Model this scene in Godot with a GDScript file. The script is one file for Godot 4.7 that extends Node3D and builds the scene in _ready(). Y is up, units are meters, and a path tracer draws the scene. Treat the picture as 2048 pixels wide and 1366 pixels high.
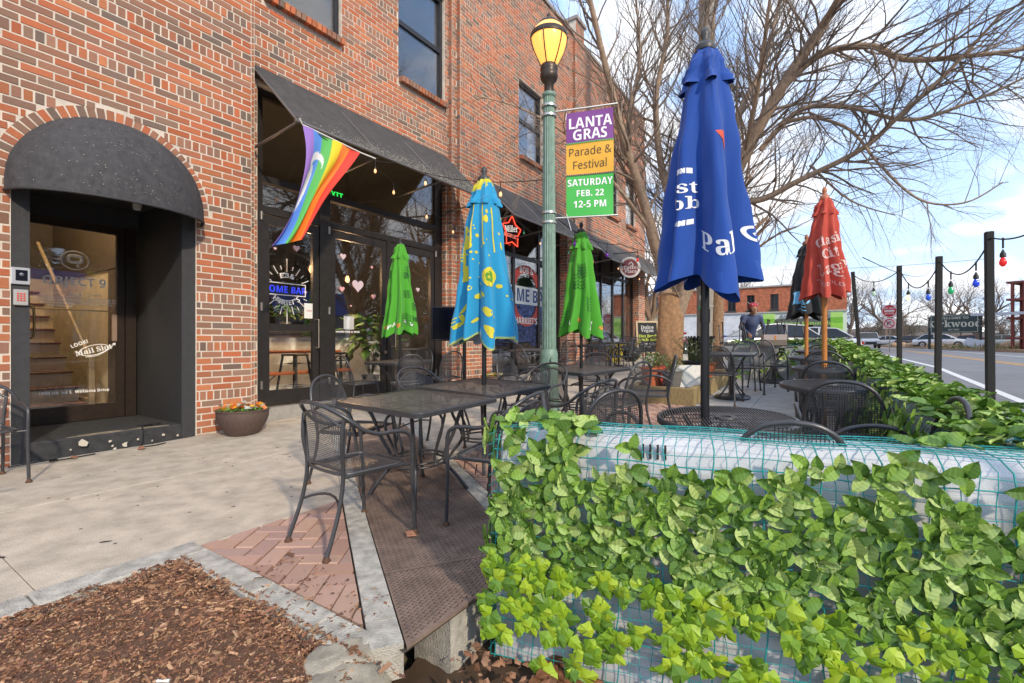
extends Node3D
# y up, metres; +x towards the street, -z along the pavement away from the camera
const FX := -6.58   # brick front of the building
const UP3 := Vector3.UP
var rng := RandomNumberGenerator.new()
var used := {}
var mats := {}
var texs := {}
var means := {}

class MB:
	var v := PackedVector3Array()
	var n := PackedVector3Array()
	var c := PackedColorArray()
	var ix := PackedInt32Array()
	func tri(a: Vector3, b: Vector3, d: Vector3, col := Color.WHITE):
		var nn := (b - a).cross(d - a).normalized()
		var i := v.size()
		v.append_array([a, b, d]); n.append_array([nn, nn, nn]); c.append_array([col, col, col])
		ix.append_array([i, i + 2, i + 1])
	func quad(a: Vector3, b: Vector3, d: Vector3, e: Vector3, col := Color.WHITE):
		var nn := (b - a).cross(d - a)
		if nn.length_squared() < 1e-14: nn = (d - a).cross(e - a)
		nn = nn.normalized()
		var i := v.size()
		v.append_array([a, b, d, e]); n.append_array([nn, nn, nn, nn]); c.append_array([col, col, col, col])
		ix.append_array([i, i + 2, i + 1, i, i + 3, i + 2])
	func box(t: Transform3D, s: Vector3, col := Color.WHITE):
		var h := s * 0.5
		var p := []
		for k in 8: p.append(t * Vector3(h.x if k & 1 else -h.x, h.y if k & 2 else -h.y, h.z if k & 4 else -h.z))
		quad(p[4], p[5], p[7], p[6], col); quad(p[1], p[0], p[2], p[3], col)
		quad(p[5], p[1], p[3], p[7], col); quad(p[0], p[4], p[6], p[2], col)
		quad(p[6], p[7], p[3], p[2], col); quad(p[0], p[1], p[5], p[4], col)
	func bx(a: Vector3, b: Vector3, col := Color.WHITE):
		box(Transform3D(Basis(), (a + b) * 0.5), (b - a).abs(), col)
	func rbox(t: Transform3D, s: Vector3, r: float, col := Color.WHITE):   # chamfered box
		var h := s * 0.5
		var pts := func(sx: float, sy: float, sz: float) -> Array:
			return [t * Vector3(sx * h.x, sy * (h.y - r), sz * (h.z - r)), t * Vector3(sx * (h.x - r), sy * h.y, sz * (h.z - r)), t * Vector3(sx * (h.x - r), sy * (h.y - r), sz * h.z)]
		var q := []
		for k in 8: q.append(pts.call(1.0 if k & 1 else -1.0, 1.0 if k & 2 else -1.0, 1.0 if k & 4 else -1.0))
		quad(q[4][2], q[5][2], q[7][2], q[6][2], col); quad(q[1][2], q[0][2], q[2][2], q[3][2], col)
		quad(q[5][0], q[1][0], q[3][0], q[7][0], col); quad(q[0][0], q[4][0], q[6][0], q[2][0], col)
		quad(q[6][1], q[7][1], q[3][1], q[2][1], col); quad(q[0][1], q[1][1], q[5][1], q[4][1], col)
		for e in [[0, 1, 2, 1], [2, 3, 1, 2], [4, 5, 1, 2], [6, 7, 1, 2], [0, 2, 0, 2], [1, 3, 0, 2], [4, 6, 0, 2], [5, 7, 0, 2], [0, 4, 0, 1], [1, 5, 0, 1], [2, 6, 0, 1], [3, 7, 0, 1]]:
			var a: Vector3 = q[e[0]][e[2]]; var b: Vector3 = q[e[1]][e[2]]; var d: Vector3 = q[e[1]][e[3]]; var f: Vector3 = q[e[0]][e[3]]
			if (b - a).cross(d - a).dot(a + d - 2.0 * t.origin) > 0: quad(a, b, d, f, col)
			else: quad(f, d, b, a, col)
		for k in 8:
			var a: Vector3 = q[k][0]; var b: Vector3 = q[k][1]; var d: Vector3 = q[k][2]
			if (b - a).cross(d - a).dot(a - t.origin) > 0: tri(a, b, d, col)
			else: tri(a, d, b, col)
	func strip(rows: int, per: int, at: int, closed: bool):   # joins rows of per vertices, already appended
		var m := per if closed else per - 1
		for i in rows - 1:
			for j in m:
				var a := at + i * per + j; var b := at + i * per + (j + 1) % per
				ix.append_array([a, b, a + per, b, b + per, a + per])
	func tube(p: Array, r, sides := 6, col := Color.WHITE, caps := true, closed := false):
		var at := v.size()
		var cnt := p.size()
		var side := Vector3.ZERO
		for i in cnt:
			var d: Vector3
			if closed: d = p[(i + 1) % cnt] - p[(i + cnt - 1) % cnt]
			else: d = p[mini(i + 1, cnt - 1)] - p[maxi(i - 1, 0)]
			d = d.normalized()
			if side == Vector3.ZERO: side = d.cross(Vector3.UP if absf(d.y) < 0.9 else Vector3.RIGHT).normalized()
			else: side = (side - d * side.dot(d)).normalized()
			var w := d.cross(side)
			var rr: float = r[i] if r is Array or r is PackedFloat32Array else r
			for j in sides:
				var an := TAU * j / sides
				var o := side * cos(an) + w * sin(an)
				v.append(p[i] + o * rr); n.append(o); c.append(col)
		if closed:
			for i in cnt:
				for j in sides:
					var a := at + i * sides + j; var b := at + i * sides + (j + 1) % sides
					var e := at + ((i + 1) % cnt) * sides + j; var g := at + ((i + 1) % cnt) * sides + (j + 1) % sides
					ix.append_array([a, e, b, b, e, g])
			return
		for i in cnt - 1:
			for j in sides:
				var a := at + i * sides + j; var b := at + i * sides + (j + 1) % sides
				ix.append_array([a, a + sides, b, b, a + sides, b + sides])
		if caps and sides > 3:
			for e in [0, cnt - 1]:
				var d: Vector3 = (p[0] - p[1]).normalized() if e == 0 else (p[e] - p[e - 1]).normalized()
				var k := v.size()
				for j in sides: v.append(v[at + e * sides + j]); n.append(d); c.append(col)
				for j in range(1, sides - 1):
					if e == 0: ix.append_array([k, k + j, k + j + 1])
					else: ix.append_array([k, k + j + 1, k + j])
	func lathe(prof: Array, seg: int, t := Transform3D(), col := Color.WHITE, sharp := false):
		var cnt := prof.size()
		for i in cnt - 1:
			var a: Vector2 = prof[i]; var b: Vector2 = prof[i + 1]
			if a.distance_to(b) < 1e-6: continue
			var nm := Vector2(b.y - a.y, a.x - b.x).normalized()
			var na := nm; var nb := nm
			if not sharp:
				if i > 0:
					var pa: Vector2 = prof[i - 1]; var m := Vector2(a.y - pa.y, pa.x - a.x).normalized()
					if m.dot(nm) > 0.6: na = (nm + m).normalized()
				if i < cnt - 2:
					var pb: Vector2 = prof[i + 2]; var m := Vector2(pb.y - b.y, b.x - pb.x).normalized()
					if m.dot(nm) > 0.6: nb = (nm + m).normalized()
			var at := v.size()
			for k in 2:
				var q := a if k == 0 else b; var nn := na if k == 0 else nb
				for j in seg:
					var an := TAU * j / seg
					v.append(t * Vector3(q.x * cos(an), q.y, q.x * sin(an))); n.append((t.basis * Vector3(nn.x * cos(an), nn.y, nn.x * sin(an))).normalized()); c.append(col)
			for j in seg:
				var e := at + j; var g := at + (j + 1) % seg
				ix.append_array([e, g, e + seg, g, g + seg, e + seg])
	func grid(nu: int, nv: int, fn: Callable, cf = null, closed := false, flip := false):   # fn(u, v) -> Vector3 for u, v in 0..1
		var at := v.size()
		var mu := nu if closed else nu + 1
		for j in nv + 1:
			for i in mu:
				var u := float(i) / nu; var w := float(j) / nv
				v.append(fn.call(u, w)); c.append(cf.call(u, w) if cf is Callable else (cf if cf is Color else Color.WHITE))
		for j in nv + 1:
			for i in mu:
				var i0 := (i + mu - 1) % mu if closed else maxi(i - 1, 0); var i1 := (i + 1) % mu if closed else mini(i + 1, mu - 1)
				var j0 := maxi(j - 1, 0); var j1 := mini(j + 1, nv)
				var nn := (v[at + j * mu + i1] - v[at + j * mu + i0]).cross(v[at + j1 * mu + i] - v[at + j0 * mu + i]).normalized()
				n.append(-nn if flip else nn)
		for j in nv:
			for i in nu:
				var a := at + j * mu + i; var b := at + j * mu + (i + 1) % mu
				if flip: ix.append_array([a, b, a + mu, b, b + mu, a + mu])
				else: ix.append_array([a, a + mu, b, b, a + mu, b + mu])
	func prism(poly: Array, t: Transform3D, depth: float, col := Color.WHITE):   # outline in x, y of t, counter-clockwise; extruded along z by depth
		var pp := PackedVector2Array(poly)
		if Geometry2D.is_polygon_clockwise(pp): pp.reverse()
		var idx := Geometry2D.triangulate_polygon(pp)
		for s in 2:
			var at := v.size()
			var nn := (t.basis.z * (1.0 if s == 0 else -1.0)).normalized()
			for q in pp: v.append(t * Vector3(q.x, q.y, depth if s == 0 else 0.0)); n.append(nn); c.append(col)
			for k in range(0, idx.size(), 3):
				var a := pp[idx[k]]; var b := pp[idx[k + 1]]; var e := pp[idx[k + 2]]
				var ccw := (b - a).cross(e - a) > 0
				if ccw == (s == 0): ix.append_array([at + idx[k], at + idx[k + 2], at + idx[k + 1]])
				else: ix.append_array([at + idx[k], at + idx[k + 1], at + idx[k + 2]])
		for k in pp.size():
			var a := pp[k]; var b := pp[(k + 1) % pp.size()]
			quad(t * Vector3(a.x, a.y, 0), t * Vector3(b.x, b.y, 0), t * Vector3(b.x, b.y, depth), t * Vector3(a.x, a.y, depth), col)
	func add(m: MB, t := Transform3D(), tint = null):
		var at := v.size()
		for i in m.v.size():
			v.append(t * m.v[i]); n.append((t.basis * m.n[i]).normalized()); c.append(tint if tint != null else m.c[i])
		for k in m.ix: ix.append(at + k)
	func mesh() -> ArrayMesh:
		var a := []
		a.resize(Mesh.ARRAY_MAX)
		a[Mesh.ARRAY_VERTEX] = v; a[Mesh.ARRAY_NORMAL] = n; a[Mesh.ARRAY_COLOR] = c; a[Mesh.ARRAY_INDEX] = ix
		var m := ArrayMesh.new()
		if ix.size(): m.add_surface_from_arrays(Mesh.PRIMITIVE_TRIANGLES, a)
		return m

func gy(z: float) -> float:   # the pavement climbs along the street
	var d := -z - 2.3
	if d <= 0.0: return 0.0
	if d < 7.7: return 0.045 * d
	if d < 15.7: return 0.3465 + 0.03 * (d - 7.7)
	return 0.5865

func at(x: float, z: float, h := 0.0) -> Vector3: return Vector3(x, gy(z) + h, z)
func xf(p: Vector3, ry := 0.0, s := 1.0) -> Transform3D: return Transform3D(Basis(UP3, ry).scaled(Vector3.ONE * s), p)
func lin(r: float, g: float, b: float) -> Color: return Color(r, g, b)
func vary(col: Color, amt := 0.15) -> Color:
	var k := 1.0 + rng.randf_range(-amt, amt)
	return Color(col.r * k * (1.0 + rng.randf_range(-amt, amt) * 0.3), col.g * k, col.b * k * (1.0 + rng.randf_range(-amt, amt) * 0.3))

func noise_tex(key: String, kind: int, freq: float, oct: int, lo: float, hi: float, sd := 1, size := 512, stretch := false) -> Texture2D:
	if texs.has(key): return texs[key]
	var f := FastNoiseLite.new()
	f.noise_type = kind as FastNoiseLite.NoiseType; f.frequency = freq; f.fractal_octaves = oct; f.seed = sd; f.fractal_gain = 0.6
	if kind == FastNoiseLite.TYPE_CELLULAR: f.cellular_return_type = FastNoiseLite.RETURN_DISTANCE2_SUB
	var im := f.get_seamless_image(size, size)
	if stretch: im.resize(size, size / 16, Image.INTERPOLATE_LANCZOS); im.resize(size, size, Image.INTERPOLATE_CUBIC)
	im.convert(Image.FORMAT_L8)
	var d := im.get_data()
	var sum := 0.0
	for i in d.size():
		var k := clampf(lerpf(lo, hi, d[i] / 255.0), 0.0, 1.0)
		sum += k; d[i] = int(255.0 * (1.055 * pow(k, 1.0 / 2.4) - 0.055 if k > 0.0031 else 12.92 * k))
	means[key] = sum / d.size()
	var t := ImageTexture.create_from_image(Image.create_from_data(size, size, false, Image.FORMAT_L8, d))
	texs[key] = t
	return t

func tex(k: String) -> Texture2D:
	match k:
		"fine": return noise_tex(k, FastNoiseLite.TYPE_SIMPLEX_SMOOTH, 0.09, 4, 0.5, 1.0, 3)
		"grain": return noise_tex(k, FastNoiseLite.TYPE_SIMPLEX, 0.25, 3, 0.35, 1.0, 5)
		"blotch": return noise_tex(k, FastNoiseLite.TYPE_SIMPLEX_SMOOTH, 0.012, 5, 0.42, 1.0, 7)
		"soft": return noise_tex(k, FastNoiseLite.TYPE_SIMPLEX_SMOOTH, 0.01, 3, 0.72, 1.0, 9)
		"streak": return noise_tex(k, FastNoiseLite.TYPE_SIMPLEX_SMOOTH, 0.05, 5, 0.35, 1.05, 11, 512, true)
		"stain": return noise_tex(k, FastNoiseLite.TYPE_SIMPLEX_SMOOTH, 0.016, 6, 0.62, 1.06, 19)
		"rust": return noise_tex(k, FastNoiseLite.TYPE_SIMPLEX_SMOOTH, 0.02, 6, -0.1, 1.25, 13)
		"bump": return noise_tex(k, FastNoiseLite.TYPE_SIMPLEX, 0.12, 4, 0.0, 1.0, 17)
	return null

# linear base colour; t1 / t2: computed patterns multiplied over it at s1 / s2 repeats per metre
func mt(col: Color, rough := 0.7, metal := 0.0, t1 := "", s1 := 1.0, t2 := "", s2 := 0.3, bump := 0.0, world := false) -> StandardMaterial3D:
	var key := str(col, rough, metal, t1, s1, t2, s2, bump, world)
	if mats.has(key): return mats[key]
	var m := StandardMaterial3D.new()
	var k := 1.0   # the patterns keep the mean colour
	for t in [t1, t2]:
		if t != "": tex(t); k /= means[t]
	m.albedo_color = Color(col.r * k, col.g * k, col.b * k).linear_to_srgb(); m.roughness = rough; m.metallic = metal
	m.vertex_color_use_as_albedo = true
	if t1 != "":
		m.albedo_texture = tex(t1); m.uv1_triplanar = true; m.uv1_world_triplanar = world; m.uv1_scale = Vector3.ONE * s1
	if t2 != "":
		m.detail_enabled = true; m.detail_albedo = tex(t2); m.detail_blend_mode = BaseMaterial3D.BLEND_MODE_MUL; m.detail_uv_layer = BaseMaterial3D.DETAIL_UV_2
		m.uv2_triplanar = true; m.uv2_world_triplanar = world; m.uv2_scale = Vector3.ONE * s2
	if bump > 0.0:
		m.heightmap_enabled = true; m.heightmap_texture = tex("bump"); m.heightmap_scale = bump
		m.uv1_triplanar = true; m.uv1_world_triplanar = world; m.uv1_scale = Vector3.ONE * s1
	mats[key] = m
	return m

func glow(col: Color, e: float) -> StandardMaterial3D:
	var m := StandardMaterial3D.new()
	m.albedo_color = col.linear_to_srgb(); m.roughness = 0.3; m.emission_enabled = true; m.emission = col.linear_to_srgb(); m.emission_energy_multiplier = e
	return m

func glass(tint := Color(0.02, 0.025, 0.025), a := 0.01) -> StandardMaterial3D:
	var key := "glass" + str(tint, a)
	if mats.has(key): return mats[key]
	var m := StandardMaterial3D.new()
	m.transparency = BaseMaterial3D.TRANSPARENCY_ALPHA; m.albedo_color = Color(tint.r, tint.g, tint.b, a); m.roughness = 0.0; m.metallic_specular = 0.5
	mats[key] = m
	return m

func numbered(s: String) -> String:
	if not used.has(s):
		used[s] = 0
		return s
	used[s] += 1
	return "%s_%03d" % [s, used[s]]

func meta(o: Node, label := "", category := "", group := "", kind := ""):
	if label: o.set_meta("label", label)
	if category: o.set_meta("category", category)
	if group: o.set_meta("group", group)
	if kind: o.set_meta("kind", kind)

func thing(called: String, label: String, category: String, p := Vector3.ZERO, turn := 0.0, group := "") -> Node3D:
	var o := Node3D.new()
	o.name = numbered(called); add_child(o); o.position = p; o.rotation.y = turn
	meta(o, label, category, group)
	return o

func part(par: Node, called: String, m, material: Material, t := Transform3D(), label := "") -> MeshInstance3D:
	var o := MeshInstance3D.new()
	o.name = called; o.mesh = m.mesh() if m is MB else m; o.material_override = material
	par.add_child(o, true); o.transform = t
	if label: o.set_meta("label", label)
	return o

func solo(called: String, label: String, category: String, m, material: Material, t := Transform3D(), group := "") -> MeshInstance3D:
	var o := part(self, numbered(called), m, material, t)
	meta(o, label, category, group)
	return o

func setting(called: String, m, material: Material, par: Node = self) -> MeshInstance3D:
	var o := part(par, numbered(called) if par == self else called, m, material)
	if par == self: o.set_meta("kind", "structure")
	return o

func copy(o: Node3D, p: Vector3, turn: float, label := "", group := "") -> Node3D:
	var r: Node3D = o.duplicate()
	var base := String(o.name)
	if base.length() > 4 and base.substr(base.length() - 4).begins_with("_0"): base = base.substr(0, base.length() - 4)
	r.name = numbered(base); add_child(r); r.position = p; r.rotation.y = turn
	meta(r, label, "", group)
	return r

func letters(s: String, h: float, depth := 0.003, fnt := "Droid Sans", bold := false, italic := false) -> Mesh:   # capital letters about h tall, centred, facing +z
	var f := SystemFont.new()
	f.font_names = PackedStringArray([fnt]); f.font_weight = 700 if bold else 400; f.font_italic = italic
	var t := TextMesh.new()
	t.text = s; t.font = f; t.font_size = 64; t.pixel_size = h / 46.0; t.depth = depth; t.curve_step = 3.0
	t.horizontal_alignment = HORIZONTAL_ALIGNMENT_CENTER; t.vertical_alignment = VERTICAL_ALIGNMENT_CENTER
	return t

func face(p: Vector3, nrm: Vector3, roll := 0.0) -> Transform3D:   # local z to nrm, y up, local x to the right for a reader
	var x := UP3.cross(nrm).normalized()
	var b := Basis(x, nrm.cross(x).normalized(), nrm.normalized())
	return Transform3D(b * Basis(Vector3.BACK, roll), p)

func arc(a: Vector3, b: Vector3, d: Vector3, cnt := 8) -> Array:   # quadratic curve
	var out := []
	for i in cnt + 1:
		var t := float(i) / cnt
		out.append(a.lerp(b, t).lerp(b.lerp(d, t), t))
	return out

func smooth(pts: Array, per := 5, closed := false) -> Array:   # Catmull-Rom
	var out := []
	var cnt := pts.size()
	for i in (cnt if closed else cnt - 1):
		var p0 = pts[(i + cnt - 1) % cnt] if closed else pts[maxi(i - 1, 0)]
		var p1 = pts[i]; var p2 = pts[(i + 1) % cnt]
		var p3 = pts[(i + 2) % cnt] if closed else pts[mini(i + 2, cnt - 1)]
		for k in per:
			var t := float(k) / per
			out.append(0.5 * (2.0 * p1 + (p2 - p0) * t + (2.0 * p0 - 5.0 * p1 + 4.0 * p2 - p3) * t * t + (3.0 * p1 - p0 - 3.0 * p2 + p3) * t * t * t))
	if not closed: out.append(pts[cnt - 1])
	return out

# ---------------------------------------------------------------- light and air
func sky_image() -> ImageTexture:
	var w := 1024; var h := 512
	var im := Image.create(w, h, false, Image.FORMAT_RGBF)
	var f := FastNoiseLite.new()
	f.noise_type = FastNoiseLite.TYPE_SIMPLEX_SMOOTH; f.frequency = 1.0; f.fractal_octaves = 6; f.seed = 21; f.fractal_gain = 0.55
	for j in h:
		var el := (0.5 - (j + 0.5) / h) * PI
		var s := sin(el)
		for i in w:
			if s < -0.02:
				im.set_pixel(i, j, Color(0.30, 0.30, 0.30)); continue
			var az := TAU * (i + 0.5) / w
			var up := maxf(s, 0.0)
			var base := Color(0.66, 0.82, 1.0).lerp(Color(0.24, 0.46, 0.92), pow(up, 0.6))
			var q := 1.0 / (up + 0.18)
			var d := Vector3(cos(az) * cos(el) * q, sin(az) * cos(el) * q, 0.0)
			var k := f.get_noise_3d(d.x * 0.9, d.y * 0.9, 4.0) + 0.35 * f.get_noise_3d(d.x * 2.7, d.y * 2.7, 9.0)
			var cl := smoothstep(-0.16, 0.30, k) * 0.94
			im.set_pixel(i, j, base.lerp(Color(1.04, 1.05, 1.07), cl))
	return ImageTexture.create_from_image(im)

func build_light():
	var cam := Camera3D.new()
	cam.name = "camera"; cam.fov = 70.86; cam.near = 0.05; cam.far = 900.0; add_child(cam)
	cam.position = Vector3(0, 1.2, 0); cam.rotation = Vector3(0, deg_to_rad(33.5245), 0); cam.current = true
	var e := Environment.new()
	var sky := Sky.new(); var sm := PanoramaSkyMaterial.new()
	sm.panorama = sky_image(); sky.sky_material = sm
	e.background_mode = Environment.BG_SKY; e.sky = sky; e.tonemap_mode = Environment.TONE_MAPPER_LINEAR
	e.background_energy_multiplier = 1.22; e.tonemap_exposure = 1.27
	e.sdfgi_enabled = true; e.ssao_enabled = true; e.ssil_enabled = true
	var we := WorldEnvironment.new(); we.name = "world"; we.environment = e; add_child(we)
	var sun := DirectionalLight3D.new()
	sun.name = "sun"; sun.light_energy = 0.9; sun.light_color = Color(1.0, 0.93, 0.83); sun.light_angular_distance = 2.5; sun.shadow_enabled = true
	add_child(sun)
	sun.look_at_from_position(Vector3(0.80, 0.48, 0.37), Vector3.ZERO, UP3)

# ---------------------------------------------------------------- brickwork
const COURSE := 0.0832
const LOCK := 0.1225
const PERIOD := 0.6217
const LOCK0 := 2.32
var brick_cols := [Color(0.45, 0.15, 0.07), Color(0.50, 0.18, 0.08), Color(0.41, 0.155, 0.085), Color(0.31, 0.16, 0.105), Color(0.27, 0.16, 0.112), Color(0.19, 0.132, 0.102), Color(0.36, 0.175, 0.11), Color(0.47, 0.14, 0.062)]
var bricks_mb := MB.new()
var bricks_list := []   # [size on sight, transform, type, colour]

func brick_at(c: Vector3, u: Vector3, nn: Vector3, l: float, h: float, lock: bool, whole: bool):
	var k := rng.randi() % 8
	if k == 5 and rng.randf() < 0.5: k = rng.randi() % 4
	if lock and rng.randf() < 0.4: k = 3 + rng.randi() % 4
	var b := Basis(u, UP3, nn) * Basis(Vector3.BACK, rng.randf_range(-0.004, 0.004))
	var t := Transform3D(b, c + nn * rng.randf_range(-0.002, 0.002))
	var away := c.distance_squared_to(Vector3(0, 1.2, 0))
	if whole and nn.x > 0.5: bricks_list.append([1.0 / away, t, 1 if lock else 0, k, l, h])
	else: brick_faces(bricks_mb, t, l, h, vary(brick_cols[k] * weather(c), 0.12))

var drift := FastNoiseLite.new()
func weather(c: Vector3) -> float: return 1.0 + 0.22 * drift.get_noise_3d(c.x * 30.0, c.y * 45.0, c.z * 30.0)

func brick_faces(m: MB, t: Transform3D, l: float, h: float, col: Color):
	var x := l * 0.5; var y := h * 0.5; var z := 0.012; var e := 0.003
	var p := [Vector3(-x, -y, -z), Vector3(x, -y, -z), Vector3(x, y, -z), Vector3(-x, y, -z), Vector3(-x + e, -y + e, z), Vector3(x - e, -y + e, z), Vector3(x - e, y - e, z), Vector3(-x + e, y - e, z)]
	for i in 8: p[i] = t * p[i]
	m.quad(p[4], p[5], p[6], p[7], col); m.quad(p[0], p[1], p[5], p[4], col); m.quad(p[1], p[2], p[6], p[5], col); m.quad(p[2], p[3], p[7], p[6], col); m.quad(p[3], p[0], p[4], p[7], col)

# a wall of running bond with a rowlock course every seventh; o: a point of the wall at u = 0 and y = 0; holes: [u0, u1, y0, y1]; round: [u, y, r] above y
func brickwork(o: Vector3, u: Vector3, nn: Vector3, u0: float, u1: float, y0: float, y1: float, holes := [], ring := []):
	var k0 := int(floor((y0 - LOCK0) / PERIOD)) - 1
	var y := LOCK0 + k0 * PERIOD
	var row := 0
	while y < y1:
		for r in 7:
			var lock := r == 0
			var h := LOCK if lock else COURSE
			if y + h * 0.5 > y0 and y + h * 0.5 < y1:
				var step := 0.0832 if lock else 0.2496
				var off := 0.02 if lock else (0.0 if r % 2 else 0.1248)
				var cuts := []
				var ym := y + h * 0.5
				for q in holes:
					if ym > q[2] and ym < q[3]: cuts.append([q[0], q[1]])
				for q in ring:
					if ym > q[1] and ym - q[1] < q[2]:
						var hw := sqrt(q[2] * q[2] - (ym - q[1]) * (ym - q[1]))
						cuts.append([q[0] - hw, q[0] + hw])
				var a := floorf((u0 - off) / step) * step + off
				while a < u1:
					var s := maxf(a, u0); var e := minf(a + step, u1)
					var spans := [[s, e]]
					for q in cuts:
						var next := []
						for sp in spans:
							if q[1] <= sp[0] or q[0] >= sp[1]: next.append(sp)
							else:
								if q[0] > sp[0]: next.append([sp[0], q[0]])
								if q[1] < sp[1]: next.append([q[1], sp[1]])
						spans = next
					for sp in spans:
						var l: float = sp[1] - sp[0] - 0.0135
						if l > 0.025: brick_at(o + u * ((sp[0] + sp[1]) * 0.5) + UP3 * ym, u, nn, l, h - 0.0135, lock, l > step - 0.02)
					a += step
			y += h
			row += 1

func awning(par: Node, x0: float, x1: float, ya: float, yb: float, z0: float, z1: float):   # sloping cloth on a pipe frame
	var m := MB.new()
	var r2 := RandomNumberGenerator.new(); r2.seed = int(z0 * -100.0)
	var fn := func(u: float, w: float) -> Vector3:
		var sag := 0.035 * sin(PI * w) + 0.010 * sin(u * 60.0 + w * 1.5) * sin(PI * w)
		return Vector3(lerpf(x0, x1, w), lerpf(ya, yb, w) - sag, lerpf(z0, z1, u))
	m.grid(90, 8, fn, null, false, true)
	var under := func(u: float, w: float) -> Vector3: return fn.call(u, w) - Vector3(0.006, 0.008, 0)
	m.grid(90, 8, under, null, false, false)
	var cloth := mt(Color(0.055, 0.052, 0.05), 0.8, 0.0, "streak", 0.5, "blotch", 0.6, 0.25, true)
	var a := part(par, "awning", m, cloth)
	var specks := MB.new()   # bird lime and lichen on the lower cloth
	for i in 1700:
		var u := pow(r2.randf(), 0.45); var w := 1.0 - absf(r2.randfn(0.0, 0.22)) * (0.35 + 0.9 * u)
		if w < 0.05 or w > 1.0: continue
		var p: Vector3 = fn.call(u, w) + Vector3(0.004, 0.005, 0)
		var s := r2.randf_range(0.005, 0.021)
		var slope := Vector3(x1 - x0, yb - ya, 0).normalized()
		specks.quad(p, p + slope * s, p + slope * s + Vector3(0, 0, -s * 0.8), p + Vector3(0, 0, -s), Color(0.42, 0.40, 0.33).lerp(Color(0.26, 0.27, 0.2), r2.randf()))
	var sp := part(a, "lichen", specks, mt(Color.WHITE, 0.9))
	sp.set_meta("kind", "stuff")
	var fr := MB.new()
	fr.tube([Vector3(x1, yb - 0.02, z0 + 0.05), Vector3(x1, yb - 0.02, z1 - 0.05)], 0.022, 8)
	for k in 4:
		var z := lerpf(z0, z1, k / 3.0)
		fr.tube([Vector3(x0, yb - 0.12, z), Vector3(x1, yb - 0.02, z)], 0.018, 8)
		fr.tube([Vector3(x0, ya - 0.04, z), Vector3(x1, yb - 0.03, z)], 0.015, 8)
	part(a, "frame", fr, mt(Color(0.22, 0.21, 0.2), 0.45, 0.7, "fine", 3.0))

func pane_box(x: float, y0: float, y1: float, z0: float, z1: float) -> MB:   # double glazing: two sheets of glass
	var m := MB.new()
	for k in 2: m.bx(Vector3(x - 0.006 - k * 0.02, y0, z1), Vector3(x - k * 0.02, y1, z0))
	return m

func sash_window(par: Node, x: float, z0: float, z1: float, y0: float, y1: float):   # upper storey window in its reveal
	var w := Node3D.new(); w.name = "window"; par.add_child(w, true)
	var fr := MB.new()
	var dk := mt(Color(0.022, 0.023, 0.028), 0.42, 0.2)
	var b := 0.075; var ym := y0 + (y1 - y0) * 0.5
	for q in [[y0, y0 + b], [y1 - b, y1], [ym - 0.045, ym + 0.045]]: fr.bx(Vector3(x - 0.09, q[0], z1 + b), Vector3(x, q[1], z0 - b))
	for q in [[z0 - b, z0], [z1, z1 + b]]: fr.bx(Vector3(x - 0.09, y0, q[0]), Vector3(x + 0.004, y1, q[1]))
	part(w, "frame", fr, dk)
	part(w, "pane", pane_box(x - 0.03, y0 + b, ym - 0.045, z0 - b, z1 + b), glass())
	part(w, "pane", pane_box(x - 0.05, ym + 0.045, y1 - b, z0 - b, z1 + b), glass())
	var sill := MB.new()
	var cnt := int((z0 - z1) / 0.0832)
	for i in cnt:
		var z := z0 - (i + 0.5) * (z0 - z1) / cnt
		sill.rbox(Transform3D(Basis(Vector3.BACK, -0.12), Vector3(x + 0.09, y0 - 0.055, z)), Vector3(0.21, 0.1, 0.071), 0.004, vary(brick_cols[rng.randi() % 8], 0.15))
	part(w, "sill", sill, mt(Color.WHITE, 0.9, 0.0, "fine", 6.0, "soft", 1.0, 0.1, true))

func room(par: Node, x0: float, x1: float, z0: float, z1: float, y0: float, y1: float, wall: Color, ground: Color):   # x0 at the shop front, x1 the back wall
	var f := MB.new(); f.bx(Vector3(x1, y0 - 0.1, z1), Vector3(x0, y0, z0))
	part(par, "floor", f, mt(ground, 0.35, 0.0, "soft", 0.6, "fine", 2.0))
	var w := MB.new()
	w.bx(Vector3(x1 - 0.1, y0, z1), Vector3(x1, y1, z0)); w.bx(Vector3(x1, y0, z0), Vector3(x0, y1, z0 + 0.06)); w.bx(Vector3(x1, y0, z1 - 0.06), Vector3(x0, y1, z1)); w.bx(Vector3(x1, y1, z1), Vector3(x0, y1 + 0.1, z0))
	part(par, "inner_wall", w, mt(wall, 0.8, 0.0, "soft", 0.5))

func bars(par: Node, x: float, zs: Array, ys: Array, w := 0.055):   # shop front: frame bars on lines zs and ys, panes between
	var fr := MB.new()
	for z in zs: fr.bx(Vector3(x - 0.1, ys[0], z - w), Vector3(x, ys[-1], z + w))
	for i in ys.size():
		for k in zs.size() - 1: fr.bx(Vector3(x - 0.095, ys[i] - 0.05, zs[k + 1] + w), Vector3(x - 0.003, ys[i] + 0.05, zs[k] - w))
	part(par, "shopfront_frame", fr, frame_mat())
	for k in zs.size() - 1:
		for i in ys.size() - 1: part(par, "pane", pane_box(x - 0.03, ys[i] + 0.05, ys[i + 1] - 0.05, zs[k] - w, zs[k + 1] + w), glass())

func frame_mat() -> StandardMaterial3D: return mt(Color(0.036, 0.032, 0.030), 0.38, 0.35, "soft", 1.2)

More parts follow.
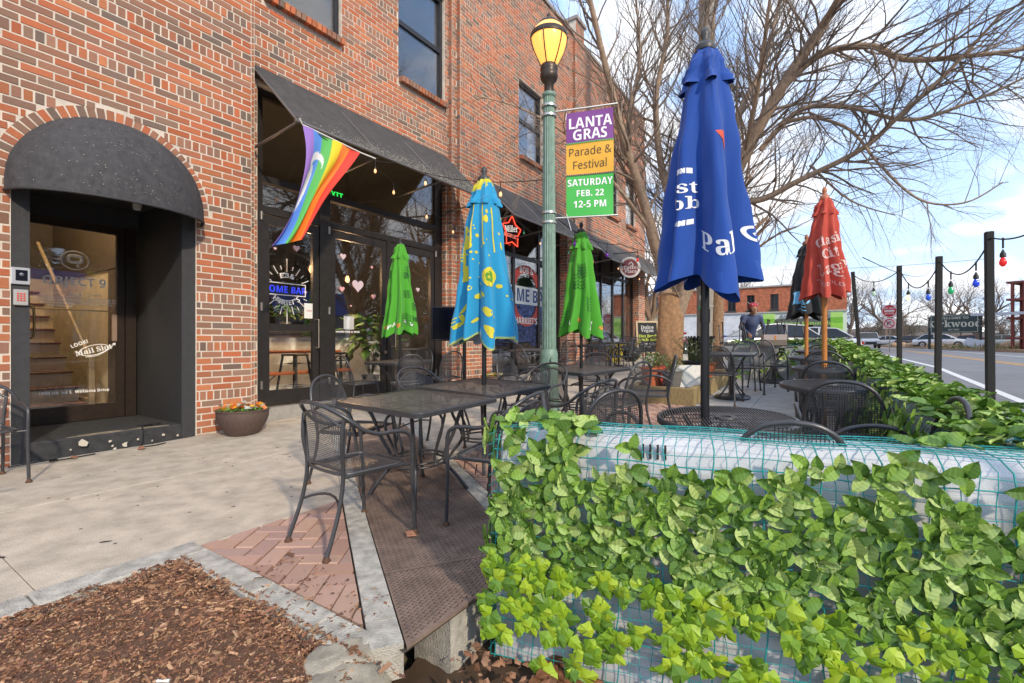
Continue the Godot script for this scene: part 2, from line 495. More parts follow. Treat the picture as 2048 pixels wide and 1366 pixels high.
func slab(m: MB, x0: float, x1: float, z0: float, z1: float, y0: float, y1: float, holes := []):   # wall body (z0 > z1) with rectangular holes [z0, z1, y0, y1], cut in columns
	var cuts := [z0, z1]
	for q in holes: cuts.append_array([q[0], q[1]])
	cuts.sort(); cuts.reverse()
	for i in cuts.size() - 1:
		var a: float = cuts[i]; var b: float = cuts[i + 1]
		if a - b < 1e-4 or a > z0 + 1e-5 or b < z1 - 1e-5: continue
		var ys := [[y0, y1]]
		for q in holes:
			if q[0] >= a - 1e-5 and q[1] <= b + 1e-5:
				var next := []
				for s in ys:
					if q[3] <= s[0] or q[2] >= s[1]: next.append(s)
					else:
						if q[2] > s[0]: next.append([s[0], q[2]])
						if q[3] < s[1]: next.append([q[3], s[1]])
				ys = next
		for s in ys: m.bx(Vector3(x0, s[0], b), Vector3(x1, s[1], a))

func build_building():
	var B := thing("brick_building", "long red brick building with dark shop awnings along the pavement", "building")
	var mortar := mt(Color(0.63, 0.56, 0.47), 0.95, 0.0, "fine", 5.0, "soft", 0.7, 0.2, true)
	var top := 10.6
	var ac := [-2.0, 2.78]   # arch of the entry: z and spring line
	# wall bodies, mortar set 8 mm behind the brick faces
	var w := MB.new()
	var fw := FX - 0.006; var bk := FX - 0.5
	slab(w, bk, fw, 3.0, -3.50, -0.6, top, [[-1.19, -2.81, -1.0, 3.75]])
	slab(w, bk, fw - 0.11, -3.50, -3.60, -0.6, top)
	slab(w, bk, fw - 0.22, -3.60, -7.80, -0.6, top, [[-3.70, -7.74, -1.0, 4.9], [-3.78, -5.11, 6.22, 8.45], [-6.38, -7.69, 6.22, 8.45]])
	slab(w, bk, fw - 0.11, -7.80, -7.94, -0.6, top)
	slab(w, bk, fw, -7.94, -13.3, -0.6, top, [[-9.1, -13.0, -1.0, 4.7], [-10.25, -11.45, 5.95, 7.9]])
	slab(w, bk, fw + 0.11, -13.3, -13.9, -0.6, top + 0.45)
	slab(w, bk, fw, -13.9, -20.2, -0.6, top, [[-14.3, -19.5, -1.0, 4.5], [-16.0, -17.1, 5.75, 7.6], [-17.9, -19.0, 5.75, 7.6]])
	w.bx(Vector3(-18, -0.6, -20.2), Vector3(bk, top, -19.9)); w.bx(Vector3(-18, -0.6, 2.7), Vector3(bk, top, 3.0)); w.bx(Vector3(-18.3, -0.6, -20.2), Vector3(-18, top, 3.0))
	# spandrels of the arch: a fan from the opening's rectangle to the round head
	for s in [-1.0, 1.0]:
		for i in 12:
			var a0 := PI * 0.5 * i / 12; var a1 := PI * 0.5 * (i + 1) / 12
			var c0 := Vector2(minf(sin(a0) * 0.83, 0.809) * s, cos(a0) * 0.83); var c1 := Vector2(minf(sin(a1) * 0.83, 0.809) * s, cos(a1) * 0.83)
			var p := [Vector3(fw, ac[1] + c0.y, ac[0] - c0.x), Vector3(fw, ac[1] + c1.y, ac[0] - c1.x), Vector3(fw, 3.75, ac[0] - c1.x), Vector3(fw, 3.75, ac[0] - c0.x)]
			if s > 0: w.quad(p[3], p[0], p[1], p[2])
			else: w.quad(p[1], p[0], p[3], p[2])
	part(B, "wall", w, mortar)
	var rf := MB.new(); rf.bx(Vector3(-18, top - 0.5, -20.2), Vector3(bk + 0.02, top - 0.3, 3.0))
	for q in [[3.0, -3.5, FX], [-3.5, -7.87, FX - 0.16], [-7.94, -13.3, FX], [-13.9, -20.2, FX]]: rf.bx(Vector3(bk - 0.05, top, q[1]), Vector3(q[2] + 0.05, top + 0.09, q[0]), Color(1.4, 1.3, 1.2))
	rf.bx(Vector3(bk, top + 0.45, -13.95), Vector3(FX + 0.17, top + 0.55, -13.25), Color(1.4, 1.3, 1.2))
	part(B, "roof", rf, mt(Color(0.30, 0.27, 0.25), 0.9, 0.0, "fine", 2.0))
	# bricks
	var Z := Vector3(0, 0, -1); var X := Vector3(1, 0, 0)
	var f := func(x): return Vector3(x - 0.012, 0, 0)
	brickwork(f.call(FX), Z, X, -1.5, 3.50, -0.05, top, [[1.19, 2.81, -1.0, ac[1]]], [[2.0, ac[1], 0.962]])
	brickwork(f.call(FX - 0.11), Z, X, 3.50, 3.60, 0.0, top)
	brickwork(f.call(FX - 0.22), Z, X, 3.60, 7.80, 0.0, top, [[3.70, 7.74, -1.0, 4.9], [3.78, 5.11, 6.11, 8.45], [6.38, 7.69, 6.11, 8.45]])
	brickwork(f.call(FX - 0.11), Z, X, 7.80, 7.94, 0.15, top)
	brickwork(f.call(FX), Z, X, 7.94, 13.3, 0.18, top, [[9.1, 13.0, -1.0, 4.7], [10.25, 11.45, 5.84, 7.9]])
	brickwork(f.call(FX + 0.11), Z, X, 13.3, 13.9, 0.35, top + 0.45)
	brickwork(f.call(FX), Z, X, 13.9, 20.2, 0.4, top, [[14.3, 19.5, -1.0, 4.5], [16.0, 17.1, 5.64, 7.6], [17.9, 19.0, 5.64, 7.6]])
	for q in [[-7.80, FX - 0.22, 0.11], [-7.94, FX - 0.11, 0.11], [-13.3, FX, 0.11], [-9.1 - 0.004, FX - 0.4, 0.0]]:   # flanks that face the camera
		if q[2] > 0: brickwork(Vector3(q[1], 0, q[0] - 0.012 + 0.01), X, Vector3(0, 0, 1), 0.0, q[2], 0.15, top)
	for q in [[-7.74, FX - 0.60], [-13.0, FX - 0.4], [-19.5, FX - 0.4]]:   # reveals of the shop fronts
		brickwork(Vector3(q[1], 0, q[0] - 0.004), X, Vector3(0, 0, 1), 0.0, 0.38, 0.2, 4.6)
	for i in 34:   # ring of the arch, brick by brick
		var a := PI * (i + 0.5) / 34
		var c := Vector3(FX - 0.012, ac[1] + sin(a) * 0.896, ac[0] - cos(a) * 0.896)
		var t := Transform3D(Basis(Vector3(0, cos(a), sin(a)).normalized() * 1.0, Vector3(0, sin(a), -cos(a)), X), c)
		t.basis.x = t.basis.y.cross(X)
		bricks_list.append([9.0, t, 2, rng.randi() % 8, 0.070, 0.115])
	bricks_list.sort_custom(func(a, b): return a[0] > b[0])
	var bm := mt(Color.WHITE, 0.88, 0.0, "fine", 7.0, "grain", 2.2, 0.35, true)
	var kinds := {}
	for i in bricks_list.size():
		var q = bricks_list[i]
		if i < 300:
			var key := [q[2], q[3], i % 3]
			if not kinds.has(key):
				var m := MB.new(); brick_faces(m, Transform3D(), q[4], q[5], vary(brick_cols[q[3]], 0.12)); kinds[key] = m.mesh()
			part(B, "brick", kinds[key], bm, q[1])
		else: brick_faces(bricks_mb, q[1], q[4], q[5], vary(brick_cols[q[3]] * weather(q[1].origin), 0.14))
	part(B, "brickwork", bricks_mb, bm).set_meta("kind", "stuff")
	for q in [[FX - 0.30, -3.78, -5.11], [FX - 0.30, -6.38, -7.69]]: sash_window(B, q[0], q[1], q[2], 6.22, 8.45)
	sash_window(B, FX - 0.08, -10.25, -11.45, 5.95, 7.9)
	for z in [-16.0, -17.9]: sash_window(B, FX - 0.08, z, z - 1.1, 5.75, 7.6)
	var up := MB.new(); up.bx(Vector3(-9.5, 5.5, -20), Vector3(bk, 5.6, 2.7)); up.bx(Vector3(-9.6, 5.6, -20), Vector3(-9.5, 9.6, 2.7)); up.bx(Vector3(-9.5, 9.6, -20), Vector3(bk, 9.7, 2.7))
	part(B, "upper_floor", up, mt(Color(0.10, 0.09, 0.085), 0.8))
	awning(B, FX - 0.20, FX + 0.90, 5.12, 4.04, -3.62, -7.70)
	awning(B, FX + 0.01, FX + 0.98, 4.90, 3.92, -8.55, -13.2)
	awning(B, FX + 0.01, FX + 0.98, 4.72, 3.75, -14.0, -20.6)
	build_entry(B)
	build_shop(B)

func build_entry(B: Node3D):
	var black := mt(Color(0.034, 0.035, 0.038), 0.62, 0.0, "soft", 2.0, "fine", 6.0, 0.5)
	var dx := FX - 1.35   # door plane
	var m := MB.new()
	for q in [[-1.19, -1.325], [-2.66, -2.81]]: m.bx(Vector3(dx - 0.2, -0.2, q[1]), Vector3(FX - 0.022, 3.75, q[0]))
	m.bx(Vector3(dx - 0.2, 2.95, -2.66), Vector3(FX - 0.1, 3.05, -1.325)); m.bx(Vector3(dx - 0.2, 2.72, -2.66), Vector3(dx + 0.02, 2.95, -1.325))
	part(B, "entry_surround", m, black)
	var st := MB.new()
	st.rbox(xf(Vector3((dx + FX) * 0.5 - 0.02, 0.0, -2.0)), Vector3(1.32, 0.38, 1.62), 0.012)
	var step := part(B, "doorstep", st, mt(Color(0.034, 0.035, 0.037), 0.8, 0.0, "blotch", 1.6, "fine", 5.0, 0.7))
	var chips := MB.new()   # flaked paint on the step
	for q in [[-1.72, 0.13, 0.05], [-1.95, 0.11, 0.016], [-1.97, 0.06, 0.016], [-1.99, 0.02, 0.018], [-2.08, 0.05, 0.032], [-2.2, 0.09, 0.014], [-2.45, 0.1, 0.02], [-2.6, 0.07, 0.015], [-2.34, 0.05, 0.012], [-1.62, 0.08, 0.012]]:
		var poly := []
		for k in 7: poly.append(Vector2.from_angle(TAU * k / 7) * q[2] * rng.randf_range(0.5, 1.15))
		chips.prism(poly, face(Vector3(FX + 0.0405 - 0.02, q[1], q[0]), Vector3.RIGHT), 0.0015)
	for q in [[-1.95, 0.3, 0.06], [-2.2, 0.34, 0.05], [-1.8, 0.2, 0.035], [-2.4, 0.2, 0.03]]:
		var poly := []
		for k in 11: poly.append(Vector2(cos(TAU * k / 11) * q[2] * rng.randf_range(0.6, 1.1), sin(TAU * k / 11) * q[1] * rng.randf_range(0.7, 1.1)))
		chips.prism(poly, Transform3D(Basis(Vector3.RIGHT, Vector3.FORWARD, UP3), Vector3(FX - 0.06 - q[2], 0.1895, q[0])), 0.0015, Color(0.75, 0.68, 0.55))
	part(step, "worn_patches", chips, mt(Color(0.50, 0.46, 0.38), 0.9, 0.0, "fine", 8.0))
	# dome awning over the entry
	var dm := MB.new()
	var fn := func(u: float, v: float) -> Vector3:
		var a := PI * u; var e := PI * 0.5 * v
		var r := 1.0 + 0.014 * sin(a * 9.0 + 2.0 * sin(e * 3.0)) * sin(e * 2.0) + 0.006 * sin(a * 23.0 + e * 5.0)
		return Vector3(FX + 0.01 + 0.56 * sin(a) * cos(e) * r, 2.66 + 0.94 * pow(sin(e), 0.9), -2.0 + 0.86 * cos(a) * (cos(e) * 0.55 + 0.45 * sqrt(maxf(0.0, 1.0 - pow(sin(e), 2.0)))) * r)
	dm.grid(36, 14, fn)
	var dome := part(B, "dome_awning", dm, mt(Color(0.052, 0.052, 0.056), 0.8, 0.0, "blotch", 1.4, "streak", 0.8, 0.8, true))
	var rim := MB.new()
	var line := []
	for i in 25: line.append(fn.call(i / 24.0, 0.0) + Vector3(0, -0.012, 0))
	rim.tube(line, 0.014, 6)
	part(dome, "rim", rim, black)
	var spk := MB.new()
	for i in 260:
		var u := clampf(rng.randfn(0.5, 0.2), 0.05, 0.95); var v := rng.randf_range(0.03, 0.65)
		var p: Vector3 = fn.call(u, v); var nn := (p - Vector3(FX, 2.7, -2.0)).normalized(); var s := rng.randf_range(0.0015, 0.0055)
		spk.prism([Vector2(-s, -s), Vector2(s, -s * 0.6), Vector2(s * 0.7, s), Vector2(-s * 0.8, s * 0.7)], face(p + nn * 0.004, nn), 0.001)
	part(dome, "specks", spk, mt(Color(0.35, 0.33, 0.28), 0.9)).set_meta("kind", "stuff")
	var cam := MB.new()
	cam.lathe([Vector2(0, -0.06), Vector2(0.04, -0.05), Vector2(0.05, -0.015), Vector2(0.05, 0.02), Vector2(0, 0.02)], 12, xf(Vector3(FX - 0.75, 2.92, -2.45)))
	solo("security_camera", "small round white security camera under the entry ceiling", "camera", cam, mt(Color(0.6, 0.6, 0.58), 0.4))
	# glass door and its frame, stairwell behind
	var bronze := mt(Color(0.050, 0.036, 0.027), 0.36, 0.5, "soft", 1.5)
	var y0 := 0.19; var y1 := 2.72
	var d := Node3D.new(); d.name = "entry_door"; B.add_child(d); d.position.z = -0.21
	var fr := MB.new()
	fr.bx(Vector3(dx - 0.06, y0 + 0.005, -2.30), Vector3(dx, y0 + 0.20, -1.30)); fr.bx(Vector3(dx - 0.06, y1 - 0.1, -2.30), Vector3(dx, y1, -1.30))
	fr.bx(Vector3(dx - 0.06, y0 + 0.2, -2.30), Vector3(dx + 0.002, y1 - 0.1, -2.22)); fr.bx(Vector3(dx - 0.06, y0 + 0.2, -1.30), Vector3(dx + 0.002, y1 - 0.1, -1.20))
	part(d, "frame", fr, bronze)
	var jb := MB.new(); jb.bx(Vector3(dx - 0.1, y0 + 0.004, -2.42), Vector3(dx + 0.03, y1 + 0.01, -2.305))
	part(d, "jamb", jb, bronze)
	var pn := MB.new()
	for k in 2: pn.bx(Vector3(dx - 0.036 - k * 0.02, y0 + 0.2, -2.22), Vector3(dx - 0.03 - k * 0.02, y1 - 0.1, -1.30))
	part(d, "pane", pn, glass())
	var hd := MB.new()
	hd.tube(smooth([Vector3(dx, 1.62, -1.36), Vector3(dx + 0.06, 1.62, -1.37), Vector3(dx + 0.07, 1.58, -1.40), Vector3(dx + 0.07, 1.28, -1.40), Vector3(dx + 0.06, 1.24, -1.37), Vector3(dx, 1.24, -1.36)], 4), 0.013, 8)
	hd.tube([Vector3(dx - 0.07, 1.60, -1.40), Vector3(dx - 0.07, 1.60, -2.22)], 0.009, 8)
	part(d, "handle", hd, mt(Color(0.55, 0.38, 0.16), 0.25, 0.9))
	var lk := MB.new(); lk.rbox(xf(Vector3(dx + 0.006, 1.38, -2.19)), Vector3(0.03, 0.36, 0.06), 0.01)
	part(d, "lock_plate", lk, mt(Color(0.52, 0.36, 0.26), 0.35, 0.6))
	var white := mt(Color(0.92, 0.92, 0.9), 0.6)
	var put := func(s: String, h: float, z: float, y: float, bold := true, roll := 0.0, it := false, fnt := "Droid Sans"):
		part(d, "lettering", letters(s, h, 0.002, fnt, bold, it), white, face(Vector3(dx - 0.027, y, z), Vector3.RIGHT, roll))
	put.call("OBJECT 9", 0.105, -1.80, 1.955)
	put.call("and", 0.05, -1.80, 1.80, false, 0.0, true, "Droid Serif")
	var k := 0
	for s in ["ARTOCK GRAPHICS, INC.", "SUGAR DOLLIN, LLC", "AD RED ENTERPRISES, LLC", "BLACKBIRD, LLC"]: put.call(s, 0.022, -1.66, 1.745 - k * 0.033, true, 0.0, true); k += 1
	k = 0
	for s in ["KNOXVILLE CANDY ORCHARD, LLC", "KNOXVILLE CANDY GROWERS, LLC", "ORCHARDGREEN.COM, LLC"]: put.call(s, 0.022, -1.98, 1.745 - k * 0.033, true, 0.0, true); k += 1
	put.call("Mail Slot", 0.062, -1.985, 1.09, true, 0.26, true, "Droid Serif")
	put.call("LOOK!", 0.045, -1.84, 1.17, true, 0.4)
	put.call("1990 Ho  ea L  Williams Drive", 0.036, -1.80, 0.565, true)
	var lg := MB.new()
	var on := func(z: float, y: float) -> Vector3: return Vector3(dx - 0.026, y, z)
	var loop := []
	for i in 28: loop.append(on.call(-1.80 - 0.135 * cos(TAU * i / 28), 2.225 + 0.115 * sin(TAU * i / 28)))
	lg.tube(loop, 0.0065, 5, Color.WHITE, false, true)
	loop = []
	for i in 20: loop.append(on.call(-1.80 - 0.065 * signf(cos(TAU * i / 20)) * pow(absf(cos(TAU * i / 20)), 0.6), 2.24 + 0.042 * signf(sin(TAU * i / 20)) * pow(absf(sin(TAU * i / 20)), 0.6)))
	lg.tube(loop, 0.017, 5, Color.WHITE, false, true)
	lg.tube([on.call(-1.82, 2.155), on.call(-1.835, 2.16)], 0.018, 8)
	loop = []
	for i in 28:
		var q := Vector2(0.155 * cos(TAU * i / 28), 0.062 * sin(TAU * i / 28)).rotated(0.27)
		loop.append(on.call(-1.985 - q.x, 1.09 + q.y))
	lg.tube(loop, 0.005, 5, Color.WHITE, false, true)
	lg.tube(smooth([on.call(-1.90, 1.0), on.call(-2.02, 1.02), on.call(-2.14, 1.10), on.call(-2.19, 1.165)], 4), 0.005, 5)
	lg.prism([Vector2(0, 0.03), Vector2(-0.02, -0.01), Vector2(0.02, -0.01)], face(on.call(-2.195, 1.165), Vector3.RIGHT, -0.6), 0.003)
	for q in [[-1.56, -1.72], [-1.88, -2.06]]: lg.bx(on.call(q[1], 1.797), on.call(q[0], 1.803) + Vector3(0.002, 0, 0))
	part(d, "emblem", lg, white)
	# stairwell
	var cream := mt(Color(0.58, 0.49, 0.34), 0.7, 0.0, "soft", 0.8)
	var wood := mt(Color(0.15, 0.055, 0.025), 0.4, 0.0, "streak", 1.5)
	var sw := MB.new()
	sw.bx(Vector3(dx - 4.2, 0.0, -2.9), Vector3(dx - 0.12, 4.2, -2.75)); sw.bx(Vector3(dx - 4.2, 0.0, -0.55), Vector3(dx - 0.12, 4.2, -0.4)); sw.bx(Vector3(dx - 4.3, 0, -2.9), Vector3(dx - 4.2, 4.2, -0.4)); sw.bx(Vector3(dx - 4.2, 4.2, -2.9), Vector3(dx - 0.12, 4.3, -0.4)); sw.bx(Vector3(dx - 4.2, 0.05, -2.9), Vector3(dx - 0.12, 0.19, -0.4), Color(0.4, 0.35, 0.3))
	part(B, "stairwell", sw, cream)
	var pz := MB.new(); pz.bx(Vector3(dx - 4.19, 2.35, -2.75), Vector3(dx - 0.14, 4.2, -2.74)); pz.bx(Vector3(dx - 4.2, 2.35, -2.74), Vector3(dx - 4.19, 4.2, -0.56)); pz.bx(Vector3(dx - 4.19, 2.31, -2.75), Vector3(dx - 0.14, 2.35, -2.72), Color(3, 3, 3)); pz.bx(Vector3(dx - 1.35, 0.19, -2.748), Vector3(dx - 0.85, 2.3, -2.73), Color(1.6, 1.4, 1.2))
	part(B, "upper_panelling", pz, mt(Color(0.075, 0.055, 0.038), 0.7, 0.0, "soft", 1.0))
	var sg := Node3D.new(); sg.name = "staircase"; B.add_child(sg)
	for i in 9:   # flight that climbs away from the door
		var x := dx - 0.38 - i * 0.27; var y := 0.19 + i * 0.2
		var r := MB.new(); r.bx(Vector3(x - 0.27, 0.19, -2.20), Vector3(x, y + 0.17, -0.6)); part(sg, "riser", r, cream)
		var t := MB.new(); t.rbox(xf(Vector3(x - 0.125, y + 0.185, -1.38)), Vector3(0.31, 0.03, 1.66), 0.008); part(sg, "tread", t, wood)
	var hr := MB.new(); hr.tube([Vector3(dx - 0.34, 0.95, -2.25), Vector3(dx - 2.8, 2.80, -2.25)], 0.026, 8); hr.bx(Vector3(dx - 0.37, 0.19, -2.28), Vector3(dx - 0.31, 0.98, -2.22)); hr.bx(Vector3(dx - 2.8, 0.19, -2.30), Vector3(dx - 0.4, 0.42, -2.27))
	part(sg, "handrail", hr, mt(Color(0.30, 0.22, 0.13), 0.5))
	var lp := MB.new(); lp.lathe([Vector2(0, -0.1), Vector2(0.1, -0.08), Vector2(0.14, 0), Vector2(0, 0)], 16, xf(Vector3(dx - 1.1, 4.19, -1.7)))
	solo("stair_lamp", "round ceiling lamp in the stairwell behind the glass door", "lamp", lp, glow(Color(1.0, 0.88, 0.68), 1.5))
	var ol := OmniLight3D.new(); ol.name = "stair_light"; ol.light_color = Color(1.0, 0.90, 0.74); ol.light_energy = 3.2; ol.light_size = 0.14; ol.omni_range = 12; ol.omni_attenuation = 2.0; ol.shadow_enabled = true; ol.position = Vector3(dx - 1.1, 3.95, -1.7); add_child(ol)
	# bell panel and keypad on the black jamb
	var ip := thing("door_intercom", "silver framed black video intercom on the black entry jamb", "intercom", Vector3(FX - 0.02, 1.84, -1.257))
	var im := MB.new(); im.rbox(xf(Vector3(0.014, 0, 0)), Vector3(0.028, 0.165, 0.135), 0.006); part(ip, "case", im, mt(Color(0.62, 0.62, 0.62), 0.3, 0.6))
	im = MB.new(); im.rbox(xf(Vector3(0.03, 0.005, -0.004)), Vector3(0.008, 0.105, 0.085), 0.003); part(ip, "screen", im, mt(Color(0.01, 0.01, 0.012), 0.15))
	im = MB.new(); im.lathe([Vector2(0, 0.006), Vector2(0.014, 0.004), Vector2(0.017, 0)], 12, Transform3D(Basis(Vector3.BACK, -PI / 2), Vector3(0.034, 0.015, -0.004))); part(ip, "lens", im, mt(Color(0.2, 0.2, 0.22), 0.15, 0.5))
	var kp := thing("door_keypad", "small grey keypad with red keys below the intercom", "keypad", Vector3(FX - 0.02, 1.63, -1.257))
	im = MB.new(); im.rbox(xf(Vector3(0.018, 0, 0)), Vector3(0.036, 0.155, 0.105), 0.006); part(kp, "case", im, mt(Color(0.45, 0.44, 0.42), 0.4, 0.4))
	for a in 3:
		for b in 4:
			im = MB.new(); im.rbox(xf(Vector3(0.038, 0.036 - b * 0.022, 0.022 - a * 0.022)), Vector3(0.006, 0.016, 0.016), 0.002); part(kp, "key", im, mt(Color(0.55, 0.09, 0.05), 0.4))

# ---------------------------------------------------------------- shop fronts and what stands behind the glass
func heart(s: float) -> Array:
	var out := []
	for i in 24:
		var t := TAU * i / 24
		out.append(Vector2(16.0 * pow(sin(t), 3.0), 13.0 * cos(t) - 5.0 * cos(2 * t) - 2.0 * cos(3 * t) - cos(4 * t)) * s / 32.0)
	return out

func leafy(called: String, label: String, p: Vector3, r: float, h: float, cnt: int, col: Color, pot: Color, group := "", pr := 0.12, ph := 0.2, leaf := 0.09):
	var o := thing(called, label, "plant", p, 0.0, group)
	var m := MB.new(); m.lathe([Vector2(0, 0), Vector2(pr * 0.72, 0), Vector2(pr, ph), Vector2(pr * 1.08, ph), Vector2(pr * 1.08, ph * 1.08), Vector2(pr * 0.9, ph * 1.06), Vector2(pr * 0.88, ph * 0.93), Vector2(0, ph * 0.93)], 18)
	part(o, "pot", m, mt(pot, 0.75, 0.0, "soft", 3.0))
	var st := MB.new(); var lf := MB.new()
	for i in cnt:
		var a := rng.randf() * TAU; var e := rng.randf_range(0.25, 1.0)
		var tip := Vector3(cos(a) * r * e, ph + h * rng.randf_range(0.35, 1.0), sin(a) * r * e)
		var root := Vector3(cos(a) * 0.02, ph * 0.9, sin(a) * 0.02)
		if i % 2 == 0: st.tube(arc(root, root.lerp(tip, 0.5) + UP3 * h * 0.25, tip, 4), 0.003, 4, Color(0.10, 0.13, 0.04), false)
		leaf_at(lf, tip, Basis(UP3, -a) * Basis(Vector3.BACK, rng.randf_range(-0.9, 0.5)), leaf * rng.randf_range(0.6, 1.3), vary(col, 0.3))
	part(o, "stems", st, mt(Color.WHITE, 0.8)); part(o, "foliage", lf, leaf_mat())
	return o

func leaf_mat() -> StandardMaterial3D:
	if mats.has("leaf"): return mats["leaf"]
	var m := StandardMaterial3D.new()
	m.vertex_color_use_as_albedo = true; m.roughness = 0.45; m.backlight_enabled = true; m.backlight = Color(0.45, 0.5, 0.3)
	mats["leaf"] = m
	return m

func leaf_at(m: MB, p: Vector3, b: Basis, l: float, col: Color):   # pointed leaf along local x, folded on its rib
	var w := l * 0.3
	var q := [p, p + b * Vector3(l * 0.35, -w * 0.25, w), p + b * Vector3(l * 0.35, 0.02 * l, 0), p + b * Vector3(l * 0.35, -w * 0.25, -w), p + b * Vector3(l, -l * 0.12, 0)]
	m.tri(q[0], q[1], q[2], col); m.tri(q[0], q[2], q[3], col); m.tri(q[1], q[4], q[2], col); m.tri(q[2], q[4], q[3], col)

func build_shop(B: Node3D):
	var s := FX - 0.35
	var fm := frame_mat(); var white := mt(Color(0.8, 0.8, 0.78), 0.6)
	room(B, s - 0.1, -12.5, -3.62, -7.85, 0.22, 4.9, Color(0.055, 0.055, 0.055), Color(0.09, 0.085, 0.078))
	var base := MB.new(); base.bx(Vector3(s - 0.15, -0.1, -7.74), Vector3(FX - 0.24, 0.225, -3.70)); part(B, "threshold", base, mt(Color(0.36, 0.34, 0.31), 0.9, 0.0, "fine", 4.0, "soft", 1.0, 0.3))
	var fr := MB.new()
	for q in [[-3.70, -3.84], [-4.79, -4.98], [-7.52, -7.735]]: fr.bx(Vector3(s - 0.11, 0.225, q[1]), Vector3(s + 0.01, 4.9, q[0]))
	fr.bx(Vector3(s - 0.11, 0.225, -6.31), Vector3(s, 3.09, -6.22))
	for z in [[-3.84, -4.79], [-4.98, -7.52]]:
		fr.bx(Vector3(s - 0.1, 3.09, z[1]), Vector3(s, 3.2, z[0])); fr.bx(Vector3(s - 0.1, 3.54, z[1]), Vector3(s + 0.02, 3.64, z[0])); fr.bx(Vector3(s - 0.1, 4.8, z[1]), Vector3(s, 4.9, z[0]))
	part(B, "shopfront_frame", fr, fm)
	for z in [[-3.84, -4.79], [-4.98, -7.52]]:
		for y in [[3.2, 3.54], [3.64, 4.8]]: part(B, "pane", pane_box(s - 0.03, y[0], y[1], z[0], z[1]), glass())
	var k := 0
	for z in [[-3.85, -4.78], [-4.99, -6.21], [-6.32, -7.51]]:
		var d := Node3D.new(); d.name = "shop_door"; B.add_child(d, true)
		var m := MB.new(); var b := 0.105
		m.bx(Vector3(s - 0.075, 0.24, z[0] - b), Vector3(s - 0.012, 3.075, z[0])); m.bx(Vector3(s - 0.075, 0.24, z[1]), Vector3(s - 0.012, 3.075, z[1] + b))
		m.bx(Vector3(s - 0.07, 0.24, z[1] + b), Vector3(s - 0.015, 0.47, z[0] - b)); m.bx(Vector3(s - 0.07, 2.94, z[1] + b), Vector3(s - 0.015, 3.075, z[0] - b))
		if k == 0: m.bx(Vector3(s - 0.075, 1.36, z[1] + b), Vector3(s - 0.008, 1.47, z[0] - b))
		part(d, "frame", m, fm)
		part(d, "pane", pane_box(s - 0.03, 0.47, 2.94, z[0] - b, z[1] + b), glass())
		m = MB.new()
		var hz: float = z[1] + 0.05 if k < 2 else z[0] - 0.05
		if k != 1: m.tube(smooth([Vector3(s - 0.01, 1.55, hz), Vector3(s + 0.055, 1.55, hz), Vector3(s + 0.06, 1.5, hz), Vector3(s + 0.06, 1.15, hz), Vector3(s + 0.055, 1.1, hz), Vector3(s - 0.01, 1.1, hz)], 4), 0.013, 8)
		else: m.tube([Vector3(s - 0.005, 1.0, hz), Vector3(s + 0.03, 1.0, hz)], 0.03, 10)
		part(d, "handle", m, mt(Color(0.40, 0.33, 0.26), 0.3, 0.8))
		m = MB.new()
		for y in [0.5, 1.65, 2.98]: m.tube([Vector3(s + 0.012, y, z[0] + 0.03 if k < 2 else z[1] - 0.03), Vector3(s + 0.012, y + 0.12, z[0] + 0.03 if k < 2 else z[1] - 0.03)], 0.022, 8)
		part(d, "hinge", m, mt(Color(0.28, 0.26, 0.24), 0.35, 0.7))
		var px := s - 0.027
		if k == 0:   # round emblem of the bar, and a notice
			var c := Vector3(px, 2.0, -4.24)
			var lg := MB.new()
			for i in 22:
				var a := TAU * (i + 0.5) / 22
				if absf(sin(a)) < 0.3: continue
				var r0 := 0.27 if i % 2 else 0.31; var r1 := 0.40 if i % 2 else 0.37
				var e := Vector2(cos(a), sin(a))
				lg.tube([c + Vector3(0, e.y * r0, -e.x * r0), c + Vector3(0, e.y * r1, -e.x * r1)], 0.006, 5)
			lg.tube([c + Vector3(0, 0.3, 0), c + Vector3(0, 0.47, 0)], 0.006, 5); lg.tube([c + Vector3(0, -0.3, 0), c + Vector3(0, -0.55, 0)], 0.006, 5)
			for y in [-0.09, 0.09]: lg.tube([c + Vector3(0, y, 0.31), c + Vector3(0, y, -0.31)], 0.007, 5)
			for z2 in [-0.31, 0.31]: lg.tube([c + Vector3(0, -0.09, z2), c + Vector3(0, 0.09, z2)], 0.007, 5)
			part(d, "emblem", lg, white)
			part(d, "lettering", letters("HOME BAR", 0.10, 0.003, "Droid Sans", true), glow(Color(0.02, 0.04, 0.55), 1.2), face(c + Vector3(-0.05, 0, 0), Vector3.RIGHT), "blue glowing sign inside the door glass")
			var wd := "BOB &"
			for i in wd.length():
				var a := (i - 2.0) * 0.16
				part(d, "lettering", letters(wd[i], 0.075, 0.002, "Droid Sans", true), white, face(c + Vector3(0, 0.235 * cos(a) - 0.02, -0.27 * sin(a)), Vector3.RIGHT, -a * 0.8))
			wd = "HARRIET'S"
			for i in wd.length():
				var a := (i - 4.0) * 0.185
				part(d, "lettering", letters(wd[i], 0.075, 0.002, "Droid Sans", true), white, face(c + Vector3(0, -0.235 * cos(a) + 0.03, -0.26 * sin(a) * 1.05), Vector3.RIGHT, a * 0.8))
			m = MB.new(); m.bx(Vector3(px, 1.57, -4.70), Vector3(px + 0.002, 1.81, -4.53)); part(d, "notice", m, mt(Color(0.72, 0.72, 0.68), 0.7))
			part(d, "lettering", letters("STAFF", 0.025, 0.001, "Droid Sans", true), mt(Color(0.5, 0.08, 0.05), 0.7), face(Vector3(px + 0.003, 1.69, -4.615), Vector3.RIGHT))
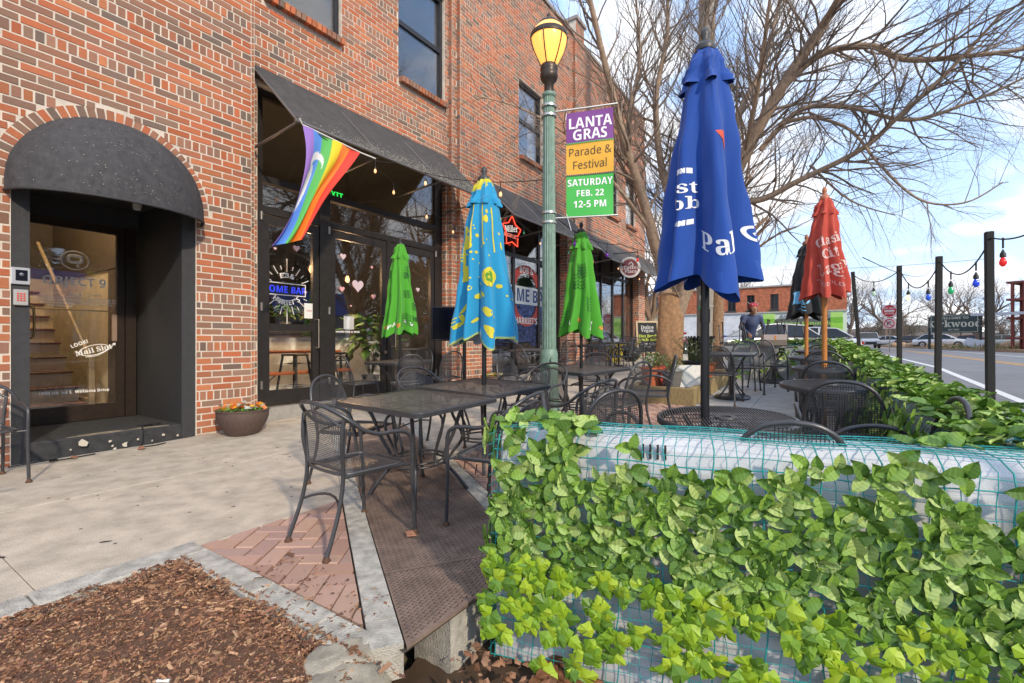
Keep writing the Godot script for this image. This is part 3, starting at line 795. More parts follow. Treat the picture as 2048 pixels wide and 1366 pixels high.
		if k == 1:
			m = MB.new(); m.bx(Vector3(px - 0.3, 1.42, -5.72), Vector3(px - 0.298, 1.66, -5.50)); part(d, "notice", m, mt(Color(0.62, 0.66, 0.70), 0.7))
			part(d, "lettering", letters("No outside food or drink", 0.035, 0.002, "Droid Sans", true), white, face(Vector3(px, 1.37, -5.32), Vector3.RIGHT))
			for q in [[-5.57, 2.19, 0.24], [-5.26, 2.66, 0.12], [-5.24, 2.10, 0.10], [-5.92, 2.02, 0.10], [-5.88, 2.55, 0.05], [-5.42, 1.82, 0.04]]:
				m = MB.new(); m.prism(heart(q[2]), face(Vector3(px, q[1], q[0]), Vector3.RIGHT), 0.002); part(d, "heart_sticker", m, mt(Color(0.62, 0.50, 0.55) if q[2] > 0.11 else Color(0.75, 0.38, 0.38), 0.6))
		if k == 0:
			for q in [[-4.05, 2.60, 0.05], [-4.40, 2.66, 0.11], [-4.55, 1.98, 0.05]]:
				m = MB.new(); m.prism(heart(q[2]), face(Vector3(px, q[1], q[0]), Vector3.RIGHT), 0.002); part(d, "heart_sticker", m, mt(Color(0.68, 0.45, 0.5), 0.6))
		if k == 2:
			for q in [[-7.05, 2.25, 0.10], [-6.95, 1.95, 0.05]]:
				m = MB.new(); m.prism(heart(q[2]), face(Vector3(px, q[1], q[0]), Vector3.RIGHT), 0.002); part(d, "heart_sticker", m, mt(Color(0.62, 0.50, 0.55), 0.6))
		k += 1
	# inside the bar
	var wl := MB.new(); wl.bx(Vector3(-8.75, 0.22, -7.6), Vector3(-8.6, 1.32, -3.75))
	var half := part(B, "half_wall", wl, mt(Color(0.72, 0.75, 0.70), 0.7, 0.0, "soft", 0.8))
	var lg2 := MB.new(); lg2.rbox(xf(Vector3(-8.68, 1.36, -5.7)), Vector3(0.36, 0.07, 3.9), 0.01); part(half, "ledge", lg2, mt(Color(0.03, 0.028, 0.026), 0.5))
	var orange := mt(Color(0.42, 0.115, 0.03), 0.5, 0.0, "streak", 1.2); var dkg := mt(Color(0.012, 0.05, 0.035), 0.5)
	for q in [["beer_table", 1.02, -7.9, 0.5, "orange topped folding beer table inside the bar", "table"], ["beer_bench", 0.68, -7.45, 0.26, "orange topped folding bench inside the bar door", "bench"]]:
		var t := thing(q[0], q[4], q[5], Vector3(q[2], 0.22, -4.75))
		var m := MB.new(); m.rbox(xf(Vector3(0, q[1] - 0.22, 0)), Vector3(q[3], 0.045, 2.0), 0.008); part(t, "top", m, orange)
		for z in [-0.75, 0.75]:
			m = MB.new()
			for x in [-1, 1]: m.tube([Vector3(x * q[3] * 0.42, 0, z), Vector3(x * q[3] * 0.3, q[1] - 0.245, z)], 0.016, 6)
			m.tube([Vector3(-q[3] * 0.38, 0.15, z), Vector3(q[3] * 0.38, 0.15, z)], 0.012, 6); m.tube([Vector3(0, 0.15, z), Vector3(0, q[1] - 0.25, z * 0.55)], 0.01, 6)
			part(t, "leg_frame", m, dkg)
	var st0: Node3D = null
	for q in [[-4.62, -7.35, "black metal bar stool behind the first glass door"], [-5.72, -7.75, "black metal bar stool beside the tall plant inside"]]:
		if st0 == null:
			st0 = thing("bar_stool", q[2], "stool", Vector3(q[1], 0.22, q[0]), 0.3, "bar stools inside")
			var bm := mt(Color(0.012, 0.012, 0.013), 0.4, 0.4)
			var m := MB.new(); m.rbox(xf(Vector3(0, 0.76, 0)), Vector3(0.31, 0.03, 0.31), 0.012); part(st0, "seat", m, bm)
			for x in [-1, 1]:
				for z in [-1, 1]:
					m = MB.new(); m.tube([Vector3(x * 0.13, 0.75, z * 0.13), Vector3(x * 0.21, 0, z * 0.21)], 0.024, 4); part(st0, "leg", m, bm)
			m = MB.new()
			for y in [0.25, 0.62]:
				var r: float = 0.21 - 0.08 * y / 0.75
				m.tube([Vector3(-r, y, -r), Vector3(r, y, -r), Vector3(r, y, r), Vector3(-r, y, r)], 0.011, 5, Color.WHITE, false, true)
			part(st0, "footrest", m, bm)
		else: copy(st0, Vector3(q[1], 0.22, q[0]), -0.2, q[2])
	leafy("trailing_plant", "green trailing plant on the ledge behind the glass door", Vector3(-8.66, 1.4, -5.25), 0.34, 0.35, 70, Color(0.10, 0.22, 0.035), Color(0.35, 0.34, 0.3), "", 0.1, 0.16, 0.12)
	leafy("yellow_green_plant", "yellow green leafy plant on the ledge by the menu", Vector3(-8.66, 1.4, -5.85), 0.3, 0.35, 70, Color(0.28, 0.33, 0.03), Color(0.30, 0.30, 0.28), "", 0.1, 0.16, 0.10)
	leafy("striped_plant", "striped leafed plant on the ledge behind the emblem door", Vector3(-8.66, 1.4, -4.35), 0.26, 0.3, 46, Color(0.09, 0.11, 0.05), Color(0.05, 0.05, 0.05), "", 0.1, 0.14, 0.12)
	leafy("palm_plant", "tall potted palm behind the glass by the green umbrella", Vector3(-7.55, 0.22, -6.35), 0.5, 1.25, 120, Color(0.09, 0.2, 0.04), Color(0.1, 0.1, 0.1), "", 0.17, 0.3, 0.26)
	var k2 := 0
	for q in [[-7.7, 2.55, -5.15], [-8.0, 2.5, -6.15], [-7.9, 2.6, -4.2]]:   # pendant bulbs that light the bar
		var pb := thing("pendant_lamp", ["warm pendant bulb behind the middle glass door", "warm pendant bulb behind the green umbrella", "warm pendant bulb behind the emblem door"][k2], "lamp", Vector3(q[0], q[1], q[2]), 0.0, "pendant bulbs in the bar")
		bulb(pb, Vector3.ZERO, Color(1.0, 0.50, 0.18), 3.0, 1.5)
		var m := MB.new(); m.tube([Vector3(0, 0.1, 0), Vector3(0, 4.9 - q[1], 0)], 0.005, 5); part(pb, "flex", m, mt(Color(0.01, 0.01, 0.01), 0.6))
		var ol := OmniLight3D.new(); ol.name = numbered("pendant_light"); ol.light_color = Color(1.0, 0.80, 0.58); ol.light_energy = 1.1; ol.light_size = 0.05; ol.omni_range = 9; ol.omni_attenuation = 2.0; ol.shadow_enabled = true; ol.position = Vector3(q[0], q[1] - 0.06, q[2]); add_child(ol)
		k2 += 1
	var ex := MB.new(); ex.rbox(xf(Vector3(-8.9, 4.35, -6.5)), Vector3(0.05, 0.2, 0.36), 0.01)
	var es := thing("exit_sign", "green glowing exit sign inside the bar ceiling", "sign", Vector3.ZERO)
	part(es, "case", ex, mt(Color(0.02, 0.05, 0.02), 0.5)); part(es, "lettering", letters("EXIT", 0.14, 0.004, "Droid Sans", true), glow(Color(0.02, 0.6, 0.08), 1.5), face(Vector3(-8.872, 4.35, -6.5), Vector3.RIGHT))
	# second and third shop fronts
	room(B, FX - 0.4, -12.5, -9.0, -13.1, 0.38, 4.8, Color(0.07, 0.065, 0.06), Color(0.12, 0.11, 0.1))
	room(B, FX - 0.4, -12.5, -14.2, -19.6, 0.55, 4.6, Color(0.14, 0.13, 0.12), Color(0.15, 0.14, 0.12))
	bars(B, FX - 0.28, [-9.16, -10.45, -11.75, -12.94], [0.42, 3.45, 4.65])
	bars(B, FX - 0.28, [-14.36, -15.3, -16.2, -17.3, -18.4, -19.44], [0.95, 3.62, 4.45])
	var rs := MB.new(); rs.bx(Vector3(FX - 0.4, 0.3, -19.5), Vector3(FX - 0.05, 0.9, -14.3)); part(B, "stall_riser", rs, mt(Color(0.36, 0.15, 0.09), 0.9, 0.0, "fine", 5.0, "soft", 1.0, 0.3, true))
	var sg := Node3D.new(); sg.name = "window_lettering"; B.add_child(sg)
	var c := Vector3(FX - 0.305, 2.44, -11.1)
	var bd := MB.new(); bd.bx(c + Vector3(-0.003, -0.24, -1.2), c + Vector3(0, 0.24, 1.2)); part(sg, "band", bd, mt(Color(0.66, 0.72, 0.74), 0.7))
	part(sg, "lettering", letters("HOME BAR", 0.34, 0.002, "Droid Sans", true), mt(Color(0.03, 0.07, 0.22), 0.6), face(c + Vector3(0.002, 0, 0), Vector3.RIGHT))
	var rg := MB.new()
	for q in [[0.28, 1.0], [-0.28, -1.0]]:
		var pl := []
		for i in 17:
			var a: float = PI * i / 16.0
			pl.append(Vector2(cos(a) * 0.72, q[0] + q[1] * sin(a) * 0.55))
		for i in 17:
			var a: float = PI * (16 - i) / 16.0
			pl.append(Vector2(cos(a) * 0.5, q[0] + q[1] * sin(a) * 0.33))
		rg.prism(pl, face(c, Vector3.RIGHT), 0.002)
	part(sg, "ring", rg, mt(Color(0.50, 0.06, 0.045), 0.6))
	part(sg, "lettering", letters("BOB &", 0.17, 0.002, "Droid Sans", true), white, face(c + Vector3(0.004, 0.68, 0), Vector3.RIGHT))
	part(sg, "lettering", letters("HARRIET'S", 0.17, 0.002, "Droid Sans", true), white, face(c + Vector3(0.004, -0.68, 0), Vector3.RIGHT))
	var nn := thing("neon_star_sign", "red neon star beer sign hanging under the second awning", "sign", Vector3(FX - 0.24, 4.02, -10.3))
	var star := []
	for i in 10:
		var r := 0.42 if i % 2 == 0 else 0.26
		star.append(Vector3(0, cos(TAU * i / 10) * r, -sin(TAU * i / 10) * r * 1.05))
	var m2 := MB.new(); m2.tube(star, 0.014, 6, Color.WHITE, false, true); part(nn, "neon_tube", m2, glow(Color(1.0, 0.06, 0.03), 2.2))
	var pl2 := []
	for p in star: pl2.append(Vector2(-p.z, p.y) * 0.96)
	m2 = MB.new(); m2.prism(pl2, face(Vector3(-0.03, 0, 0), Vector3.RIGHT), 0.006); part(nn, "panel", m2, mt(Color(0.02, 0.012, 0.012), 0.4))
	part(nn, "lettering", letters("Miller", 0.15, 0.004, "Droid Serif", false, true), glow(Color(0.8, 0.8, 0.75), 0.8), face(Vector3(-0.02, 0.08, 0), Vector3.RIGHT, 0.15))
	part(nn, "lettering", letters("HIGH LIFE", 0.09, 0.004, "Droid Serif", true), glow(Color(0.9, 0.25, 0.2), 0.8), face(Vector3(-0.02, -0.1, 0), Vector3.RIGHT))

# ---------------------------------------------------------------- ground
func sheet(x0: float, x1: float, z0: float, z1: float, dy: float, nz := 1) -> MB:   # follows the pavement's slope
	var m := MB.new()
	var cuts := [z0]
	for b in [-2.3, -10.0, -18.0]:
		if b < z0 - 0.001 and b > z1 + 0.001: cuts.append(b)
	cuts.append(z1)
	for i in cuts.size() - 1: m.quad(at(x0, cuts[i], dy), at(x1, cuts[i], dy), at(x1, cuts[i + 1], dy), at(x0, cuts[i + 1], dy))
	return m

func slope_box(m: MB, x0: float, x1: float, z0: float, z1: float, h0: float, h1: float, col := Color.WHITE, e := 0.004):   # block lying on the slope, z0 > z1, with a small chamfer
	var a := []
	for q in [[x0, z0], [x1, z0], [x1, z1], [x0, z1]]: a.append(at(q[0], q[1], h0))
	var b := []
	var lo := []
	for q in [[x0 + e, z0 - e], [x1 - e, z0 - e], [x1 - e, z1 + e], [x0 + e, z1 + e]]: b.append(at(q[0], q[1], h1))
	for q in [[x0, z0], [x1, z0], [x1, z1], [x0, z1]]: lo.append(at(q[0], q[1], h1 - e))
	m.quad(b[0], b[1], b[2], b[3], col)
	for i in 4:
		var j := (i + 1) % 4
		m.quad(lo[i], lo[j], b[j], b[i], col); m.quad(a[i], a[j], lo[j], lo[i], col)

func build_ground():
	var g := MB.new()
	var xs := [-200.0, -1.32, 1.15, 400.0]
	g.add(sheet(-250, 400, 60, -2.3, -0.34)); g.add(sheet(-250, 400, -2.3, -600, -0.34))
	setting("ground", g, mt(Color(0.15, 0.12, 0.075), 0.95, 0.0, "blotch", 0.4, "fine", 2.0, 0.5, true))
	# pavement of concrete slabs between building and paver strip
	var con := mt(Color(0.475, 0.41, 0.325), 0.88, 0.0, "stain", 0.42, "fine", 2.3, 0.3, true)
	var con2 := mt(Color(0.40, 0.40, 0.39), 0.9, 0.0, "soft", 0.7, "fine", 3.7, 0.3, true)
	var pv := Node3D.new(); pv.name = "pavement"; add_child(pv); pv.set_meta("kind", "structure")
	var zs := [1.6, -0.66, -2.36, -4.1, -5.9, -7.7, -9.5, -11.3, -13.1, -14.9, -16.7, -18.5, -20.3, -22.1, -24.0]
	var xs2 := [-6.62, -4.85, -3.085]
	for i in zs.size() - 1:
		for k in 2:
			var m := MB.new()
			if i == 0: m.bx(Vector3(xs2[k] + 0.003, -0.15, zs[1] + 0.003), Vector3(xs2[k + 1] - 0.003 - (0.1 if k == 1 else 0.0), -0.002, 1.6), vary(Color.WHITE, 0.04))
			else: slope_box(m, xs2[k] + 0.003, xs2[k + 1] - 0.003, zs[i] - 0.003, zs[i + 1] + 0.003, -0.15, rng.randf_range(-0.003, 0.0), vary(Color.WHITE, 0.05))
			part(pv, "slab", m, con)
	for q in [[-1.40, 0.95, -2.42, -4.5], [-1.40, -0.2, -4.5, -7.2], [-0.2, 0.95, -4.5, -7.2], [-1.70, -0.95, -7.2, -9.6], [-0.95, 0.95, -7.2, -9.6], [-1.70, -1.05, -9.6, -12.4], [-1.05, 0.95, -9.6, -12.4], [-1.70, 0.95, -12.4, -15.5], [-3.08, -1.71, -10.7, -15.5], [-3.08, 0.95, -15.5, -24.0]]:
		var m := MB.new(); slope_box(m, q[0] + 0.003, q[1] - 0.003, q[2] - 0.003, q[3] + 0.003, -0.15, -0.001, vary(Color.WHITE, 0.05)); part(pv, "slab", m, con2)
	var bed := MB.new(); bed.add(sheet(-6.6, 0.95, 1.6, -24.0, -0.03)); 
	# concrete kerbs round the mulch and beside the plate
	var kb := Node3D.new(); kb.name = "kerb"; add_child(kb); kb.set_meta("kind", "structure")
	var kc := mt(Color(0.42, 0.40, 0.35), 0.92, 0.0, "blotch", 1.3, "grain", 3.0, 0.8, true)
	for q in [[-3.165, -2.98, 1.6, 0.5], [-3.165, -2.98, 0.495, -0.3], [-3.165, -2.98, -0.305, -0.62], [-3.165, -2.98, -0.625, -1.335], [-2.975, -2.28, -1.19, -1.335], [-2.275, -1.80, -1.195, -1.33], [-1.795, -1.52, -1.175, -1.325]]:
		var m := MB.new(); m.rbox(xf(Vector3((q[0] + q[1]) * 0.5, -0.07, (q[2] + q[3]) * 0.5), rng.randf_range(-0.006, 0.006)), Vector3(q[1] - q[0], 0.16 + rng.randf_range(-0.006, 0.006), q[2] - q[3]), 0.008); part(kb, "kerb_stone", m, kc)
	# steel chequer plate over a drain, laid askew, on two concrete strips
	var pd := Vector3(1.34, 0, 0.905).normalized()   # its long way
	var pn := Vector3(pd.z, 0, -pd.x)                # across, away from the camera
	var p0 := Vector3(-2.725, 0, -2.247)             # far end of its near edge
	var on := func(l: float, a: float) -> Vector3:
		var q: Vector3 = p0 + pd * l + pn * a
		return Vector3(q.x, gy(q.z) + 0.004, q.z)
	var st := Node3D.new(); st.name = "edge_strip"; add_child(st); st.set_meta("kind", "structure")
	for q in [[-0.135, -0.008, -3.0, 1.60], [0.777, 0.905, -3.0, 1.10]]:
		var m := MB.new()
		var a: float = q[2]
		while a < q[3] - 0.01:
			var b: float = minf(a + 1.1, q[3])
			var c := [on.call(a + 0.003, q[0]), on.call(b - 0.003, q[0]), on.call(b - 0.003, q[1]), on.call(a + 0.003, q[1])]
			for i in 4: c[i] += UP3 * 0.006
			m.quad(c[0], c[1], c[2], c[3])
			for i in 4: m.quad(c[i] - UP3 * 0.14, c[(i + 1) % 4] - UP3 * 0.14, c[(i + 1) % 4], c[i])
			a = b
		part(st, "strip", m, kc)
	var rust := mt(Color(0.23, 0.165, 0.13), 0.7, 0.25, "blotch", 0.8, "fine", 4.0, 0.25)
	var cp := thing("steel_cover_plate", "rusty brown steel chequer plate laid over the drain under the tables", "plate")
	var segs := [[-3.0, 0.985], [0.99, 1.62]]
	for q in segs:
		var m := MB.new()
		# the free end is cut along the pit's edge
		var to := func(w: float) -> float: return q[1] if q[1] < 1.5 else 1.62 - 0.67 * w
		for i in 12:
			for j in 6:
				var w0 := 0.77 * j / 6.0; var w1 := 0.77 * (j + 1) / 6.0; var a := i / 12.0; var b := (i + 1) / 12.0
				m.quad(on.call(lerpf(q[0], to.call(w0), a), w0), on.call(lerpf(q[0], to.call(w0), b), w0), on.call(lerpf(q[0], to.call(w1), b), w1), on.call(lerpf(q[0], to.call(w1), a), w1))
		var e0: Vector3 = on.call(1.62, 0.0); var e1: Vector3 = on.call(1.62 - 0.516, 0.77)
		if q[1] > 1.5: m.quad(e0 - UP3 * 0.014, e1 - UP3 * 0.014, e1, e0)
		var pt := part(cp, "plate", m, rust)
		var lug := MB.new()   # raised pattern
		var row := 0
		var l: float = maxf(q[0], -2.2) + 0.016
		while l < q[1] - 0.014:
			var w := 0.016 + (0.0155 if row % 2 else 0.0)
			while w < 0.76:
				if l < 1.595 - w * 0.67:
					var c: Vector3 = on.call(l, w)
					var dir := (pd * 0.70 + pn * (0.71 if row % 2 else -0.71)).normalized() * 0.0135
					var sd := Vector3(dir.z, 0, -dir.x) * 0.27
					var h := UP3 * 0.0035
					var k := [c - dir, c - dir * 0.4 + sd, c + dir * 0.4 + sd, c + dir, c + dir * 0.4 - sd, c - dir * 0.4 - sd]
					var tq := [c - dir * 0.5 + h, c + dir * 0.5 + h]
					lug.quad(k[1], k[2], tq[1], tq[0]); lug.quad(k[4], k[5], tq[0], tq[1]); lug.tri(k[0], k[1], tq[0]); lug.tri(k[5], k[0], tq[0]); lug.tri(k[2], k[3], tq[1]); lug.tri(k[3], k[4], tq[1])
				w += 0.031
			l += 0.0145; row += 1
		part(pt, "tread", lug, mt(Color(0.115, 0.085, 0.068), 0.5, 0.5, "blotch", 0.8, "fine", 4.0)).set_meta("kind", "stuff")
	# herringbone pavers
	var pa := Node3D.new(); pa.name = "brick_paving"; add_child(pa); pa.set_meta("kind", "structure")
	var bl := MB.new(); bl.add(sheet(-3.1, -1.38, -1.33, -10.7, -0.014)); bl.add(sheet(-3.0, -1.4, -1.2, -1.33, -0.16)); part(pa, "sand_bed", bl, mt(Color(0.075, 0.058, 0.042), 0.95, 0.0, "fine", 5.0, "", 1.0, 0.4, true))
	var pm := mt(Color.WHITE, 0.9, 0.0, "grain", 3.0, "fine", 9.0, 0.35, true)
	var cols := [Color(0.45, 0.28, 0.215), Color(0.48, 0.31, 0.24), Color(0.40, 0.245, 0.185), Color(0.43, 0.275, 0.225)]
	var L := 0.224; var W := 0.112
	var kinds := []
	for k in 6:
		var m := MB.new(); m.rbox(xf(Vector3(0, -0.02, 0)), Vector3(L - 0.010, 0.045, W - 0.010), 0.005, vary(cols[k % 4], 0.1)); kinds.append(m.mesh())
	var zones := [PackedVector2Array([Vector2(-3.08, -2.31), Vector2(-3.08, -1.34), Vector2(-1.64, -1.34)]), PackedVector2Array([Vector2(-3.08, -3.60), Vector2(-1.405, -2.465), Vector2(-1.405, -7.2), Vector2(-1.705, -7.2), Vector2(-1.705, -7.47), Vector2(-2.73, -7.47), Vector2(-2.73, -10.6), Vector2(-3.08, -10.6)])]
	var list := []
	var hb := Basis(UP3, 0.62)
	for i in range(-70, 71):
		for j in range(-45, 46):
			for s in 2:
				var q := Vector2(i * W + j * L, i * W - j * L)   # the pair steps diagonally
				var c := Vector3(q.x + L * 0.5, 0, q.y + W * 0.5) if s == 0 else Vector3(q.x + W * 0.5, 0, q.y + W + L * 0.5)
				var p := Vector3(-2.3, 0, -3.5) + hb * c
				if p.x < -3.3 or p.x > -1.2 or p.z > -1.1 or p.z < -10.8: continue
				list.append([p.distance_to(Vector3(0, 1.2, 0)), p, s])
	list.sort_custom(func(a, b): return a[0] < b[0])
	var rest := MB.new()
	var made := 0
	for i in list.size():
		var p: Vector3 = list[i][1]
		var tb := hb * Basis(UP3, (PI / 2 if list[i][2] == 1 else 0.0) + rng.randf_range(-0.012, 0.012))
		var hl := L * 0.5 - 0.005; var hw := W * 0.5 - 0.005
		var poly := PackedVector2Array()
		for e in [[-hl, -hw], [hl, -hw], [hl, hw], [-hl, hw]]:
			var c := p + tb * Vector3(e[0], 0, e[1]); poly.append(Vector2(c.x, c.z))
		var lift := 0.001 + rng.randf_range(-0.004, 0.003)
		for zn in zones:
			for cut in Geometry2D.intersect_polygons(poly, zn):
				var area := 0.0
				for k in cut.size(): area += cut[k].cross(cut[(k + 1) % cut.size()])
				if absf(area) < 0.002: continue
				var whole := absf(area) > 7.6 * hl * hw
				if whole:
					var t := Transform3D(Basis(Vector3.RIGHT, 0.045 if p.z < -2.3 else 0.0) * tb * Basis(Vector3.RIGHT, rng.randf_range(-0.006, 0.006)), at(p.x, p.z, lift))
					if made < 290: part(pa, "paver", kinds[i % 6], pm, t); made += 1
					else: rest.rbox(t * xf(Vector3(0, -0.02, 0)), Vector3(L - 0.010, 0.045, W - 0.010), 0.005, vary(cols[i % 4], 0.1))
				else:
					var m := MB.new()
					var flat := []
					for q in cut: flat.append(Vector2(q.x - p.x, -(q.y - p.z)))
					m.prism(flat, Transform3D(Basis(Vector3(1, 0, 0), Vector3(0, 0, -1), UP3), at(p.x, p.z, lift - 0.03)), 0.033, vary(cols[i % 4], 0.1))
					if made < 290: part(pa, "paver", m, pm); made += 1
					else: rest.add(m)
	part(pa, "far_pavers", rest, pm).set_meta("kind", "stuff")
	# mulch bed
	var mu := MB.new()
	var hf := FastNoiseLite.new(); hf.frequency = 1.6; hf.seed = 4
	mu.grid(60, 60, func(u: float, v: float) -> Vector3:
		var x := lerpf(-2.99, -1.0, u); var z := lerpf(1.3, -1.2, v)
		var edge := minf(minf(x + 2.99, z + 1.2), 0.15) / 0.15
		return Vector3(x, -0.05 + 0.05 * edge + 0.035 * hf.get_noise_2d(x * 3.0, z * 3.0) - maxf(0.0, x + 1.45) * 0.4, z), null, false, false)
	var md := setting("mulch_bed", mu, mt(Color(0.15, 0.078, 0.046), 0.95, 0.0, "grain", 4.0, "fine", 9.0, 1.0, true))
	var chip := MB.new()
	var cc := [Color(0.25, 0.12, 0.068), Color(0.18, 0.085, 0.05), Color(0.31, 0.16, 0.088), Color(0.44, 0.27, 0.155), Color(0.12, 0.06, 0.04)]
	for i in 46000:
		var x := rng.randf_range(-2.975, -1.25); var z := rng.randf_range(-1.205, 0.45)
		if rng.randf() < 0.012: x = rng.randf_range(-2.5, -1.6); z = rng.randf_range(-1.55, -1.2)
		if z < -1.2 and rng.randf() < 0.7: continue
		var y := -0.005 + 0.035 * hf.get_noise_2d(x * 3.0, z * 3.0) - maxf(0.0, x + 1.45) * 0.4
		if z < -1.19: y = 0.016
		
		var l := rng.randf_range(0.003, 0.0115) * (2.6 if rng.randf() < 0.05 else 1.0); var w := l * rng.randf_range(0.15, 0.4)
		var b := Basis(UP3, rng.randf() * TAU) * Basis(Vector3.BACK, rng.randf_range(-0.35, 0.35)) * Basis(Vector3.RIGHT, rng.randf_range(-0.6, 0.6))
		var p := Vector3(x, y + rng.randf_range(0.0, 0.012), z)
		var col := vary(cc[rng.randi() % 5], 0.3)
		var a := p + b * Vector3(-l, 0, -w * 0.6); var e := p + b * Vector3(l * 0.8, 0.002, -w); var d := p + b * Vector3(l, 0, w * 0.8); var f := p + b * Vector3(-l * 0.9, 0.001, w)
		chip.quad(f, d, e, a, col); chip.quad(f - UP3 * 0.004, d - UP3 * 0.004, d, f, col)
	part(md, "bark_chips", chip, mt(Color.WHITE, 0.9)).set_meta("kind", "stuff")
	for q in [[-1.93, -0.72, 0.6], [-2.62, -0.42, 2.2]]:
		var m := MB.new(); m.tube([Vector3(-0.02, 0.012, 0), Vector3(0.0, 0.014, 0.004), Vector3(0.022, 0.012, 0)], [0.006, 0.004, 0.007], 6); solo("litter_scrap", "small white scrap lying on the bark mulch " + ("in the middle" if q[0] > -2 else "near the kerb"), "litter", m, mt(Color(0.7, 0.68, 0.63), 0.7), xf(Vector3(q[0], 0.01, q[1]), q[2]))
	# dropped pit beside the plate: soil, stones, dead leaves, rusty pipes
	var so := MB.new()
	so.grid(30, 30, func(u: float, v: float) -> Vector3:
		var x := lerpf(-1.60, 1.1, u); var z := lerpf(0.6, -2.5, v)
		return Vector3(x, -0.27 + 0.05 * hf.get_noise_2d(x * 2.0 + 7.0, z * 2.0), z))
	setting("soil", so, mt(Color(0.11, 0.068, 0.04), 0.95, 0.0, "grain", 3.0, "fine", 7.0, 1.0, true))
	var wl := MB.new(); wl.bx(Vector3(-1.62, -0.4, -2.6), Vector3(-1.40, -0.012, -1.62)); wl.bx(Vector3(-1.40, -0.4, -2.45), Vector3(1.0, -0.03, -2.40)); setting("kerb_face", wl, kc)
	for q in [[-1.43, -1.05, 0.30, 0.26, 0.34, 0.25, "pale granite kerb block with broken corner by the pit"], [-1.56, -1.16, 0.26, 0.2, 0.2, 1.1, "small granite corner stone between mulch and plate"]]:
		var m := MB.new()
		var nz := FastNoiseLite.new(); nz.frequency = 4.0; nz.seed = int(q[0] * -100.0)
		m.grid(18, 12, func(u: float, v: float) -> Vector3:
			var a := TAU * u; var e := PI * (v - 0.5)
			var c := Vector3(cos(e) * cos(a), sin(e), cos(e) * sin(a))
			var k := 1.0 / pow(pow(absf(c.x), 5.0) + pow(absf(c.y), 5.0) + pow(absf(c.z), 5.0), 0.2)
			var p := c * k * (1.0 + 0.13 * nz.get_noise_3dv(c * 0.5))
			return Vector3(p.x * q[2] * 0.5, p.y * q[3] * 0.5, p.z * q[4] * 0.5), null, true, true)
		solo("granite_block", q[6], "stone", m, mt(Color(0.42, 0.38, 0.30), 0.92, 0.0, "grain", 3.0, "blotch", 1.2, 1.2), xf(Vector3(q[0], -0.115 if q[2] > 0.28 else -0.08, q[1]), q[5]))
	for i in 4:
		var m := MB.new(); m.tube([Vector3(-0.75, 0, 0), Vector3(0.9, 0, 0)], 0.026, 12); m.tube([Vector3(-0.752, 0, 0), Vector3(-0.70, 0, 0)], 0.030, 12)
		solo("rusty_pipe", ["rusty pipe lying nearest the leaf screen in the pit", "second rusty pipe from the leaf screen in the pit", "third rusty pipe from the leaf screen in the pit", "outermost rusty pipe lying in the pit"][i], "pipe", m, mt(Color(0.21, 0.085, 0.035), 0.8, 0.2, "rust", 1.5, "grain", 4.0, 0.5), xf(Vector3(-0.28, -0.205, -1.72 + i * 0.062), -0.2), "rusty pipes in the pit")
	var dl := MB.new()
	for i in 700:
		var x := rng.randf_range(-1.36, -0.2); var z := rng.randf_range(-1.75, -0.6)
		if x > -0.95 and z < -1.45: continue
		var b := Basis(UP3, rng.randf() * TAU) * Basis(Vector3.BACK, rng.randf_range(-0.7, 0.7)) * Basis(Vector3.RIGHT, rng.randf_range(-0.8, 0.8))
		leaf_at(dl, Vector3(x, -0.215 + rng.randf() * 0.05, z), b, rng.randf_range(0.025, 0.065), vary([Color(0.26, 0.13, 0.07), Color(0.18, 0.085, 0.045), Color(0.34, 0.19, 0.11)][i % 3], 0.25))
	var dd := solo("dead_leaves", "brown dead leaves heaped in the pit beside the plate", "leaves", dl, mt(Color.WHITE, 0.8)); dd.set_meta("kind", "stuff")
	for q in [[-2.13, -2.10, 0.09, "curled brown leaf lying on the steel plate"], [-6.42, -1.62, 0.1, "crumpled brown leaf at the foot of the doorstep"], [-6.36, -2.16, 0.12, "dry leaf scraps in the corner below the doorstep"]]:
		var m := MB.new(); leaf_at(m, Vector3(-q[2] * 0.5, 0.02, 0), Basis(Vector3.RIGHT, 0.5), q[2], Color(0.30, 0.14, 0.08)); leaf_at(m, Vector3(-q[2] * 0.3, 0.012, 0.01), Basis(UP3, 0.7) * Basis(Vector3.RIGHT, -0.5), q[2] * 0.8, Color(0.24, 0.11, 0.06))
		solo("fallen_leaf", q[3], "leaf", m, mt(Color.WHITE, 0.8), xf(Vector3(q[0], 0.012, q[1]), rng.randf() * TAU))
	# stains and gum on the concrete, each with its own outline
	var sp := MB.new()
	for i in 150:
		var x := rng.randf_range(-6.4, -3.2); var z := rng.randf_range(-5.5, 0.3); var r := rng.randf_range(0.006, 0.02)
		if i < 12: r = rng.randf_range(0.04, 0.11)
		var poly := []
		for k in 9: poly.append(Vector2.from_angle(TAU * k / 9) * r * rng.randf_range(0.5, 1.2) * Vector2(1.0, 0.6))
		var col := Color(0.12, 0.11, 0.10) if i % 3 else Color(0.30, 0.17, 0.09)
		if i < 12: col = Color(0.37, 0.31, 0.245) if i % 2 else Color(0.34, 0.30, 0.26)
		sp.prism(poly, Transform3D(Basis(UP3, rng.randf() * TAU) * Basis(Vector3.RIGHT, -PI / 2), at(x, z, 0.0012)), 0.0008, col)
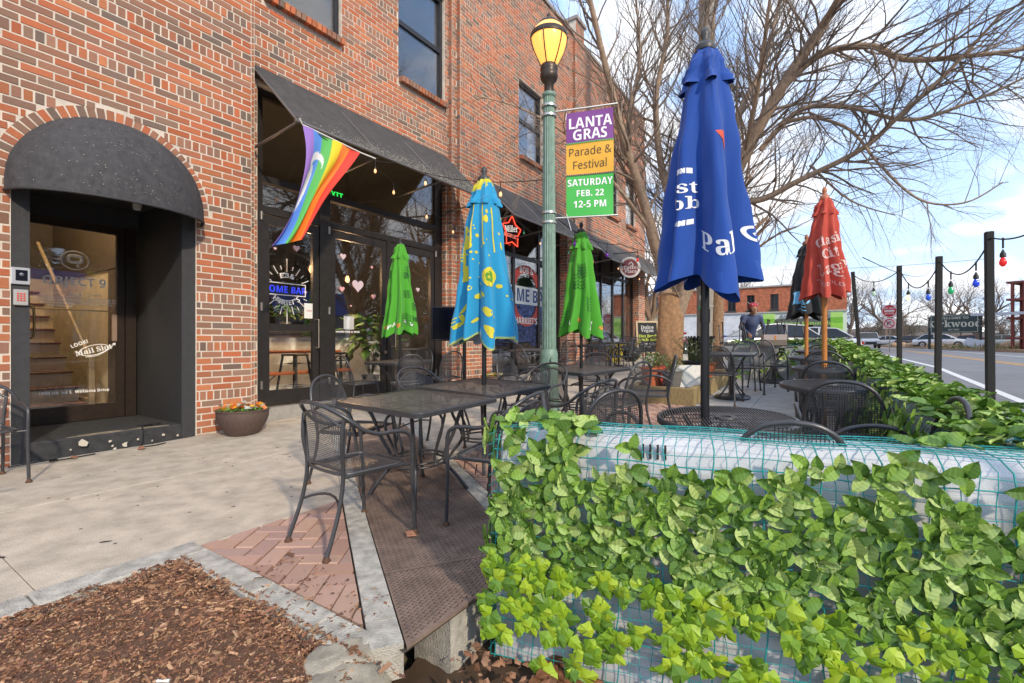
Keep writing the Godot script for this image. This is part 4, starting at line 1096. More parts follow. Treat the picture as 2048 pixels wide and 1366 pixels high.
	for q in [[-3.86, -0.62, 0.055], [-3.62, -1.05, 0.03]]:
		sp.prism([Vector2(-1, 0), Vector2(-0.2, 0.35), Vector2(0.9, 0.25), Vector2(1.2, 0), Vector2(0.3, -0.2), Vector2(-0.6, -0.25)].map(func(v): return v * q[2]), Transform3D(Basis(UP3, 0.9) * Basis(Vector3.RIGHT, -PI / 2), at(q[0], q[1], 0.0012)), 0.001, Color(0.03, 0.03, 0.03))
	part(pv, "stain", sp, mt(Color.WHITE, 0.9, 0.0, "fine", 6.0)).set_meta("kind", "stuff")
	# street
	var asph := mt(Color(0.175, 0.175, 0.18), 0.9, 0.0, "grain", 2.0, "soft", 0.12, 0.3, true)
	var rd := MB.new(); rd.add(sheet(0.95, 15.5, 40, -340, -0.12)); setting("road", rd, asph)
	var sr := MB.new(); sr.add(sheet(-120, 0.95, -24.0, -33.5, -0.11)); setting("side_road", sr, asph)
	var kf := MB.new(); kf.bx(Vector3(0.90, -0.45, -24.0), Vector3(0.955, -0.125, -2.45)); setting("kerb_edge", kf, kc)
	var wm := MB.new(); wm.add(sheet(2.45, 2.60, 10, -200, -0.116)); wm.add(sheet(7.6, 7.75, 10, -200, -0.116)); setting("white_road_line", wm, mt(Color(0.62, 0.62, 0.6), 0.8, 0.0, "grain", 2.0, "", 1.0, 0.0, true))
	var ym := MB.new(); ym.add(sheet(4.85, 4.97, 10, -200, -0.116)); ym.add(sheet(5.12, 5.24, 10, -200, -0.116)); setting("yellow_road_line", ym, mt(Color(0.58, 0.29, 0.03), 0.8, 0.0, "grain", 2.0, "", 1.0, 0.0, true))
	var fp := MB.new(); fp.add(sheet(15.5, 19, 40, -300, 0.0)); fp.quad(at(15.5, 40, -0.12), at(15.5, -2.3, -0.12), at(15.5, -2.3), at(15.5, 40)); setting("far_pavement", fp, con2)
	var lot := MB.new(); lot.add(sheet(-60, 0.9, -33.5, -300, -0.02)); setting("far_ground", lot, con2)

# ---------------------------------------------------------------- chairs and tables
func iron() -> StandardMaterial3D: return mt(Color(0.062, 0.063, 0.068), 0.34, 0.35, "soft", 3.0)
func wire_mat() -> StandardMaterial3D: return mt(Color(0.085, 0.085, 0.09), 0.36, 0.4)

func weave(m: MB, fn: Callable, nu: int, nv: int, wu: float, wv: float, inside: Callable, seg := 9):   # woven wire: strips along u and v of a surface fn(u, v), u and v in 0..1
	for fam in 2:
		var cnt := nu if fam == 0 else nv
		for i in range(1, cnt):
			var c := float(i) / cnt; var h := (wu if fam == 0 else wv) * 0.5
			for k in seg:
				var a := float(k) / seg; var b := float(k + 1) / seg
				var q := func(s: float, t: float) -> Vector3: return fn.call(c + s, t) if fam == 0 else fn.call(t, c + s)
				var mid := (a + b) * 0.5
				if not (inside.call(c, mid) if fam == 0 else inside.call(mid, c)): continue
				if fam == 0: m.quad(q.call(-h, a), q.call(h, a), q.call(h, b), q.call(-h, b))
				else: m.quad(q.call(-h, b), q.call(-h, a), q.call(h, a), q.call(h, b))

func mirror(h: Array) -> Array:   # half a curve that ends on x = 0, and its mirror image
	var out := h.duplicate()
	for i in range(h.size() - 2, -1, -1): out.append(Vector3(-h[i].x, h[i].y, h[i].z))
	return out

func chair_parts(o: Node3D, kind: String):
	var fm := iron(); var wm := wire_mat()
	var seatf := func(u: float, v: float) -> Vector3: return Vector3((u - 0.5) * lerpf(0.42, 0.46, v), 0.445 - 0.02 * sin(PI * u) * sin(PI * v) + (0.012 if v > 0.9 else 0.0), lerpf(-0.22, 0.22, v))
	var sm := MB.new()
	weave(sm, seatf, 30, 30, 0.012, 0.012, func(u, v): return true)
	var rim := []
	for i in 24:
		var t := TAU * i / 24
		var c := Vector2(signf(cos(t)) * pow(absf(cos(t)), 0.4), signf(sin(t)) * pow(absf(sin(t)), 0.4))
		rim.append(Vector3(c.x * (0.22 + 0.01 * c.y), 0.447, c.y * 0.22))
	sm.tube(rim, 0.009, 6, Color.WHITE, false, true)
	part(o, "seat", sm, wm)
	var bk := MB.new()
	var hy: float; var bf: Callable
	if kind == "barrel":
		bf = func(u: float, v: float) -> Vector3:
			var x := (u - 0.5) * 2.0
			return Vector3(x * lerpf(0.19, 0.225, v), lerpf(0.47, 0.80 - 0.10 * x * x, v), -0.205 - 0.075 * v + 0.075 * x * x * v)
		weave(bk, bf, 34, 26, 0.011, 0.013, func(u, v): return true)
		var edge := []
		for i in 13: edge.append(bf.call(i / 12.0, 1.0))
		bk.tube(edge, 0.008, 6)
		for u in [0.0, 1.0]: bk.tube([bf.call(u, 0.0), bf.call(u, 0.5), bf.call(u, 1.0)], 0.008, 6)
		bk.tube([bf.call(0.0, 0.0), bf.call(0.5, 0.0), bf.call(1.0, 0.0)], 0.008, 6)
	else:
		var hw := 0.205 if kind == "arch" else 0.19
		bf = func(u: float, v: float) -> Vector3:
			var x := (u - 0.5) * 2.0
			return Vector3(x * hw, lerpf(0.455, 0.86, v), -0.205 - 0.085 * v - 0.03 * (1.0 - x * x) * sin(PI * minf(v * 1.1, 1.0)))
		weave(bk, bf, 28, 28, 0.011, 0.011, func(u, v): return v < 0.55 or pow((u - 0.5) * 2.0, 2.0) + pow((v - 0.55) / 0.45, 2.0) < 1.0, 18)
	part(o, "backrest", bk, wm)
	var legs := []
	if kind == "barrel":
		var top := smooth([Vector3(0.275, 0.02, 0.245), Vector3(0.272, 0.35, 0.225), Vector3(0.277, 0.58, 0.215), Vector3(0.278, 0.645, 0.17), Vector3(0.275, 0.662, 0.08), Vector3(0.27, 0.662, -0.02), Vector3(0.262, 0.70, -0.12), Vector3(0.225, 0.775, -0.21), Vector3(0.13, 0.835, -0.28), Vector3(0.0, 0.855, -0.305)], 4)
		var half := top.slice(int(top.size() * 0.42))
		var fr := MB.new(); fr.tube(mirror(half), 0.0125, 8); part(o, "arm_rail", fr, fm)
		for s in [1.0, -1.0]:
			var f := []
			for p in top.slice(0, int(top.size() * 0.42) + 1): f.append(Vector3(p.x * s, p.y, p.z))
			legs.append(f)
			legs.append(smooth([Vector3(0.215 * s, 0.02, -0.315), Vector3(0.205 * s, 0.25, -0.235), Vector3(0.20 * s, 0.45, -0.205), Vector3(0.215 * s, 0.62, -0.225), Vector3(0.222 * s, 0.765, -0.215)], 4))
		var sp := MB.new()
		for s in [1.0, -1.0]: sp.tube([Vector3(0.275 * s, 0.44, 0.222), Vector3(0.21 * s, 0.44, 0.2)], 0.008, 6); sp.tube([Vector3(0.205 * s, 0.435, -0.2), Vector3(0.22 * s, 0.435, 0.2)], 0.010, 6)
		sp.tube(arc(Vector3(0.21, 0.24, -0.235), Vector3(0, 0.34, -0.1), Vector3(-0.21, 0.24, -0.235), 8), 0.008, 6)
		part(o, "stretcher", sp, fm)
	else:
		var w := 0.215 if kind == "arch" else 0.2
		var hoop := smooth([Vector3(w + 0.02, 0.02, -0.30), Vector3(w, 0.30, -0.22), Vector3(w, 0.46, -0.205), Vector3(w, 0.66, -0.25), Vector3(w * 0.82, 0.80, -0.285), Vector3(w * 0.45, 0.868, -0.30), Vector3(0, 0.885, -0.305)], 4)
		var k := 8
		var fr := MB.new(); fr.tube(mirror(hoop.slice(k)), 0.0125, 8); part(o, "back_frame", fr, fm)
		for s in [1.0, -1.0]:
			var f := []
			for p in hoop.slice(0, k + 1): f.append(Vector3(p.x * s, p.y, p.z))
			legs.append(f)
			if kind == "arch":
				var am := smooth([Vector3(0.225 * s, 0.60, -0.235), Vector3(0.262 * s, 0.665, -0.13), Vector3(0.275 * s, 0.675, 0.02), Vector3(0.275 * s, 0.62, 0.16), Vector3(0.272 * s, 0.5, 0.205), Vector3(0.268 * s, 0.3, 0.225)], 4)
				var a := MB.new(); a.tube(am, 0.014, 8); part(o, "arm", a, fm)
				legs.append([Vector3(0.268 * s, 0.3, 0.225), Vector3(0.265 * s, 0.02, 0.25)])
			else: legs.append([Vector3(0.205 * s, 0.44, 0.2), Vector3(0.225 * s, 0.02, 0.25)])
		var sp := MB.new()
		for s in [1.0, -1.0]: sp.tube([Vector3(0.21 * s, 0.435, -0.2), Vector3(0.23 * s, 0.435, 0.2)], 0.010, 6)
		sp.tube([Vector3(0.25 if kind == "arch" else 0.21, 0.435, 0.212), Vector3(-0.25 if kind == "arch" else -0.21, 0.435, 0.212)], 0.009, 6)
		part(o, "stretcher", sp, fm)
	for f in legs:
		var m := MB.new(); m.tube(f, 0.0125, 8)
		var l := part(o, "leg", m, fm)
		var p: Vector3 = f[0] if f[0].y < f[-1].y else f[-1]
		m = MB.new(); m.lathe([Vector2(0, 0), Vector2(0.022, 0), Vector2(0.024, 0.008), Vector2(0.018, 0.018), Vector2(0.013, 0.03)], 10, xf(Vector3(p.x, 0, p.z)))
		part(l, "foot", m, mt(Color(0.11, 0.055, 0.032), 0.8, 0.2, "grain", 6.0))

var chair_proto := {}
func chair(kind: String, x: float, z: float, turn: float, label: String, group: String, lift := 0.0, tilt := 0.0):
	var o: Node3D
	if not chair_proto.has(kind):
		o = thing("mesh_armchair" if kind != "side" else "mesh_chair", label, "chair", at(x, z, lift), turn, group)
		chair_parts(o, kind); chair_proto[kind] = o
	else: o = copy(chair_proto[kind], at(x, z, lift), turn, label, group)
	var sl := 0.045 if z < -2.3 and z > -10.0 else (0.03 if z < -10.0 and z > -18 else 0.0)
	o.transform = Transform3D(Basis(Vector3.RIGHT, sl + tilt) * Basis(UP3, turn), at(x, z, lift))
	return o

func rounded(w: float, d: float, r: float, cnt := 5) -> Array:
	var out := []
	for q in [[1, 1, 0.0], [-1, 1, 0.5], [-1, -1, 1.0], [1, -1, 1.5]]:
		for i in cnt + 1:
			var a: float = PI * (q[2] + 0.5 * i / cnt)
			out.append(Vector3(q[0] * (w * 0.5 - r) + cos(a) * r, 0, q[1] * (d * 0.5 - r) + sin(a) * r))
	return out

func slope_basis(z: float, turn: float) -> Basis: return Basis(Vector3.RIGHT, 0.045 if z < -2.3 and z > -10.0 else (0.03 if z < -10.0 and z > -18 else 0.0)) * Basis(UP3, turn)

func square_table(x: float, z: float, turn: float, w: float, d: float, label: String, group: String, mode := 0, h := 0.735):
	var o := thing("square_table", label, "table", at(x, z), turn, group)
	o.transform = Transform3D(slope_basis(z, turn), at(x, z))
	var fm := iron()
	var m := MB.new()
	weave(m, func(u, v): return Vector3((u - 0.5) * (w - 0.03), h - 0.004, (v - 0.5) * (d - 0.03)), int(w / 0.0125), int(d / 0.0125), 0.0082 / w, 0.0082 / d, func(u, v): return true, 1)
	part(o, "table_top", m, mt(Color(0.135, 0.125, 0.113), 0.45, 0.25, "blotch", 1.5))
	m = MB.new()
	var rr := rounded(w, d, 0.07)
	for i in rr.size():
		var a: Vector3 = rr[i]; var b: Vector3 = rr[(i + 1) % rr.size()]
		var ai := a * (1.0 - 0.024 / w * 2.0); var bi := b * (1.0 - 0.024 / w * 2.0)
		var am := a * 0.992; var bm2 := b * 0.992
		m.quad(bi + UP3 * h, ai + UP3 * h, am + UP3 * h, bm2 + UP3 * h); m.quad(bm2 + UP3 * h, am + UP3 * h, a + UP3 * (h - 0.008), b + UP3 * (h - 0.008)); m.quad(b + UP3 * (h - 0.008), a + UP3 * (h - 0.008), a + UP3 * (h - 0.036), b + UP3 * (h - 0.036))
	part(o, "rim", m, fm)
	table_legs(o, minf(w, d), h, mode)
	return o

func table_legs(o: Node3D, w: float, h: float, mode: int):
	var fm := iron()
	if mode == 0:
		for i in 4:
			var a := PI * 0.25 + PI * 0.5 * i
			var e := Vector3(cos(a), 0, sin(a))
			var m := MB.new(); m.tube(smooth([e * w * 0.50 + UP3 * (h - 0.035), e * w * 0.42 + UP3 * (h - 0.10), e * w * 0.34 + UP3 * h * 0.62, e * 0.20 + UP3 * h * 0.36, e * w * 0.36 + UP3 * 0.12, e * w * 0.46 + UP3 * 0.006], 4), 0.0145, 8)
			part(o, "leg", m, fm)
		for i in 4:
			var a := PI * 0.5 * i
			var e := Vector3(cos(a), 0, sin(a))
			var m := MB.new(); m.tube(smooth([e * w * 0.12 + UP3 * (h - 0.03), e * w * 0.36 + UP3 * (h - 0.13), e * w * 0.24 + UP3 * h * 0.45, e * 0.205 + UP3 * h * 0.34], 5), 0.011, 6)
			part(o, "brace", m, fm)
		var r := MB.new()
		for y in [0.34, 0.38]:
			var c := []
			for i in 24: c.append(Vector3(cos(TAU * i / 24) * 0.21, h * y, sin(TAU * i / 24) * 0.21))
			r.tube(c, 0.008, 6, Color.WHITE, false, true)
		part(o, "ring", r, fm)
	else:
		var m := MB.new(); m.lathe([Vector2(0, 0), Vector2(0.27, 0), Vector2(0.275, 0.02), Vector2(0.25, 0.045), Vector2(0.10, 0.065), Vector2(0.035, 0.08), Vector2(0.032, h - 0.03), Vector2(0, h - 0.03)], 28); part(o, "base", m, fm)
		for i in 4:
			var a := PI * 0.25 + PI * 0.5 * i; var e := Vector3(cos(a), 0, sin(a))
			m = MB.new(); m.tube(smooth([e * w * 0.42 + UP3 * (h - 0.03), e * w * 0.26 + UP3 * h * 0.75, e * 0.05 + UP3 * h * 0.5, e * 0.12 + UP3 * h * 0.24, e * 0.24 + UP3 * 0.05], 4), 0.011, 6); part(o, "brace", m, fm)

func round_table(x: float, z: float, r: float, label: String, mode := 0, turn := 0.0):
	var o := thing("round_table", label, "table", at(x, z), turn, "round mesh tables")
	o.transform = Transform3D(slope_basis(z, turn), at(x, z))
	var h := 0.735; var fm := iron()
	var m := MB.new()
	var cnt := int(2.0 * r / 0.0155)
	for i in range(1, cnt):
		var xx := -r + 2.0 * r * i / cnt; var hw := sqrt(maxf(0.0, r * r - xx * xx)) - 0.01
		m.box(xf(Vector3(xx, h - 0.006, 0)), Vector3(0.0065, 0.006, hw * 2.0))
	for i in 7:
		var zz := -r + 2.0 * r * (i + 0.5) / 7; var hw := sqrt(maxf(0.0, r * r - zz * zz)) - 0.01
		m.box(xf(Vector3(0, h - 0.011, zz)), Vector3(hw * 2.0, 0.005, 0.008))
	part(o, "table_top", m, mt(Color(0.065, 0.064, 0.064), 0.42, 0.3, "soft", 2.0))
	m = MB.new(); m.lathe([Vector2(r - 0.018, h - 0.002), Vector2(r - 0.02, h - 0.036), Vector2(r, h - 0.036), Vector2(r + 0.004, h - 0.030), Vector2(r + 0.004, h - 0.006), Vector2(r - 0.004, h + 0.001), Vector2(r - 0.018, h - 0.002)], 48); part(o, "rim", m, fm)
	m = MB.new(); m.lathe([Vector2(0.03, h - 0.01), Vector2(0.03, h + 0.004), Vector2(0.06, h + 0.004), Vector2(0.064, h - 0.01)], 24); part(o, "hub_ring", m, mt(Color(0.07, 0.07, 0.07), 0.4, 0.3))
	table_legs(o, r * 1.55, h, mode)
	return o

func build_seating():
	var g1 := "square tables on the pavement"
	square_table(-2.68, -2.73, -0.10, 1.02, 0.82, "weathered square mesh table standing on the steel plate", g1)
	square_table(-2.70, -3.61, -0.16, 1.04, 0.82, "square mesh table under the blue and yellow umbrella", g1)
	square_table(-2.56, -5.42, -0.30, 0.92, 0.88, "square mesh table under the green umbrella behind the lamp post", g1)
	square_table(-5.9, -5.57, 0.0, 0.80, 0.80, "square mesh table under the green umbrella by the bar doors", g1, 1)
	square_table(-5.35, -8.9, 0.1, 0.85, 0.85, "square mesh table in front of the brick pier", g1, 1)
	square_table(-5.0, -11.2, 0.0, 0.85, 0.85, "square mesh table before the lettered bar window", g1, 1)
	square_table(-5.1, -13.3, 0.0, 0.85, 0.85, "square mesh table by the third shop front", g1, 1)
	square_table(-1.33, -8.50, 0.05, 0.70, 0.70, "small square table beside the timber tree planter", g1, 1)
	round_table(-0.50, -3.01, 0.375, "round slatted table carrying the big dark blue umbrella", 0, 0.35)
	round_table(0.0, -4.80, 0.365, "second round table along the leafy side screen", 0, 0.3)
	round_table(0.0, -6.32, 0.365, "round table carrying the red umbrella", 0, 0.3)
	round_table(-0.12, -7.88, 0.365, "round table carrying the black umbrella", 0, 0.3)
	round_table(-0.12, -9.35, 0.365, "farthest round table before the cross screen", 0, 0.3)
	round_table(-0.95, -11.0, 0.36, "round pedestal table with a carton on it", 1, 0.3)
	var ga := "armchairs round the square tables"; var gb := "armchairs along the leafy side screen"; var gc := "chairs by the bar doors"; var gd := "chairs by the far shop fronts"
	chair("barrel", -2.46, -1.95, PI - 0.1, "armchair with woven barrel back on the brick paving at the plate's end", ga)
	chair("arch", -3.42, -2.72, PI * 0.5 + 0.25, "round backed armchair facing the street at the near table", ga)
	chair("barrel", -3.50, -3.72, PI * 0.5 - 0.15, "barrel backed armchair behind the near table, on the building side", ga)
	chair("barrel", -1.86, -2.66, -PI * 0.5 + 0.1, "armchair whose seat shows beside the leaf screen's corner", ga)
	chair("barrel", -2.58, -4.42, -0.1, "armchair before the lamp post at the second table", ga)
	chair("barrel", -1.70, -3.55, -PI * 0.5 - 0.2, "armchair leaning in beside the second table, street side", ga)
	chair("arch", -1.32, -2.95, -PI * 0.5 - 0.55, "armchair with pale perforated back peeping over the leaf screen", ga)
	chair("arch", -1.86, -4.85, -PI * 0.5 - 0.25, "round backed armchair beyond the leaf screen on the brick paving", ga)
	chair("arch", -1.78, -5.65, -PI * 0.5 + 0.3, "round backed armchair nearest the flower pots", ga)
	chair("barrel", -2.75, -6.15, 0.1, "armchair at the far side of the lamp post's green umbrella table", ga)
	chair("arch", -3.25, -5.2, PI * 0.5, "armchair behind the lamp post facing the street", ga)
	chair("barrel", -5.93, -0.86, PI * 0.5, "armchair against the wall left of the arched entry", ga)
	chair("side", -6.12, -4.93, PI - 0.1, "armless chair nearest the emblem door", gc)
	chair("side", -5.32, -5.20, PI + 1.0, "armless chair with its back to the tables by the bar doors", gc)
	chair("side", -5.25, -5.95, -PI * 0.5 - 0.35, "armless chair before the brick pier facing the bar doors", gc)
	chair("side", -6.2, -6.25, 0.2, "armless chair behind the window table under the television", gc)
	for q in [[-5.0, -8.3, 2.6, "chair at the brick pier table, near side"], [-5.0, -9.6, -0.2, "chair at the brick pier table, far side"], [-4.6, -10.6, 3.5, "chair at the lettered window's table with its back to the camera"], [-4.3, -11.4, -1.4, "chair at the lettered window's table, street side"], [-5.0, -12.0, 0.1, "chair between the lettered window's table and the third table"], [-4.45, -12.75, 3.6, "chair in front of the third shop front table"], [-4.5, -13.9, -0.6, "chair nearest the yellow planter"], [-5.3, -14.4, 0.3, "chair by the wall before the yellow planter"]]:
		chair("arch", q[0], q[1], q[2], q[3], gd)
	chair("arch", -0.20, -2.52, PI + 0.25, "armchair whose hoop shows just over the front leaf screen", gb)
	chair("arch", -1.12, -2.60, PI * 0.5 + 0.5, "armchair left of the blue umbrella's round table", gb)
	chair("arch", 0.22, -3.12, -PI * 0.5 + 0.1, "armchair turned sideways against the leafy side screen", gb)
	chair("arch", 0.07, -4.02, PI, "large armchair back between the first two round tables", gb)
	chair("arch", -0.02, -5.55, PI, "armchair back behind the second round table", gb)
	chair("arch", -0.06, -7.08, PI, "armchair back behind the red umbrella's table", gb)
	chair("arch", -0.10, -8.60, PI, "armchair back behind the black umbrella's table", gb)
	chair("arch", -0.15, -10.1, 0.0, "armchair farthest down the side screen", gb)
	chair("arch", -1.40, -7.98, PI, "armchair tucked in at the small table by the timber planter", gb)
	chair("arch", -1.22, -9.25, 0.15, "armchair beyond the small table by the timber planter", gb)
	chair("arch", -0.95, -9.75, 0.4, "armchair in front of the cross screen near the carton table", gb)
	# chairs piled legs up by the person
	var i := 0
	for q in [[-1.9, -12.0, 0.3, 0.75], [-1.45, -12.2, 1.6, 0.80], [-0.95, -12.1, 2.4, 0.80], [-0.5, -12.3, 0.8, 0.72]]:
		var o = chair("side", q[0], q[1], q[2], ["upturned chair nearest the worker's right elbow", "upturned chair in front of the worker", "upturned chair with legs in the air beside the worker", "upturned chair at the end of the stack by the worker"][i], "upturned chairs stacked by the worker")
		o.transform = Transform3D(Basis(UP3, q[2]) * Basis(Vector3.RIGHT, PI - 0.1), at(q[0], q[1], q[3] + 0.45)); i += 1
	square_table(-1.2, -12.15, 0.0, 1.7, 0.7, "table that carries the upturned chairs", g1, 1)
	var bx := thing("drinks_carton", "printed cardboard carton on the pedestal table", "box", at(-0.95, -11.0, 0.742), 0.3)
	var m := MB.new(); m.rbox(xf(Vector3(0, 0.11, 0)), Vector3(0.42, 0.22, 0.28), 0.004); part(bx, "carton", m, mt(Color(0.42, 0.36, 0.34), 0.7))
	m = MB.new(); m.rbox(xf(Vector3(0, 0.06, 0.141)), Vector3(0.42, 0.11, 0.003), 0.001); part(bx, "band", m, mt(Color(0.17, 0.14, 0.11), 0.7))
	m = MB.new(); m.prism([Vector2(-0.02, 0.12), Vector2(0.02, 0.12), Vector2(0.015, 0.2), Vector2(-0.015, 0.2)], xf(Vector3(0, 0, 0.141)), 0.002); part(bx, "print", m, mt(Color(0.6, 0.22, 0.05), 0.7))

# ---------------------------------------------------------------- umbrellas (closed)
func umbrella_fn(yt: float, yb: float, rt: float, rb: float, folds: int, sd: int) -> Callable:
	var r2 := RandomNumberGenerator.new(); r2.seed = sd
	var drop := []; var deep := []; var push := []
	for i in folds: drop.append(r2.randf_range(-1.0, 1.0)); deep.append(r2.randf_range(0.6, 1.25)); push.append(r2.randf_range(-0.35, 0.35))
	return func(u: float, v: float) -> Vector3:
		u = fposmod(u, 1.0)
		var k := u * folds; var i := int(floor(k)) % folds; var f: float = k - floorf(k)
		var j := (i + 1) % folds
		var dr: float = lerpf(drop[i], drop[j], smoothstep(0.0, 1.0, f)); var dp: float = lerpf(deep[i], deep[j], f)
		var fold := cos(TAU * (f + push[i] * sin(PI * f) * v * 0.5))
		var base := lerpf(rt, rb, pow(v, 0.85)) + 0.010 * sin(v * 9.0 + i) + 0.0045 * v * sin(u * 150.0 + v * 11.0) + 0.004 * sin(v * 31.0 + u * 40.0)
		var amp := lerpf(0.16, 0.56 if folds < 8 else 0.48, smoothstep(0.0, 0.9, v)) * dp
		var r := base * (1.0 - amp * 0.5 + amp * 0.5 * fold)
		var a := TAU * u + 0.10 * sin(v * 4.0 + sd)
		var y := lerpf(yt, yb, v) + (0.085 * dr - 0.06 * fold * dp * 0.8) * smoothstep(0.45, 1.0, v) * (yt - yb) * 0.55
		return Vector3(cos(a) * r, y, -sin(a) * r)

func print_on(src, fn: Callable, u0: float, vc: float, rm: float, len_: float, roll := 0.0, lift := 0.0025) -> MB:   # flat print bent onto the cloth
	var arr: Array = src.surface_get_arrays(0) if src is Mesh else []
	var m := MB.new()
	var vs: PackedVector3Array = arr[Mesh.ARRAY_VERTEX]
	var ixs = arr[Mesh.ARRAY_INDEX]
	if ixs == null: ixs = PackedInt32Array(range(vs.size()))
	# divide long triangles so that the print follows the folds
	var tris := []
	for k in range(0, ixs.size(), 3): tris.append([vs[ixs[k]], vs[ixs[k + 1]], vs[ixs[k + 2]]])
	var guard := 0
	while guard < 4:
		guard += 1
		var next := []
		var split := false
		for t in tris:
			var l := [t[0].distance_to(t[1]), t[1].distance_to(t[2]), t[2].distance_to(t[0])]
			var b := 0 if l[0] >= l[1] and l[0] >= l[2] else (1 if l[1] >= l[2] else 2)
			if l[b] > 0.03:
				var mid: Vector3 = (t[b] + t[(b + 1) % 3]) * 0.5
				next.append([t[b], mid, t[(b + 2) % 3]]); next.append([mid, t[(b + 1) % 3], t[(b + 2) % 3]]); split = true
			else: next.append(t)
		tris = next
		if not split: break
	var place := func(p: Vector3) -> Vector3:
		var q := Vector2(p.x, p.y).rotated(roll)
		var u := u0 + q.x / (TAU * rm); var v := vc - q.y / len_
		var c: Vector3 = fn.call(u, v); var e: Vector3 = (fn.call(u + 0.004, v) - fn.call(u - 0.004, v)).cross(fn.call(u, v - 0.01) - fn.call(u, v + 0.01)).normalized()
		return c + e * lift
	for t in tris:
		var a: Vector3 = place.call(t[0]); var b: Vector3 = place.call(t[1]); var c: Vector3 = place.call(t[2])
		m.tri(a, c, b)
	return m

func disc_mesh(poly: Array) -> ArrayMesh:
	var m := MB.new()
	var c := Vector3.ZERO
	for i in poly.size():
		var a: Vector2 = poly[i]; var b: Vector2 = poly[(i + 1) % poly.size()]
		m.tri(c, Vector3(a.x, a.y, 0), Vector3(b.x, b.y, 0))
	return m.mesh()

func ring_poly(r: float, k := 14, wob := 0.0) -> Array:
	var out := []
	for i in k: out.append(Vector2.from_angle(TAU * i / k) * r * (1.0 + rng.randf_range(-wob, wob)))
	return out

func umbrella(label: String, p: Vector3, yt: float, yb: float, rt: float, rb: float, sd: int, col: Color, pole: Material, pr: float, cap: Color, wood := false, hem = null, band = null, folds := 8) -> Array:
	var o := thing("closed_umbrella", label, "umbrella", p, 0.0, "closed patio umbrellas")
	var g := p.y
	var fn := umbrella_fn(yt - g, yb - g, rt, rb, folds, sd)
	var L := yt - yb
	var m := MB.new()
	var cf := func(u: float, v: float) -> Color:
		if hem is Color and v > 0.985: return hem
		return col
	m.grid(112, 60, func(u, v): return fn.call(u, v), cf, true, true)
	m.grid(112, 3, func(u, v):
		var c: Vector3 = fn.call(u, 1.0); return Vector3(c.x * (1.0 - 0.10 * v), c.y + 0.11 * v, c.z * (1.0 - 0.10 * v)), func(u, v): return col if not (hem is Color) else Color(0.62, 0.68, 0.80), true)
	var cm := mt(Color.WHITE, 0.85, 0.0, "fine", 9.0, "", 1.0, 0.06); cm.rim_enabled = true; cm.rim = 0.25; cm.rim_tint = 0.7
	part(o, "canopy", m, cm)
	# vent flap over the top
	var vf := umbrella_fn(yt - g + 0.045, yt - g - L * 0.145, rt * 0.62, lerpf(rt, rb, 0.19) * 1.28, folds, sd + 3)
	m = MB.new()
	m.grid(96, 14, func(u, v): return vf.call(u, v), func(u, v): return band if band is Color and v < 0.5 else col, true, true)
	part(o, "vent_flap", m, cm)
	m = MB.new(); m.tube([Vector3(0, 0.03 if g < 0.5 and pr > 0.02 else -0.0, 0), Vector3(0, yt - g, 0)], pr, 14)
	if not wood: m.tube([Vector3(0, 1.28, 0), Vector3(0, 1.36, 0)], pr * 1.18, 14)
	part(o, "pole", m, pole)
	m = MB.new()
	m.lathe([Vector2(0, -0.02), Vector2(rt * 0.66, 0.0), Vector2(rt * 0.72, 0.02), Vector2(rt * 0.55, 0.045), Vector2(rt * 0.3, 0.055), Vector2(rt * 0.24, 0.07), Vector2(rt * 0.34, 0.09), Vector2(rt * 0.30, 0.12), Vector2(rt * 0.12, 0.14), Vector2(0, 0.142)], 20, xf(Vector3(0, yt - g + 0.03, 0)))
	part(o, "finial", m, mt(cap, 0.45, 0.1))
	return [o, fn, L]

